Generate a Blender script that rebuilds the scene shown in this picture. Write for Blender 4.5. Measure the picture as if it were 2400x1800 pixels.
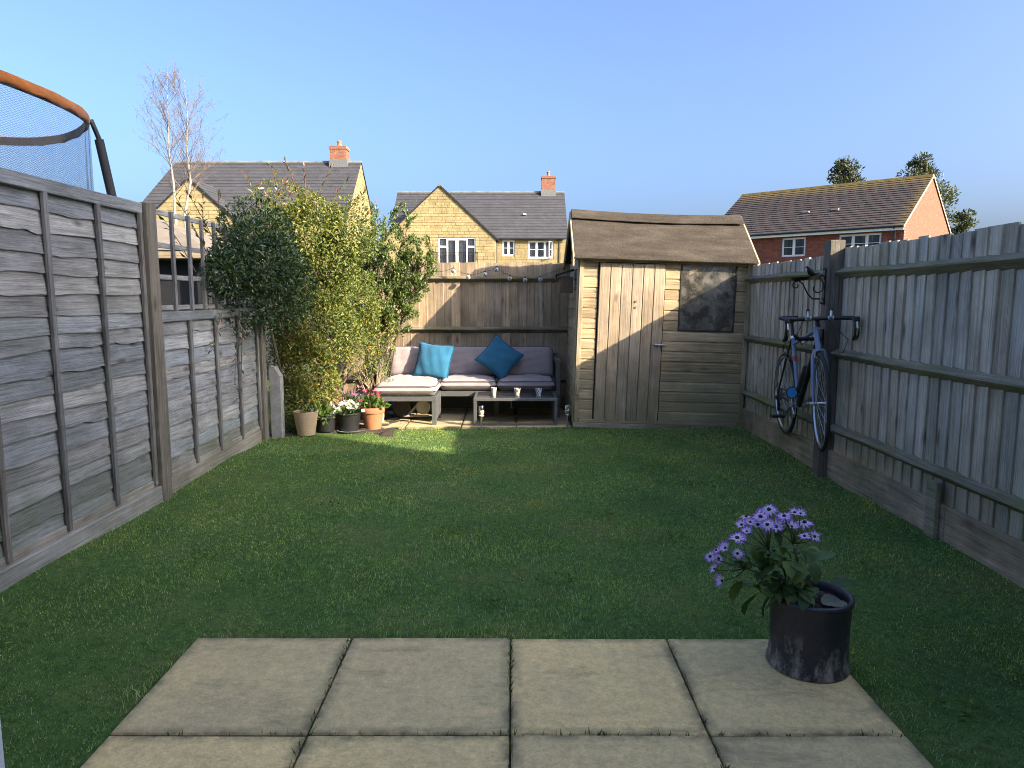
import bpy, math, random
import numpy as np
from mathutils import Vector, Matrix, Euler

R = math.radians
for o in list(bpy.data.objects):
    bpy.data.objects.remove(o)
SC = bpy.context.scene
COL = SC.collection

# ------------------------------------------------------------------ camera
cam_d = bpy.data.cameras.new('camera')
cam = bpy.data.objects.new('camera', cam_d)
COL.objects.link(cam)
cam.location = (0.0, 0.0, 1.36)
cam.rotation_euler = (R(83.0), 0, 0)
cam_d.sensor_width = 36
cam_d.lens = 24.96
cam_d.clip_start = 0.02
cam_d.clip_end = 3000
SC.camera = cam

# ------------------------------------------------------------------ world, sun, exposure
SUN_DIR = Vector((-1.55, 1.0, -0.893)).normalized()      # direction the light travels
SUN_EL = math.asin(-SUN_DIR.z)
SUN_AZ = math.atan2(-SUN_DIR.x, -SUN_DIR.y)              # clockwise from +Y
world = bpy.data.worlds.new('World')
SC.world = world
world.use_nodes = True
wnt = world.node_tree
bg = wnt.nodes['Background']
sky = wnt.nodes.new('ShaderNodeTexSky')
sky.sky_type = 'NISHITA'
sky.sun_disc = False
sky.sun_elevation = SUN_EL
sky.sun_rotation = SUN_AZ
sky.altitude = 50
sky.air_density = 0.68
sky.dust_density = 6.5
sky.ozone_density = 5.0
wnt.links.new(sky.outputs[0], bg.inputs[0])
bg.inputs[1].default_value = 0.15

sun_d = bpy.data.lights.new('sun', 'SUN')
sun_d.energy = 4.0
sun_d.angle = R(0.53)
sun_d.color = (1.0, 0.87, 0.67)
sun = bpy.data.objects.new('sun', sun_d)
COL.objects.link(sun)
sun.rotation_euler = SUN_DIR.to_track_quat('-Z', 'Y').to_euler()
sun.location = (20, -13, 12)

SC.view_settings.view_transform = 'Standard'
SC.view_settings.look = 'None'
SC.view_settings.exposure = 1.66
SC.view_settings.gamma = 1.0
SC.view_settings.use_curve_mapping = False
SC.render.engine = 'CYCLES'
SC.cycles.max_bounces = 5
SC.cycles.diffuse_bounces = 3
SC.cycles.glossy_bounces = 3
SC.cycles.transmission_bounces = 4
SC.cycles.transparent_max_bounces = 10
SC.cycles.caustics_reflective = False
SC.cycles.caustics_refractive = False
SC.cycles.filter_width = 1.0
SC.cycles.adaptive_threshold = 0.02
SC.cycles.use_denoising = True
SC.cycles.denoising_input_passes = 'RGB_ALBEDO_NORMAL'
SC.cycles.denoising_prefilter = 'NONE'

# ------------------------------------------------------------------ helpers: objects
rng = np.random.default_rng(7)
random.seed(11)
ORG = {}

def thing(name, label, cat, loc=(0, 0, 0), group=None, local=False):
    o = bpy.data.objects.new(name, None)
    COL.objects.link(o)
    o.empty_display_size = 0.1
    o['label'] = label
    o['category'] = cat
    if group:
        o['group'] = group
    if local:
        ORG[o.name] = Vector((0, 0, 0))
    else:
        o.location = loc
        ORG[o.name] = Vector(loc)
    return o

def tag(o, label=None, cat=None, group=None, kind=None):
    if label: o['label'] = label
    if cat: o['category'] = cat
    if group: o['group'] = group
    if kind: o['kind'] = kind
    return o

def link(name, mesh, parent=None, loc=None, rot=None, mat=None):
    o = bpy.data.objects.new(name, mesh)
    COL.objects.link(o)
    if mat is not None and len(mesh.materials) == 0:
        mesh.materials.append(mat)
    org = Vector((0, 0, 0))
    if parent is not None:
        o.parent = parent
        org = ORG[parent.name]
    ORG[o.name] = org
    if loc is not None:
        o.location = Vector(loc) - org
        ORG[o.name] = Vector(loc)
    if rot is not None:
        o.rotation_euler = rot
    return o

class MB:
    def __init__(s):
        s.v = []; s.f = []
    def add(s, vs, fs):
        b = len(s.v)
        s.v += [tuple(p) for p in vs]
        s.f += [tuple(b + i for i in f) for f in fs]
        return s
    def box(s, x0, x1, y0, y1, z0, z1, m=None):
        vs = [(x0,y0,z0),(x1,y0,z0),(x1,y1,z0),(x0,y1,z0),(x0,y0,z1),(x1,y0,z1),(x1,y1,z1),(x0,y1,z1)]
        if m is not None:
            vs = [m @ Vector(p) for p in vs]
        return s.add(vs, [(0,3,2,1),(4,5,6,7),(0,1,5,4),(1,2,6,5),(2,3,7,6),(3,0,4,7)])
    def cbox(s, x0, x1, y0, y1, z0, z1, c=0.004, m=None):
        # box with chamfered edges
        X, Y, Z = (x0, x1), (y0, y1), (z0, z1)
        vs = []; idx = {}
        for i in (0, 1):
            for j in (0, 1):
                for k in (0, 1):
                    sx, sy, sz = (1 - 2*i), (1 - 2*j), (1 - 2*k)
                    for a in range(3):
                        p = [X[i], Y[j], Z[k]]
                        if a != 0: p[0] += sx*c
                        if a != 1: p[1] += sy*c
                        if a != 2: p[2] += sz*c
                        idx[(i,j,k,a)] = len(vs); vs.append(p)
        fs = []
        g = idx
        for a in range(3):
            for e in (0, 1):
                o = [q for q in range(3) if q != a]
                def kk(u, w):
                    t = [0,0,0]; t[a] = e; t[o[0]] = u; t[o[1]] = w
                    return g[(t[0],t[1],t[2],a)]
                fs.append((kk(0,0), kk(1,0), kk(1,1), kk(0,1)))
        for a in range(3):           # edges parallel to axis a
            o = [q for q in range(3) if q != a]
            for u in (0,1):
                for w in (0,1):
                    def kk(e, face):
                        t = [0,0,0]; t[a] = e; t[o[0]] = u; t[o[1]] = w
                        return g[(t[0],t[1],t[2],face)]
                    fs.append((kk(0,o[0]), kk(1,o[0]), kk(1,o[1]), kk(0,o[1])))
        for i in (0,1):
            for j in (0,1):
                for k in (0,1):
                    fs.append((g[(i,j,k,0)], g[(i,j,k,1)], g[(i,j,k,2)]))
        if m is not None:
            vs = [m @ Vector(p) for p in vs]
        return s.add(vs, fs)
    def quad(s, a, b, c, d):
        return s.add([a, b, c, d], [(0, 1, 2, 3)])
    def poly_prism(s, pts, d):
        # pts: planar polygon (3D), d: extrusion vector
        n = len(pts); d = Vector(d)
        vs = [Vector(p) for p in pts] + [Vector(p) + d for p in pts]
        fs = [tuple(range(n))[::-1], tuple(range(n, 2*n))]
        for i in range(n):
            j = (i + 1) % n
            fs.append((i, j, n + j, n + i))
        return s.add(vs, fs)
    def tube(s, path, rad, sides=8, cap=True, closed=False):
        P = [Vector(p) for p in path]
        n = len(P)
        rr = rad if hasattr(rad, '__len__') else [rad]*n
        vs = []; fs = []
        ref = None
        for i in range(n):
            if closed:
                t = P[(i+1) % n] - P[(i-1) % n]
            else:
                t = P[min(i+1, n-1)] - P[max(i-1, 0)]
            if t.length < 1e-9: t = Vector((0,0,1))
            t.normalize()
            if ref is None:
                ref = Vector((0,0,1)) if abs(t.z) < 0.9 else Vector((1,0,0))
            a = ref - t*ref.dot(t)
            if a.length < 1e-5:
                a = t.orthogonal()
            a.normalize(); ref = a
            b = t.cross(a)
            for k in range(sides):
                th = 2*math.pi*k/sides
                vs.append(P[i] + (a*math.cos(th) + b*math.sin(th))*rr[i])
        for i in range(n if closed else n-1):
            i2 = (i+1) % n
            for k in range(sides):
                k2 = (k+1) % sides
                fs.append((i*sides+k, i*sides+k2, i2*sides+k2, i2*sides+k))
        if cap and not closed:
            fs.append(tuple(range(sides))[::-1])
            fs.append(tuple((n-1)*sides + k for k in range(sides)))
        return s.add(vs, fs)
    def lathe(s, prof, c=(0,0,0), n=28, wob=0.0, close=False):
        vs = []; fs = []
        m = len(prof)
        for i in range(n):
            th = 2*math.pi*i/n
            w = 1 + wob*math.sin(3*th+1)
            for r, z in prof:
                vs.append((c[0]+r*w*math.cos(th), c[1]+r*w*math.sin(th), c[2]+z))
        for i in range(n):
            j = (i+1) % n
            for k in range(m-1):
                fs.append((i*m+k, j*m+k, j*m+k+1, i*m+k+1))
        if close:
            fs.append(tuple(i*m+m-1 for i in range(n)))
        return s.add(vs, fs)
    def mesh(s, name, off=None, smooth=False):
        me = bpy.data.meshes.new(name)
        vs = s.v
        if off is not None:
            vs = [(p[0]-off[0], p[1]-off[1], p[2]-off[2]) for p in vs]
        me.from_pydata([tuple(p) for p in vs], [], s.f)
        if smooth:
            me.polygons.foreach_set('use_smooth', [True]*len(me.polygons))
        me.update()
        return me
    def build(s, name, mat, parent=None, smooth=False, origin=None, fix=True):
        org = ORG[parent.name] if parent is not None else Vector((0,0,0))
        off = Vector(origin) if origin is not None else org
        me = s.mesh(name, off, smooth)
        if fix:
            import bmesh
            bm = bmesh.new(); bm.from_mesh(me)
            bmesh.ops.recalc_face_normals(bm, faces=bm.faces)
            bm.to_mesh(me); bm.free()
        if smooth and not isinstance(smooth, bool):
            pass
        me.materials.append(mat)
        o = bpy.data.objects.new(name, me)
        COL.objects.link(o)
        if parent is not None:
            o.parent = parent
        if origin is not None:
            o.location = off - org
        ORG[o.name] = off
        return o

def autosmooth(o, ang=35):
    me = o.data
    me.polygons.foreach_set('use_smooth', [True]*len(me.polygons))
    try:
        me.set_sharp_from_angle(angle=R(ang))
    except Exception:
        pass
    return o

def np_mesh(name, V, F, attr=None, smooth=False):
    """V (n,3), F list of (k arrays of equal-size faces) ; attr dict of per-face floats"""
    me = bpy.data.meshes.new(name)
    me.vertices.add(len(V))
    me.vertices.foreach_set('co', np.ascontiguousarray(V, dtype=np.float32).ravel())
    loops = np.concatenate([f.ravel() for f in F]).astype(np.int32)
    tot = np.concatenate([np.full(len(f), f.shape[1], np.int32) for f in F])
    start = np.concatenate([[0], np.cumsum(tot)[:-1]]).astype(np.int32)
    me.loops.add(len(loops))
    me.loops.foreach_set('vertex_index', loops)
    me.polygons.add(len(tot))
    me.polygons.foreach_set('loop_start', start)
    me.polygons.foreach_set('loop_total', tot)
    me.polygons.foreach_set('use_smooth', np.full(len(tot), bool(smooth), dtype=bool))
    me.update(calc_edges=True)
    if attr:
        for k, a in attr.items():
            at = me.attributes.new(k, 'FLOAT', 'FACE')
            at.data.foreach_set('value', np.asarray(a, dtype=np.float32))
    return me

def place(name, me, mat, parent=None):
    me.materials.append(mat)
    o = bpy.data.objects.new(name, me)
    COL.objects.link(o)
    if parent is not None:
        o.parent = parent
        org = ORG[parent.name]
        me.transform(Matrix.Translation(-org))
        ORG[o.name] = org
    else:
        ORG[o.name] = Vector((0, 0, 0))
    return o

# ------------------------------------------------------------------ helpers: materials
def nmat(name):
    m = bpy.data.materials.new(name)
    m.use_nodes = True
    nt = m.node_tree
    return m, nt, nt.nodes['Principled BSDF']

def nd(nt, typ, props=None, **ins):
    n = nt.nodes.new('ShaderNode' + typ)
    if props:
        for k, v in props.items():
            setattr(n, k, v)
    for k, v in ins.items():
        key = k.replace('_', ' ')
        sock = None
        for s in n.inputs:
            if s.name.lower() == key.lower():
                sock = s; break
        if sock is None:
            sock = n.inputs[int(k[1:])]
        if isinstance(v, bpy.types.NodeSocket):
            nt.links.new(v, sock)
        else:
            sock.default_value = v
    return n

def mixc(nt, fac, a, b, mode='MIX'):
    n = nt.nodes.new('ShaderNodeMix')
    n.data_type = 'RGBA'; n.blend_type = mode; n.clamp_factor = True
    for sock, v in ((n.inputs[0], fac), (n.inputs[6], a), (n.inputs[7], b)):
        if isinstance(v, bpy.types.NodeSocket):
            nt.links.new(v, sock)
        elif isinstance(v, (int, float)):
            sock.default_value = v
        else:
            sock.default_value = (*v, 1.0) if len(v) == 3 else v
    return n.outputs[2]

def mth(nt, op, a, b=0.0, clamp=False):
    n = nt.nodes.new('ShaderNodeMath'); n.operation = op; n.use_clamp = clamp
    for sock, v in ((n.inputs[0], a), (n.inputs[1], b)):
        if isinstance(v, bpy.types.NodeSocket): nt.links.new(v, sock)
        else: sock.default_value = v
    return n.outputs[0]

def ramp(nt, fac, stops):
    n = nt.nodes.new('ShaderNodeValToRGB')
    nt.links.new(fac, n.inputs[0])
    el = n.color_ramp.elements
    while len(el) < len(stops): el.new(0.5)
    for e, (p, c) in zip(el, stops):
        e.position = p
        if isinstance(c, (int, float)): c = (c, c, c)
        e.color = (*c, 1.0)
    return n.outputs[0]

def noise(nt, vec, scale, detail=4, rough=0.55, dist=0.0):
    return nd(nt, 'TexNoise', Vector=vec, Scale=scale, Detail=detail, Roughness=rough, Distortion=dist).outputs[0]

def bump(nt, h, strength=0.3, dist=0.01, normal=None):
    n = nd(nt, 'Bump', Height=h, Strength=strength, Distance=dist)
    return n.outputs[0]

def wcoord(nt):
    return nd(nt, 'NewGeometry').outputs['Position']

def setc(sock, nt, v):
    if isinstance(v, bpy.types.NodeSocket): nt.links.new(v, sock)
    else: sock.default_value = (*v, 1.0) if (hasattr(v, '__len__') and len(v) == 3) else v

def plain(name, col, rough=0.6, metal=0.0, var=0.12, scale=14.0, bmp=0.0, spec=0.5):
    m, nt, b = nmat(name)
    tc = nd(nt, 'TexCoord').outputs['Object']
    n = noise(nt, tc, scale, 5, 0.6)
    k = ramp(nt, n, [(0.25, 1 - var), (0.75, 1 + var)])
    c = mixc(nt, 1.0, col, k, 'MULTIPLY')
    setc(b.inputs['Base Color'], nt, c)
    b.inputs['Roughness'].default_value = rough
    b.inputs['Metallic'].default_value = metal
    b.inputs['Specular IOR Level'].default_value = spec
    if bmp:
        nt.links.new(bump(nt, n, bmp, 0.005), b.inputs['Normal'])
    return m

def wood(name, cd, cm, cl, axis='Z', green=0.0, gcol=(0.115, 0.13, 0.05), zgreen=None, var=0.22,
         knot=1.0, cross=26.0, along=1.3, rough=0.85, bmp=0.5, patch=0.3):
    m, nt, b = nmat(name)
    tc = nd(nt, 'TexCoord').outputs['Object']
    rnd = nd(nt, 'ObjectInfo').outputs['Random']
    off = nd(nt, 'CombineXYZ', X=mth(nt, 'MULTIPLY', rnd, 37.0), Y=mth(nt, 'MULTIPLY', rnd, 91.0), Z=mth(nt, 'MULTIPLY', rnd, 57.0)).outputs[0]
    v = nd(nt, 'VectorMath', {'operation': 'ADD'}, i0=tc, i1=off).outputs[0]
    def sc(a, c):
        s = [c, c, c]; s['XYZ'.index(axis)] = a
        return nd(nt, 'Mapping', Vector=v, Scale=tuple(s)).outputs[0]
    g0 = noise(nt, sc(along, cross), 1.0, 3, 0.55, 0.6)
    g1 = mth(nt, 'ADD', mth(nt, 'MULTIPLY', g0, 0.35), mth(nt, 'MULTIPLY', noise(nt, sc(along*1.8, cross*3.5), 1.0, 5, 0.7, 0.8), 0.65))
    g2 = noise(nt, sc(along*6, cross*13), 1.0, 3, 0.65, 0.3)
    big = noise(nt, v, 2.6, 4, 0.6)
    col = ramp(nt, g1, [(0.36, cd), (0.50, cm), (0.64, cl)])
    col = mixc(nt, 1.0, col, ramp(nt, g2, [(0.30, 0.50), (0.44, 0.95), (0.7, 1.15)]), 'MULTIPLY')
    col = mixc(nt, 1.0, col, ramp(nt, big, [(0.3, 1 - patch), (0.7, 1 + patch)]), 'MULTIPLY')
    r2 = nd(nt, 'TexWhiteNoise', {'noise_dimensions': '1D'}, W=mth(nt, 'MULTIPLY', rnd, 77.7)).outputs[0]
    col = mixc(nt, 1.0, col, ramp(nt, r2, [(0.0, 1 - var), (1.0, 1 + var)]), 'MULTIPLY')
    hue = nd(nt, 'TexWhiteNoise', {'noise_dimensions': '1D'}, W=mth(nt, 'MULTIPLY', rnd, 313.3)).outputs[0]
    col = mixc(nt, 1.0, col, ramp(nt, hue, [(0.0, (1.05, 1.0, 0.93)), (1.0, (0.95, 1.0, 1.06))]), 'MULTIPLY')
    if knot:
        kv = nd(nt, 'TexVoronoi', Vector=sc(2.3, 6.5), Scale=1.0, Randomness=1.0).outputs['Distance']
        kn = nd(nt, 'MapRange', Value=mth(nt, 'ADD', kv, mth(nt, 'MULTIPLY', g2, 0.10)), i1=0.10, i2=0.22, i3=1.0, i4=0.0).outputs[0]
        kn = mth(nt, 'MULTIPLY', kn, knot*0.8)
        col = mixc(nt, kn, col, (0.055, 0.04, 0.03))
    if green:
        gn = noise(nt, nd(nt, 'Mapping', Vector=wcoord(nt), Scale=(1, 1, 1)).outputs[0], 2.3, 5, 0.62)
        gf = nd(nt, 'MapRange', Value=gn, i1=0.42, i2=0.68, i3=0.0, i4=green).outputs[0]
        if zgreen:
            z = nd(nt, 'SeparateXYZ', i0=wcoord(nt)).outputs[2]
            zf = nd(nt, 'MapRange', Value=z, i1=zgreen[0], i2=zgreen[1], i3=0.75, i4=0.0).outputs[0]
            gf = mth(nt, 'ADD', gf, mth(nt, 'MULTIPLY', zf, mth(nt, 'ADD', gn, 0.15)), True)
        col = mixc(nt, gf, col, gcol)
    setc(b.inputs['Base Color'], nt, col)
    b.inputs['Roughness'].default_value = rough
    b.inputs['Specular IOR Level'].default_value = 0.25
    hh = mth(nt, 'ADD', mth(nt, 'MULTIPLY', g1, 1.0), mth(nt, 'MULTIPLY', g2, 0.5))
    nt.links.new(bump(nt, hh, bmp, 0.006), b.inputs['Normal'])
    return m

def leafmat(name, stops, rough=0.45, trans=0.3, tcol=None):
    m, nt, b = nmat(name)
    at = nd(nt, 'Attribute', {'attribute_name': 'rnd'}).outputs['Fac']
    c = ramp(nt, at, stops)
    setc(b.inputs['Base Color'], nt, c)
    b.inputs['Roughness'].default_value = rough
    b.inputs['Specular IOR Level'].default_value = 0.4
    tr = nd(nt, 'BsdfTranslucent', Color=mixc(nt, 1.0, c, tcol or (1.3, 1.35, 0.6), 'MULTIPLY'))
    mx = nt.nodes.new('ShaderNodeMixShader'); mx.inputs[0].default_value = trans
    nt.links.new(b.outputs[0], mx.inputs[1]); nt.links.new(tr.outputs[0], mx.inputs[2])
    nt.links.new(mx.outputs[0], nt.nodes['Material Output'].inputs[0])
    return m

# ---- material library
W_LAP = wood('weathered_lap_timber', (0.13, 0.12, 0.112), (0.285, 0.273, 0.26), (0.40, 0.39, 0.375), 'Y', green=0.18, zgreen=(0.0, 0.5), cross=55, along=2.0, knot=1.1, var=0.26, bmp=0.6, patch=0.28)
W_LAPV = wood('weathered_batten_timber', (0.10, 0.088, 0.078), (0.18, 0.162, 0.145), (0.27, 0.25, 0.23), 'Z', green=0.12, cross=40, knot=0.4)
W_POST = wood('fence_post_timber', (0.085, 0.07, 0.058), (0.15, 0.128, 0.105), (0.23, 0.20, 0.168), 'Z', green=0.25, cross=30)
W_RF = wood('grey_featheredge_timber', (0.25, 0.205, 0.155), (0.54, 0.465, 0.37), (0.69, 0.605, 0.50), 'Z', green=0.22, gcol=(0.22, 0.23, 0.12), zgreen=(0.1, 0.6), cross=50, along=1.0, var=0.22, knot=1.0)
W_RAIL = wood('mossy_rail_timber', (0.14, 0.12, 0.09), (0.25, 0.22, 0.165), (0.36, 0.325, 0.25), 'Y', green=0.85, gcol=(0.19, 0.20, 0.07), cross=34, knot=0.3)
W_RAILX = wood('mossy_back_rail_timber', (0.12, 0.10, 0.075), (0.21, 0.18, 0.135), (0.30, 0.26, 0.20), 'X', green=0.7, gcol=(0.15, 0.15, 0.05), cross=34, knot=0.3)
W_BF = wood('brown_featheredge_timber', (0.22, 0.16, 0.105), (0.43, 0.32, 0.215), (0.57, 0.44, 0.31), 'Z', green=0.10, cross=50, along=1.0, var=0.2, knot=0.8)
W_GRAV = wood('gravel_board_timber', (0.19, 0.145, 0.10), (0.34, 0.26, 0.18), (0.46, 0.355, 0.25), 'Y', green=0.55, cross=26, knot=0.6)
W_GRAVP = wood('pale_gravel_board', (0.20, 0.175, 0.145), (0.36, 0.32, 0.27), (0.48, 0.44, 0.38), 'Y', green=0.35, cross=45, knot=0.4)
W_SHED = wood('shed_cladding_timber', (0.23, 0.17, 0.10), (0.42, 0.31, 0.18), (0.54, 0.415, 0.25), 'X', green=0.22, gcol=(0.24, 0.24, 0.14), zgreen=(0.1, 0.75), cross=48, knot=0.8, var=0.16)
W_SHEDY = wood('shed_side_timber', (0.25, 0.20, 0.135), (0.41, 0.325, 0.22), (0.53, 0.43, 0.30), 'Y', green=0.3, gcol=(0.24, 0.24, 0.14), zgreen=(0.1, 0.9), cross=48, knot=0.8)
W_DOOR = wood('shed_door_timber', (0.22, 0.165, 0.115), (0.38, 0.295, 0.205), (0.49, 0.39, 0.28), 'Z', green=0.12, gcol=(0.16, 0.17, 0.08), zgreen=(0.05, 0.5), cross=45, along=1.2, knot=0.7, var=0.1)
W_TRIM = wood('shed_trim_timber', (0.27, 0.205, 0.13), (0.44, 0.34, 0.22), (0.55, 0.44, 0.29), 'Z', green=0.25, zgreen=(0.1, 0.8), cross=30, knot=0.4)
W_DARK = wood('dark_stained_timber', (0.03, 0.025, 0.022), (0.05, 0.042, 0.036), (0.08, 0.068, 0.058), 'X', cross=30, knot=0.2)
WHITE_PVC = plain('white_upvc', (0.78, 0.79, 0.80), 0.3, var=0.03)
BLACK_METAL = plain('black_iron', (0.018, 0.017, 0.018), 0.5, 0.4)
FRAME_GREY = plain('grey_powder_coat', (0.13, 0.13, 0.128), 0.45, 0.2, var=0.06)
CHROME = plain('bright_metal', (0.62, 0.63, 0.65), 0.22, 1.0, var=0.05)
ALU = plain('brushed_alloy', (0.5, 0.51, 0.53), 0.3, 0.9, var=0.08)
RUBBER = plain('black_rubber', (0.02, 0.02, 0.021), 0.8)
BLACK_PL = plain('black_plastic', (0.017, 0.017, 0.018), 0.42, var=0.25)
BLUE_PAINT = plain('blue_frame_paint', (0.19, 0.255, 0.40), 0.3, 0.1, var=0.08)
BLUE_DISC = plain('bright_blue_plastic', (0.02, 0.24, 0.56), 0.35)
RED_PAINT = plain('red_decal', (0.5, 0.06, 0.04), 0.4)
CONCRETE = plain('cast_concrete', (0.30, 0.285, 0.26), 0.9, var=0.25, scale=22, bmp=0.4)
SOIL = plain('dark_soil', (0.055, 0.04, 0.03), 0.95, var=0.5, scale=40, bmp=1.0)
CREAM_CER = plain('cream_ceramic', (0.66, 0.56, 0.40), 0.4, var=0.1)
CURTAIN = plain('pale_curtain', (0.62, 0.62, 0.63), 0.8)
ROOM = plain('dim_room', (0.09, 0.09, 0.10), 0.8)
LEAD = plain('lead_flashing', (0.12, 0.122, 0.118), 0.6, var=0.3)
GUTTER = plain('black_gutter', (0.02, 0.02, 0.022), 0.4)
BARK = plain('shrub_bark', (0.12, 0.085, 0.055), 0.9, var=0.35, scale=30)

def glassmat(name, col=(0.03, 0.035, 0.045), a=0.8):
    m, nt, b = nmat(name)
    b.inputs['Base Color'].default_value = (*col, 1)
    b.inputs['Roughness'].default_value = 0.03
    b.inputs['Alpha'].default_value = a
    b.inputs['Specular IOR Level'].default_value = 0.8
    return m
GLASS = glassmat('window_glass', a=0.55)
CLEAR = glassmat('door_glass', (0.3, 0.32, 0.33), 0.08)

def fabric(name, col, scale=260.0, var=0.1):
    m, nt, b = nmat(name)
    tc = nd(nt, 'TexCoord').outputs['Object']
    n = noise(nt, tc, scale, 2, 0.5)
    n2 = noise(nt, tc, 9.0, 5, 0.6)
    c = mixc(nt, 1.0, col, ramp(nt, n, [(0.2, 0.85), (0.8, 1.12)]), 'MULTIPLY')
    c = mixc(nt, 1.0, c, ramp(nt, n2, [(0.25, 1 - var), (0.75, 1 + var)]), 'MULTIPLY')
    setc(b.inputs['Base Color'], nt, c)
    b.inputs['Roughness'].default_value = 0.95
    b.inputs['Specular IOR Level'].default_value = 0.1
    b.inputs['Sheen Weight'].default_value = 0.2
    h = mth(nt, 'ADD', mth(nt, 'MULTIPLY', n, 0.15), noise(nt, tc, 16.0, 3, 0.5, 1.2))
    nt.links.new(bump(nt, h, 0.25, 0.012), b.inputs['Normal'])
    return m
TAUPE = fabric('taupe_cushion_fabric', (0.365, 0.30, 0.295))
TAUPE_D = fabric('taupe_piping', (0.14, 0.115, 0.105))
BLUE_F = fabric('blue_cushion_fabric', (0.035, 0.15, 0.25))
BLUE_P = fabric('blue_cushion_edge', (0.015, 0.11, 0.20))

def slabmat(name, c1, c2, dark):
    m, nt, b = nmat(name)
    p = wcoord(nt)
    rnd = nd(nt, 'ObjectInfo').outputs['Random']
    v = nd(nt, 'VectorMath', {'operation': 'ADD'}, i0=p, i1=nd(nt, 'CombineXYZ', X=mth(nt, 'MULTIPLY', rnd, 50.0), Y=mth(nt, 'MULTIPLY', rnd, 23.0)).outputs[0]).outputs[0]
    n1 = noise(nt, v, 3.2, 6, 0.62, 0.4)
    n2 = noise(nt, v, 26.0, 6, 0.7)
    n3 = noise(nt, v, 120.0, 4, 0.7)
    col = ramp(nt, n1, [(0.3, c2), (0.6, c1)])
    col = mixc(nt, 1.0, col, ramp(nt, n2, [(0.3, 0.84), (0.62, 1.1)]), 'MULTIPLY')
    col = mixc(nt, 1.0, col, ramp(nt, n3, [(0.3, 0.84), (0.6, 1.08)]), 'MULTIPLY')
    n4 = noise(nt, v, 420.0, 3, 0.8)
    col = mixc(nt, 1.0, col, ramp(nt, n4, [(0.30, 0.70), (0.44, 1.0), (0.7, 1.06)]), 'MULTIPLY')
    rw = nd(nt, 'TexWhiteNoise', {'noise_dimensions': '1D'}, W=mth(nt, 'MULTIPLY', rnd, 77.7)).outputs[0]
    col = mixc(nt, 1.0, col, ramp(nt, rw, [(0.0, (0.80, 0.83, 0.88)), (1.0, (1.10, 1.07, 1.0))]), 'MULTIPLY')
    # lichen spots and grime blotches
    vo = nd(nt, 'TexVoronoi', Vector=nd(nt, 'VectorMath', {'operation': 'ADD'}, i0=v, i1=nd(nt, 'TexNoise', Vector=v, Scale=30.0).outputs['Color']).outputs[0], Scale=46.0).outputs['Distance']
    sp = nd(nt, 'MapRange', Value=mth(nt, 'ADD', vo, mth(nt, 'MULTIPLY', noise(nt, v, 24.0, 3, 0.6), 0.55)), i1=0.26, i2=0.46, i3=1.0, i4=0.0).outputs[0]
    gate = nd(nt, 'MapRange', Value=noise(nt, v, 2.6, 3, 0.5), i1=0.47, i2=0.62, i3=0.0, i4=0.95).outputs[0]
    col = mixc(nt, mth(nt, 'MULTIPLY', sp, gate), col, dark)
    st = nd(nt, 'MapRange', Value=noise(nt, nd(nt, 'Mapping', Vector=v, Scale=(0.7, 2.2, 1)).outputs[0], 3.0, 7, 0.72, 0.8), i1=0.55, i2=0.76, i3=0.0, i4=0.65).outputs[0]
    col = mixc(nt, st, col, dark)
    # riven veins
    vn = noise(nt, nd(nt, 'Mapping', Vector=v, Scale=(1.0, 1.9, 1)).outputs[0], 2.4, 3, 0.6, 0.9)
    vl = nd(nt, 'MapRange', Value=mth(nt, 'ABSOLUTE', mth(nt, 'SUBTRACT', vn, 0.52)), i1=0.0, i2=0.006, i3=0.40, i4=0.0).outputs[0]
    col = mixc(nt, mth(nt, 'MULTIPLY', vl, n2), col, dark)
    # grime along the slab edges (object coordinates run -0.5..0.5 on the shared slab)
    g = nd(nt, 'TexCoord').outputs['Generated']
    sx = nd(nt, 'SeparateXYZ', i0=g)
    def edge(s):
        d = mth(nt, 'ABSOLUTE', mth(nt, 'SUBTRACT', s, 0.5))
        return nd(nt, 'MapRange', Value=d, i1=0.43, i2=0.50, i3=0.0, i4=1.0).outputs[0]
    e = mth(nt, 'MAXIMUM', edge(sx.outputs[0]), edge(sx.outputs[1]))
    e = mth(nt, 'MULTIPLY', e, nd(nt, 'MapRange', Value=noise(nt, v, 9.0, 5, 0.7), i1=0.32, i2=0.60, i3=0.0, i4=0.95).outputs[0])
    col = mixc(nt, e, col, dark)
    setc(b.inputs['Base Color'], nt, col)
    b.inputs['Roughness'].default_value = 0.92
    b.inputs['Specular IOR Level'].default_value = 0.2
    h = mth(nt, 'ADD', mth(nt, 'ADD', n2, mth(nt, 'MULTIPLY', n3, 0.4)), mth(nt, 'MULTIPLY', noise(nt, nd(nt, 'Mapping', Vector=v, Scale=(1, 2.5, 1)).outputs[0], 4.0, 5, 0.55, 1.5), 2.0))
    nt.links.new(bump(nt, h, 0.4, 0.012), b.inputs['Normal'])
    return m
SLAB = slabmat('buff_riven_slab', (0.87, 0.64, 0.295), (0.75, 0.555, 0.275), (0.18, 0.15, 0.09))
SLAB2 = slabmat('pale_back_slab', (0.58, 0.46, 0.25), (0.48, 0.38, 0.22), (0.2, 0.16, 0.11))

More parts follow.
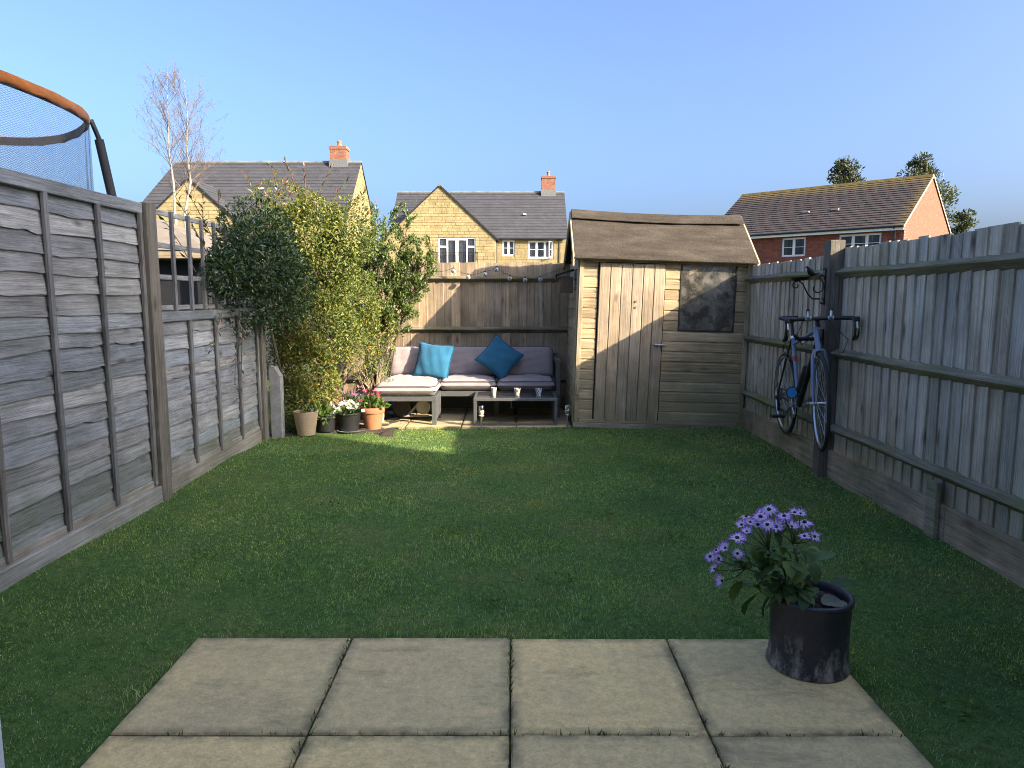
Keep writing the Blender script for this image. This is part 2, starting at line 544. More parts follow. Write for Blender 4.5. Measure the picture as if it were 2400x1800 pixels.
def brickmat(name, c1, c2, mortar, bw=0.225, bh=0.075, plane='XZ', noise_amt=0.25):
    m, nt, b = nmat(name)
    tc = nd(nt, 'TexCoord').outputs['Object']
    s = nd(nt, 'SeparateXYZ', i0=tc)
    a = s.outputs['XYZ'.index(plane[0])]; z = s.outputs['XYZ'.index(plane[1])]
    v = nd(nt, 'CombineXYZ', X=a, Y=z).outputs[0]
    br = nd(nt, 'TexBrick', Vector=v, Color1=(*c1, 1), Color2=(*c2, 1), Mortar=(*mortar, 1), Scale=1.0,
            Mortar_Size=0.006, Mortar_Smooth=0.2, Bias=0.0, Brick_Width=bw, Row_Height=bh)
    n = noise(nt, tc, 5.0, 6, 0.7)
    c = mixc(nt, 1.0, br.outputs[0], ramp(nt, n, [(0.3, 1 - noise_amt), (0.7, 1 + noise_amt)]), 'MULTIPLY')
    setc(b.inputs['Base Color'], nt, c)
    b.inputs['Roughness'].default_value = 0.9
    inv = mth(nt, 'SUBTRACT', 1.0, br.outputs[1])
    nt.links.new(bump(nt, inv, 0.5, 0.01), b.inputs['Normal'])
    return m
BRICK_F = brickmat('red_brick_front', (0.25, 0.060, 0.034), (0.13, 0.038, 0.028), (0.20, 0.13, 0.10))
BRICK_S = brickmat('red_brick_gable', (0.25, 0.085, 0.042), (0.19, 0.062, 0.033), (0.20, 0.10, 0.06), plane='YZ')
BRICK_C = brickmat('chimney_brick', (0.25, 0.095, 0.05), (0.17, 0.062, 0.038), (0.26, 0.19, 0.13))
BRICK_CS = brickmat('chimney_brick_side', (0.25, 0.095, 0.05), (0.17, 0.062, 0.038), (0.26, 0.19, 0.13), plane='YZ')
BRICK_H = brickmat('house_brick', (0.29, 0.12, 0.07), (0.22, 0.085, 0.055), (0.30, 0.24, 0.19))
BRICK_HS = brickmat('house_brick_side', (0.29, 0.12, 0.07), (0.22, 0.085, 0.055), (0.30, 0.24, 0.19), plane='YZ')

def stonemat(name, c1, c2):
    m, nt, b = nmat(name)
    p = wcoord(nt)
    rnd = nd(nt, 'ObjectInfo').outputs['Random']
    n = noise(nt, p, 7.0, 6, 0.7)
    n2 = noise(nt, p, 1.2, 3, 0.6)
    vo = nd(nt, 'TexVoronoi', Vector=p, Scale=2.4).outputs['Color']
    r = nd(nt, 'SeparateXYZ', i0=vo).outputs[0]
    f = mth(nt, 'ADD', mth(nt, 'MULTIPLY', n, 0.7), mth(nt, 'MULTIPLY', mth(nt, 'SUBTRACT', rnd, 0.5), 0.5))
    f = mth(nt, 'ADD', f, mth(nt, 'MULTIPLY', mth(nt, 'SUBTRACT', r, 0.35), 0.3))
    c = ramp(nt, f, [(0.15, c2), (0.65, c1)])
    c = mixc(nt, 1.0, c, ramp(nt, n2, [(0.3, 0.88), (0.7, 1.1)]), 'MULTIPLY')
    setc(b.inputs['Base Color'], nt, c)
    b.inputs['Roughness'].default_value = 0.95
    b.inputs['Specular IOR Level'].default_value = 0.15
    nt.links.new(bump(nt, n, 0.5, 0.03), b.inputs['Normal'])
    return m
STONE = stonemat('honey_limestone', (0.33, 0.26, 0.13), (0.25, 0.195, 0.098))
MORTAR = plain('stone_mortar', (0.27, 0.205, 0.105), 0.95, var=0.15, scale=3)

def roofmat(name, c1, c2, lich=None, w=0.3, ridge=None):
    m, nt, b = nmat(name)
    tc = nd(nt, 'TexCoord').outputs['Object']
    s = nd(nt, 'SeparateXYZ', i0=tc)
    v = nd(nt, 'CombineXYZ', X=s.outputs[0], Y=s.outputs[2]).outputs[0]
    br = nd(nt, 'TexBrick', Vector=v, Color1=(*c1, 1), Color2=(*c2, 1), Mortar=(c2[0]*.6, c2[1]*.6, c2[2]*.6, 1), Scale=1.0,
            Mortar_Size=0.006, Mortar_Smooth=0.3, Brick_Width=w, Row_Height=0.165)
    n = noise(nt, tc, 1.6, 6, 0.7)
    c = mixc(nt, 1.0, br.outputs[0], ramp(nt, n, [(0.3, 0.85), (0.7, 1.15)]), 'MULTIPLY')
    if lich:
        zf = nd(nt, 'MapRange', Value=s.outputs[2], i1=ridge - 0.95, i2=ridge, i3=0.0, i4=1.0).outputs[0]
        xf = nd(nt, 'MapRange', Value=s.outputs[0], i1=-0.9, i2=0.0, i3=0.0, i4=0.8).outputs[0]
        f = mth(nt, 'MAXIMUM', zf, xf)
        nn = noise(nt, tc, 3.5, 6, 0.75)
        f = mth(nt, 'MULTIPLY', mth(nt, 'MULTIPLY', f, f), nd(nt, 'MapRange', Value=nn, i1=0.3, i2=0.6, i3=0.0, i4=1.0).outputs[0])
        c = mixc(nt, f, c, lich)
    setc(b.inputs['Base Color'], nt, c)
    b.inputs['Roughness'].default_value = 0.75
    b.inputs['Specular IOR Level'].default_value = 0.3
    return m
SLATE = roofmat('grey_slate', (0.062, 0.060, 0.064), (0.050, 0.049, 0.052))
SLATE_R = plain('ridge_tile', (0.15, 0.15, 0.14), 0.8, var=0.4, scale=2)
TILE_B = roofmat('brown_tile', (0.082, 0.064, 0.056), (0.060, 0.048, 0.044), (0.24, 0.16, 0.03), 0.3, 8.18)
TILE_R = plain('lichen_ridge_tile', (0.28, 0.19, 0.05), 0.9, var=0.5, scale=4)

def feltmat():
    m, nt, b = nmat('roofing_felt')
    p = wcoord(nt)
    n1 = noise(nt, nd(nt, 'Mapping', Vector=p, Scale=(1, 1, 1)).outputs[0], 130.0, 5, 0.8)
    n2 = noise(nt, nd(nt, 'Mapping', Vector=p, Scale=(0.6, 1.6, 1.6)).outputs[0], 5.0, 6, 0.65)
    c = ramp(nt, n2, [(0.3, (0.040, 0.031, 0.023)), (0.55, (0.066, 0.053, 0.039)), (0.75, (0.095, 0.080, 0.060))])
    c = mixc(nt, 1.0, c, ramp(nt, n1, [(0.36, 0.5), (0.62, 1.45)]), 'MULTIPLY')
    setc(b.inputs['Base Color'], nt, c)
    b.inputs['Roughness'].default_value = 0.95
    b.inputs['Specular IOR Level'].default_value = 0.15
    nt.links.new(bump(nt, n1, 0.6, 0.006), b.inputs['Normal'])
    return m
FELT = feltmat()

# ------------------------------------------------------------------ foliage helpers
def smooth_noise(P, seed, freq):
    r = np.random.default_rng(seed)
    out = np.zeros(len(P))
    for i in range(8):
        k = r.normal(size=P.shape[1]); k *= freq*(0.6 + 1.2*r.random())/np.linalg.norm(k)
        out += np.sin(P @ k + r.random()*6.28)
    return out/8**0.5

def leaf_batch(C, D, N, L, Wd, fold=0.25, curl=0.0):
    """C base centres, D axis directions, N normals, L lengths, Wd widths -> verts, faces (each leaf 5 verts: base,l,r,mid,tip)"""
    D = D/np.linalg.norm(D, axis=1, keepdims=True)
    N = N - D*np.sum(N*D, axis=1, keepdims=True)
    nn = np.linalg.norm(N, axis=1, keepdims=True); nn[nn < 1e-6] = 1
    N = N/nn
    S = np.cross(D, N)
    L = L[:, None]; Wd = Wd[:, None]
    b = C
    mid = C + D*L*0.5 - N*L*0.02
    l = C + D*L*0.45 + S*Wd*0.5 + N*Wd*fold
    r = C + D*L*0.45 - S*Wd*0.5 + N*Wd*fold
    t = C + D*L - N*L*curl
    n = len(C)
    V = np.stack([b, l, r, mid, t], 1).reshape(-1, 3)
    i = np.arange(n)[:, None]*5
    F = np.concatenate([i + np.array([[0, 3, 1]]), i + np.array([[0, 2, 3]]), i + np.array([[1, 3, 4]]), i + np.array([[2, 4, 3]])], 1).reshape(-1, 3)
    return V, F

def unit(n, r=rng):
    v = r.normal(size=(n, 3))
    return v/np.linalg.norm(v, axis=1, keepdims=True)

def leaf_object(name, parent, mat, C, out, L, aspect, rnd, updir=0.3, jitter=0.8, fold=0.22, curl=0.12):
    n = len(C)
    D = out*0.7 + unit(n)*jitter + np.array([[0, 0, updir]])
    N = out*0.8 + unit(n)*0.7 + np.array([[0, 0, 0.5]])
    V, F = leaf_batch(C, D, N, L, L*aspect, fold, curl)
    me = np_mesh(name, V, [F], {'rnd': np.repeat(rnd, 4)})
    return place(name, me, mat, parent)

def ellipsoid_points(c, r, n, inner=0.55, amp=0.22, seed=1, freq=4.0):
    U = unit(n)
    rad = 1 - (1 - inner)*rng.random(n)**1.6
    P = U*np.array(r)
    d = smooth_noise(P + np.array(c), seed, freq)
    P = P*(rad*(1 + amp*d))[:, None]
    return P + np.array(c), U, rad

# =================================================================== THE SETTING
# ground, far
def sheetmat(name, stops, s1=0.5, s2=6.0):
    m, nt, b = nmat(name)
    p = wcoord(nt)
    n = noise(nt, p, s1, 6, 0.6); n2 = noise(nt, p, s2, 5, 0.7)
    c = ramp(nt, n, stops)
    c = mixc(nt, 1.0, c, ramp(nt, n2, [(0.3, 0.6), (0.7, 1.3)]), 'MULTIPLY')
    setc(b.inputs['Base Color'], nt, c)
    b.inputs['Roughness'].default_value = 0.95
    b.inputs['Specular IOR Level'].default_value = 0.1
    nt.links.new(bump(nt, n2, 0.6, 0.02), b.inputs['Normal'])
    return m
GROUND = sheetmat('far_ground', [(0.3, (0.05, 0.07, 0.025)), (0.7, (0.09, 0.10, 0.04))])
LAWN = sheetmat('lawn_base', [(0.3, (0.060, 0.105, 0.030)), (0.5, (0.085, 0.145, 0.038)), (0.72, (0.15, 0.16, 0.055))], 1.4, 30.0)
g = MB().quad((-1500, -1500, -0.06), (1500, -1500, -0.06), (1500, 2000, -0.06), (-1500, 2000, -0.06)).build('ground', GROUND)
tag(g, kind='structure')

# lawn sheet with gentle unevenness
nx, ny = 60, 90
xs = np.linspace(-2.42, 2.45, nx); ys = np.linspace(-0.44, 7.32, ny)
GX, GY = np.meshgrid(xs, ys)
def lawn_h(P):
    return 0.010*smooth_noise(P, 5, 2.2) + 0.005*smooth_noise(P, 6, 6.0) - 0.004
PZ = lawn_h(np.stack([GX.ravel(), GY.ravel()], 1)).reshape(GX.shape)
inpat = (np.abs(GX + 0.01) < 1.30) & (GY < 2.76)
PZ[inpat] = -0.02
PZ[GY > 7.2] = np.minimum(PZ[GY > 7.2], -0.004)
V = np.stack([GX.ravel(), GY.ravel(), PZ.ravel()], 1)
ii = (np.arange(ny-1)[:, None]*nx + np.arange(nx-1)[None, :]).ravel()
F = np.stack([ii, ii+1, ii+nx+1, ii+nx], 1)
lawn = place('lawn', np_mesh('lawn', V, [F], smooth=True), LAWN)
tag(lawn, kind='structure')

# soil bed in the back left corner
nx, ny = 26, 30
xs = np.linspace(-2.44, -1.18, nx); ys = np.linspace(6.6, 8.62, ny)
GX, GY = np.meshgrid(xs, ys)
P2 = np.stack([GX.ravel(), GY.ravel()], 1)
Z = 0.012 + 0.012*smooth_noise(P2, 9, 14) + 0.008*smooth_noise(P2, 10, 40)
edge = (GY.ravel() - (7.02 - 0.22*(GX.ravel() + 1.9)**2 - 0.16*(GX.ravel() + 1.3 < -0.75)))
Z = np.where(edge < 0, -0.03, Z)
V = np.stack([GX.ravel(), GY.ravel(), Z], 1)
ii = (np.arange(ny-1)[:, None]*nx + np.arange(nx-1)[None, :]).ravel()
F = np.stack([ii, ii+1, ii+nx+1, ii+nx], 1)
soil = place('soil_bed', np_mesh('soil_bed', V, [F], smooth=True), SOIL)
tag(soil, kind='structure')

# patios: a bed with separate slabs
def patio(name, xs_, ys_, mat, top=0.0, gap=0.006, bedmat=None):
    root = MB().box(xs_[0]-0.01, xs_[-1]+0.01, ys_[0], ys_[-1]+0.004, -0.055, top-0.022).build(name, bedmat)
    tag(root, kind='structure')
    cache = {}
    for i in range(len(xs_)-1):
        for j in range(len(ys_)-1):
            w = round(xs_[i+1]-xs_[i]-gap, 3); d = round(ys_[j+1]-ys_[j]-gap, 3)
            if (w, d) not in cache:
                cache[(w, d)] = MB().cbox(-w/2, w/2, -d/2, d/2, -0.04, 0.0, 0.005).mesh('slab')
            o = link('slab', cache[(w, d)], root, ((xs_[i]+xs_[i+1])/2, (ys_[j]+ys_[j+1])/2, top + random.uniform(-0.002, 0.002)),
                     (random.uniform(-.0025, .0025), random.uniform(-.0025, .0025), random.uniform(-.003, .003)), mat)
    return root
JOINT = plain('joint_dirt', (0.085, 0.085, 0.05), 0.95, var=0.5, scale=30, bmp=0.6)
patio('patio', [-1.262, -0.640, -0.006, 0.618, 1.232], [-0.44, 0.150, 0.79, 1.43, 2.066, 2.700], SLAB, 0.004, bedmat=JOINT)
patio('seating_patio', [-1.70, -1.12, -0.535, 0.045, 0.63], [7.30, 7.72, 8.18, 8.60], SLAB2, 0.012, gap=0.012, bedmat=JOINT)
pe = MB().box(0.64, 2.42, 7.33, 8.6, -0.055, 0.0).build('shed_footing', JOINT); tag(pe, kind='structure')

# =================================================================== FENCES
# ---- left: waney lap panels
def waney_board(y0, y1, zb, zt, x, seed, lip=0.020, n=56, out=1):
    r = np.random.default_rng(seed)
    ys = np.linspace(y0, y1, n)
    t = ys[:, None]
    ph = r.random(6)*6.28
    f = np.array([1.1, 2.3, 4.1, 6.5, 10.0, 15.0]); a = np.array([.008, .008, .007, .006, .004, .003])*r.uniform(.5, 1.3, 6)
    wav = (np.sin(t*f + ph)*a).sum(1)*0.55
    for _ in range(4):
        kc = r.uniform(y0, y1); wav = wav + r.uniform(-.012, .012)*np.exp(-((ys-kc)/r.uniform(.03, .07))**2)
    bow = (np.sin(t*np.array([3.0, 7.0, 13.0]) + r.random(3)*6)*np.array([.0015, .001, .0008])).sum(1)
    rows = []
    rows.append(np.stack([np.full(n, x), ys, np.full(n, zt)], 1))
    rows.append(np.stack([x + out*(lip*0.55 + bow), ys, (zb + wav)*0.5 + zt*0.5], 1))
    rows.append(np.stack([x + out*(lip + bow), ys, zb + wav], 1))
    rows.append(np.stack([x + out*(lip - 0.011 + bow), ys, zb + wav + 0.001], 1))
    rows.append(np.stack([np.full(n, x - out*0.006), ys, np.full(n, zt)], 1))
    V = np.concatenate(rows)
    F = []
    for k in range(4):
        i = np.arange(n-1) + k*n
        F.append(np.stack([i, i+1, i+n+1, i+n], 1))
    return np_mesh('board', V, [np.concatenate(F)])

def lap_panel(name, label, y0, y1, z0, z1, rows, batt, x=-2.415, seed=0):
    t = thing(name, label, 'fence panel', (x, (y0+y1)/2, 0), group='timber lap fence panels')
    h = (z1 - z0)/rows
    for i in range(rows):
        hh = random.uniform(-0.010, 0.010) if 0 < i < rows-1 else 0
        me = waney_board(y0, y1, z0 + i*h + hh, z0 + (i+1)*h + 0.03, x, seed*100 + i)
        place('board', me, W_LAP, t)
    for b in batt:
        m = MB().cbox(x+0.022, x+0.044, b-0.016, b+0.016, z0-0.02, z1 - 0.01, 0.003)
        m.build('batten', W_LAPV, t)
    MB().cbox(x-0.02, x+0.040, y0, y1, z1-0.012, z1+0.058, 0.004).build('top_rail', W_LAP, t)
    MB().cbox(x-0.012, x+0.028, y0, y1, 0.0 if z0 > .13 else -0.02, z0 + 0.012, 0.004).build('gravel_board', W_GRAVP, t)
    return t
lap_panel('lap_fence', 'tall grey lap fence panel nearest the camera in front of the trampoline', 2.80, 4.665, 0.13, 1.90, 17, [2.82, 3.235, 3.70, 4.17, 4.635], seed=1)
lap_panel('lap_fence', 'tall grey lap fence panel beside the house door', 0.80, 2.66, 0.13, 1.90, 17, [0.82, 1.27, 1.73, 2.19, 2.64], seed=2)
lap_panel('lap_fence', 'low grey lap fence panel underneath the square trellis', 4.81, 6.66, 0.13, 1.20, 10, [4.83, 5.27, 5.73, 6.19, 6.64], seed=3)
lp = MB().cbox(-2.412, -2.362, 2.1, 4.70, -0.02, 0.095, 0.004).build('loose_plank', W_GRAVP)
tag(lp, 'weathered timber plank lying along the foot of the tall lap panel', 'plank')

def post(name, label, x0, x1, y0, y1, h, mat, slope=0.0):
    m = MB()
    m.cbox(x0, x1, y0, y1, -0.05, h, 0.005)
    if slope:
        for i, p in enumerate(m.v):
            if p[2] > h-0.02:
                m.v[i] = (p[0], p[1], p[2] + slope*(p[0]-x0)/(x1-x0))
    o = m.build(name, mat)
    return tag(o, label, 'fence post')
post('fence_post', 'dark grey timber post between the tall lap panel and the trellis', -2.455, -2.352, 4.672, 4.795, 1.965, W_POST)
post('fence_post', 'timber post between the two tall lap panels near the house', -2.455, -2.352, 2.67, 2.79, 1.96, W_POST)
post('fence_post', 'timber post beside the concrete spur under the shrub', -2.455, -2.352, 6.672, 6.775, 1.30, W_POST)

# concrete spur
m = MB()
pts = [(-2.335, 6.79, -0.05), (-2.235, 6.79, -0.05), (-2.235, 6.79, 0.60), (-2.285, 6.79, 0.685), (-2.335, 6.79, 0.70)]
m.poly_prism(pts, (0, 0.10, 0))
o = m.build('concrete_spur', CONCRETE)
tag(o, 'short grey concrete spur with sloping top at the end of the left fence', 'concrete post')

# trellis
t = thing('trellis', 'square wooden trellis on top of the low lap panel', 'trellis', (-2.4, 5.7, 1.26))
for i, z in enumerate([1.285, 1.495, 1.71, 1.93]):
    MB().cbox(-2.412, -2.394, 4.80, 6.66, z-0.017, z+0.017, 0.002).build('slat', W_LAP, t)
for y in [4.82, 5.065, 5.325, 5.55, 5.775, 6.0, 6.22, 6.44, 6.64]:
    MB().cbox(-2.3935, -2.372, y-0.016, y+0.016, 1.262, 1.945 + random.uniform(-.006, .006), 0.002).build('slat', W_LAPV, t)

# ---- feather edge fences
def feather_mesh(w, h, seed, flip=False):
    """vertical board: width along local x, thick edge at x=w, front towards -y"""
    r = np.random.default_rng(seed)
    n = 6
    zs = np.linspace(0, h, n)
    V = []
    for k, z in enumerate(zs):
        wx = 0.0015*math.sin(k*1.3 + seed)
        by = 0.0025*math.sin(k*0.9 + seed*2)
        # cross-section: thin edge (behind), thick edge (front)
        V += [(0 + wx, -0.002 + by*0.3, z), (w - 0.002 + wx, -0.017 + by, z), (w + wx, -0.015 + by, z), (w + wx, 0.0, z), (0 + wx, 0.002, z)]
    V = np.array(V)
    V[-5:, 2] += np.array([0, .003, .003, .003, 0])*r.uniform(-1, 1)
    F = []
    for k in range(n-1):
        for j in range(5):
            a = k*5 + j; b = k*5 + (j+1) % 5
            F.append((a, b, b+5, a+5))
    mb = MB(); mb.add(V.tolist(), F + [tuple(range(5)), tuple((n-1)*5 + j for j in range(5))])
    me = mb.mesh('board')
    import bmesh
    bm = bmesh.new(); bm.from_mesh(me); bmesh.ops.recalc_face_normals(bm, faces=bm.faces); bm.to_mesh(me); bm.free()
    return me

def arris(m, p0, p1, n, s=0.075, back=0.012):
    """triangular rail from p0 to p1 (on the board face), n = unit vector out of the fence"""
    p0 = Vector(p0); p1 = Vector(p1); n = Vector(n)
    up = Vector((0, 0, 1))
    prof = [up*s*0.5 - n*back, n*s*0.70 + up*s*0.1, n*s*0.70 - up*s*0.02, -up*s*0.62 - n*back]
    k = 10
    vs = []; fs = []
    for i in range(k+1):
        q = p0.lerp(p1, i/k)
        for j, a in enumerate(prof):
            jit = 1 + 0.05*math.sin(i*2.1 + j*1.7 + p0.z*9)
            vs.append(q + a*jit + up*0.003*math.sin(i*0.8 + p0.z*20))
    for i in range(k):
        for j in range(4):
            a = i*4 + j; b = i*4 + (j+1) % 4
            fs.append((a, b, b+4, a+4))
    fs.append((0, 1, 2, 3)); fs.append(tuple(k*4 + j for j in range(4)))
    m.add(vs, fs)
    return m

def feather_fence(name, label, axis, fixed, a0, a1, z0, top, rails, bmat, rmat, grav, step=0.104, seed=0, nrm=-1):
    """axis 'Y': runs along y at x=fixed and faces -x.  axis 'X': runs along x at y=fixed and faces -y"""
    mid = (a0+a1)/2
    loc = (fixed, mid, 0) if axis == 'Y' else (mid, fixed, 0)
    t = thing(name, label, 'fence', loc)
    meshes = []
    for k in range(5):
        meshes.append(feather_mesh(0.128, top - z0 + [0, .006, -.005, .003, -.008][k], seed + k))
    n = int((a1-a0)/step)
    st = (a1-a0)/n
    for i in range(n):
        me = meshes[random.randrange(5)]
        if axis == 'Y':
            # local x -> -y  (thick edges towards the camera), local -y (front) -> -x
            o = link('board', me, t, (fixed, a1 - i*st, z0 + random.uniform(-.004, .004)), (random.uniform(-.003, .003), 0, R(-90)), bmat)
        else:
            o = link('board', me, t, (a0 + i*st, fixed, z0 + random.uniform(-.004, .004)), (0, random.uniform(-.003, .003), 0), bmat)
    for z in rails:
        m = MB()
        if axis == 'Y':
            arris(m, (fixed-0.016, a0, z), (fixed-0.016, a1, z), (-1, 0, 0))
        else:
            arris(m, (a0, fixed-0.016, z), (a1, fixed-0.016, z), (0, -1, 0))
        m.build('rail', rmat, t)
    if grav:
        k = grav
        for i in range(k):
            b0 = a0 + (a1-a0)*i/k; b1 = a0 + (a1-a0)*(i+1)/k - 0.004
            m = MB()
            if axis == 'Y': m.cbox(fixed-0.046, fixed-0.0195, b0, b1, -0.04, z0 + 0.018, 0.004)
            else: m.cbox(b0, b1, fixed-0.046, fixed-0.0195, -0.04, z0+0.018, 0.004)
            m.build('gravel_board', W_GRAV if axis == 'Y' else W_RAILX, t)
    return t

FX = 2.445
RAILS = (1.535, 0.94, 0.375)
fb = feather_fence('close_board_fence', 'nearer bay of grey close board fence on the right with mossy rails', 'Y', FX, 2.33, 5.31, 0.19, 1.71, RAILS, W_RF, W_RAIL, 2, seed=1)
MB().cbox(FX-0.078, FX-0.048, 3.86, 3.955, -0.05, 0.33, 0.004).build('cleat', W_RAIL, fb)
feather_fence('close_board_fence', 'farther bay of grey close board fence between the bicycle post and the shed', 'Y', FX, 5.375, 8.60, 0.19, 1.675, RAILS, W_RF, W_RAIL, 2, seed=21)
feather_fence('close_board_fence', 'bay of grey close board fence beside the house on the right', 'Y', FX, -0.45, 2.27, 0.19, 1.73, RAILS, W_RF, W_RAIL, 2, seed=31)
pm = MB().cbox(2.332, 2.445, 5.287, 5.397, -0.05, 1.755, 0.006)
for i, p in enumerate(pm.v):
    if p[2] > 1.7: pm.v[i] = (p[0], p[1], p[2] + 0.02*(5.40-p[1])/0.11)
o = pm.build('fence_post', W_POST); tag(o, 'square timber post in the right fence behind the hanging bicycle', 'fence post')
post('fence_post', 'square timber post in the right fence close to the house', 2.332, 2.445, 2.252, 2.348, 1.77, W_POST)
feather_fence('close_board_fence', 'brown close board fence behind the sofa with two mossy rails', 'X', 8.62, -2.44, 2.43, 0.14, 1.765, (1.575, 0.97, 0.36), W_BF, W_RAILX, 2, step=0.098, seed=41)

# =================================================================== SHED  (local frame: x 0..W along the front, y depth, z up)
W, D, EH, RH = 1.76, 1.20, 1.745, 2.20
shed = thing('garden_shed', 'small weathered timber garden shed with felt roof in the back right corner', 'shed', local=True)
def shiplap(m, x0, x1, z0, z1, y, th=0.014):
    # board front face with a rebated upper lip; y is the outer plane (front towards -y)
    pr = [(y+th, z0), (y, z0), (y, z1-0.022), (y+0.006, z1-0.010), (y+0.008, z1), (y+th, z1)]
    m.poly_prism([(x0, a, b) for a, b in pr], (x1-x0, 0, 0))
    return m
RW = 0.105
rows = [0.07 + i*RW for i in range(16)]
DX0, DX1 = 0.205, 0.875     # door opening
WX0, WX1, WZ0, WZ1 = 1.045, 1.60, 1.022, 1.685
for z in rows:
    z1 = min(z + RW - 0.003, 1.70)
    if z1 - z < 0.03: continue
    j = random.uniform(-.002, .002)
    shiplap(MB(), 0.045, DX0-0.012, z, z1, 0.0+j).build('cladding_board', W_SHED, shed)
    if z1 < WZ0:
        shiplap(MB(), DX1+0.008, W-0.045, z, z1, 0.0+j).build('cladding_board', W_SHED, shed)
    else:
        shiplap(MB(), DX1+0.008, WX0-0.012, z, z1, 0.0+j).build('cladding_board', W_SHED, shed)
        shiplap(MB(), WX1+0.012, W-0.045, z, z1, 0.0+j).build('cladding_board', W_SHED, shed)
MB().cbox(0.0, 0.045, -0.016, 0.03, 0.03, 1.74, 0.003).build('corner_trim', W_TRIM, shed)
MB().cbox(W-0.045, W, -0.016, 0.03, 0.03, 1.74, 0.003).build('corner_trim', W_TRIM, shed)
MB().cbox(0.048, W-0.048, -0.020, 0.012, 1.690, 1.735, 0.003).build('eaves_board', W_SHED, shed)
MB().cbox(0.05, W-0.05, -0.018, 0.02, 0.035, 0.067, 0.003).build('bottom_rail', W_SHED, shed)
MB().cbox(-0.01, W+0.0, -0.03, 0.05, -0.02, 0.032, 0.004).build('bearer', W_RAILX, shed)
# sides: gable boards
for side, x in (('l', 0.0), ('r', W)):
    for i in range(21):
        z = 0.05 + i*RW; z1 = z + RW - 0.003
        y0, y1 = 0.032, D
        if z > EH - 0.02:
            f = (min(z1, RH) - EH)/(RH-EH)
            y0 = 0.032 + (D/2)*max(f, 0)*0.98; y1 = D - (D/2)*max(f, 0)*0.98
        if y1 - y0 < 0.08: break
        m = MB()
        s = 1 if side == 'l' else -1
        pr = [(x + s*0.014, z), (x, z), (x, z1-0.022), (x + s*0.006, z1-0.010), (x + s*0.014, z1)]
        m.poly_prism([(a, y0, b) for a, b in pr], (0, y1-y0, 0))
        m.build('side_board', W_SHEDY, shed)
MB().cbox(-0.018, 0.0, -0.0, 0.045, 0.03, 1.72, 0.003).build('corner_trim', W_TRIM, shed)
MB().box(0.02, W-0.02, D-0.02, D, 0.04, EH).build('back_wall', W_SHED, shed)
MB().box(0.015, W-0.015, 0.02, D-0.02, 0.03, 0.05).build('floor_deck', W_SHED, shed)
# framing inside behind the cladding
m = MB()
for x in (0.02, DX0-0.03, DX1+0.01, WX0-0.055, WX1+0.015, W-0.06):
    m.box(x, x+0.04, 0.015, 0.055, 0.05, 1.70)
m.build('stud_frame', W_DARK, shed)
# door
door = MB().box(DX0, DX1, 0.02, 0.032, 0.055, 1.685).build('door', W_DOOR, shed)
nb = 6
for i in range(nb):
    w = (DX1-DX0)/nb
    x0 = DX0 + i*w
    m = MB().cbox(x0+0.0022, x0+w-0.0022, -0.020+random.uniform(-.0015, .0015), 0.006, 0.052+random.uniform(-.002, .002), 1.682, 0.005)
    m.build('door_board', W_DOOR, door)
# bolt
b = MB()
b.cbox(DX1-0.085, DX1+0.045, -0.030, -0.021, 0.855, 0.875, 0.002)
b.tube([(DX1-0.075, -0.034, 0.865), (DX1+0.035, -0.034, 0.865)], 0.006, 8)
b.tube([(DX1-0.03, -0.036, 0.865), (DX1-0.03, -0.055, 0.85)], 0.005, 6)
b.build('door_bolt', ALU, door)
for z in (1.30, 1.24):
    m = MB().lathe([(0.0, 0.0), (0.011, 0.0), (0.011, 0.004), (0.0, 0.004)], (0, 0, 0), 10)
    m.v = [(DX0+0.38+p[0], -0.0215-p[2], z+p[1]) for p in m.v]
    m.build('rust_spot', plain('rust', (0.26, 0.10, 0.03), 0.9), door)
# window
PERSP, nt, bs = nmat('scratched_perspex')
tcw = wcoord(nt)
sc1 = noise(nt, nd(nt, 'Mapping', Vector=tcw, Rotation=(0, R(35), 0), Scale=(60, 60, 3)).outputs[0], 1.0, 4, 0.7, 1.0)
sc2 = nd(nt, 'TexVoronoi', {'feature': 'DISTANCE_TO_EDGE'}, Vector=nd(nt, 'VectorMath', {'operation': 'ADD'}, i0=tcw, i1=nd(nt, 'TexNoise', Vector=tcw, Scale=9.0).outputs['Color']).outputs[0], Scale=11.0).outputs[0]
cr = nd(nt, 'MapRange', Value=sc2, i1=0.0, i2=0.035, i3=0.5, i4=0.0).outputs[0]
dirt = nd(nt, 'MapRange', Value=noise(nt, tcw, 9.0, 4, 0.6), i1=0.42, i2=0.74, i3=0.05, i4=0.38).outputs[0]
al = mth(nt, 'ADD', mth(nt, 'MAXIMUM', cr, dirt), nd(nt, 'MapRange', Value=sc1, i1=0.58, i2=0.72, i3=0.0, i4=0.12).outputs[0], True)
bs.inputs['Base Color'].default_value = (0.52, 0.47, 0.38, 1)
bs.inputs['Roughness'].default_value = 0.35
trn = nd(nt, 'BsdfTransparent', Color=(0.93, 0.93, 0.93, 1))
gl = nd(nt, 'BsdfGlossy', Roughness=0.06)
fr = nd(nt, 'Fresnel', IOR=1.5)
m1 = nt.nodes.new('ShaderNodeMixShader'); nt.links.new(fr.outputs[0], m1.inputs[0]); nt.links.new(trn.outputs[0], m1.inputs[1]); nt.links.new(gl.outputs[0], m1.inputs[2])
m2 = nt.nodes.new('ShaderNodeMixShader'); nt.links.new(al, m2.inputs[0]); nt.links.new(m1.outputs[0], m2.inputs[1]); nt.links.new(bs.outputs[0], m2.inputs[2])
nt.links.new(m2.outputs[0], nt.nodes['Material Output'].inputs[0])
win = MB().box(WX0, WX1, -0.002, 0.002, WZ0, WZ1).build('window_pane', PERSP, shed)
fm = MB()
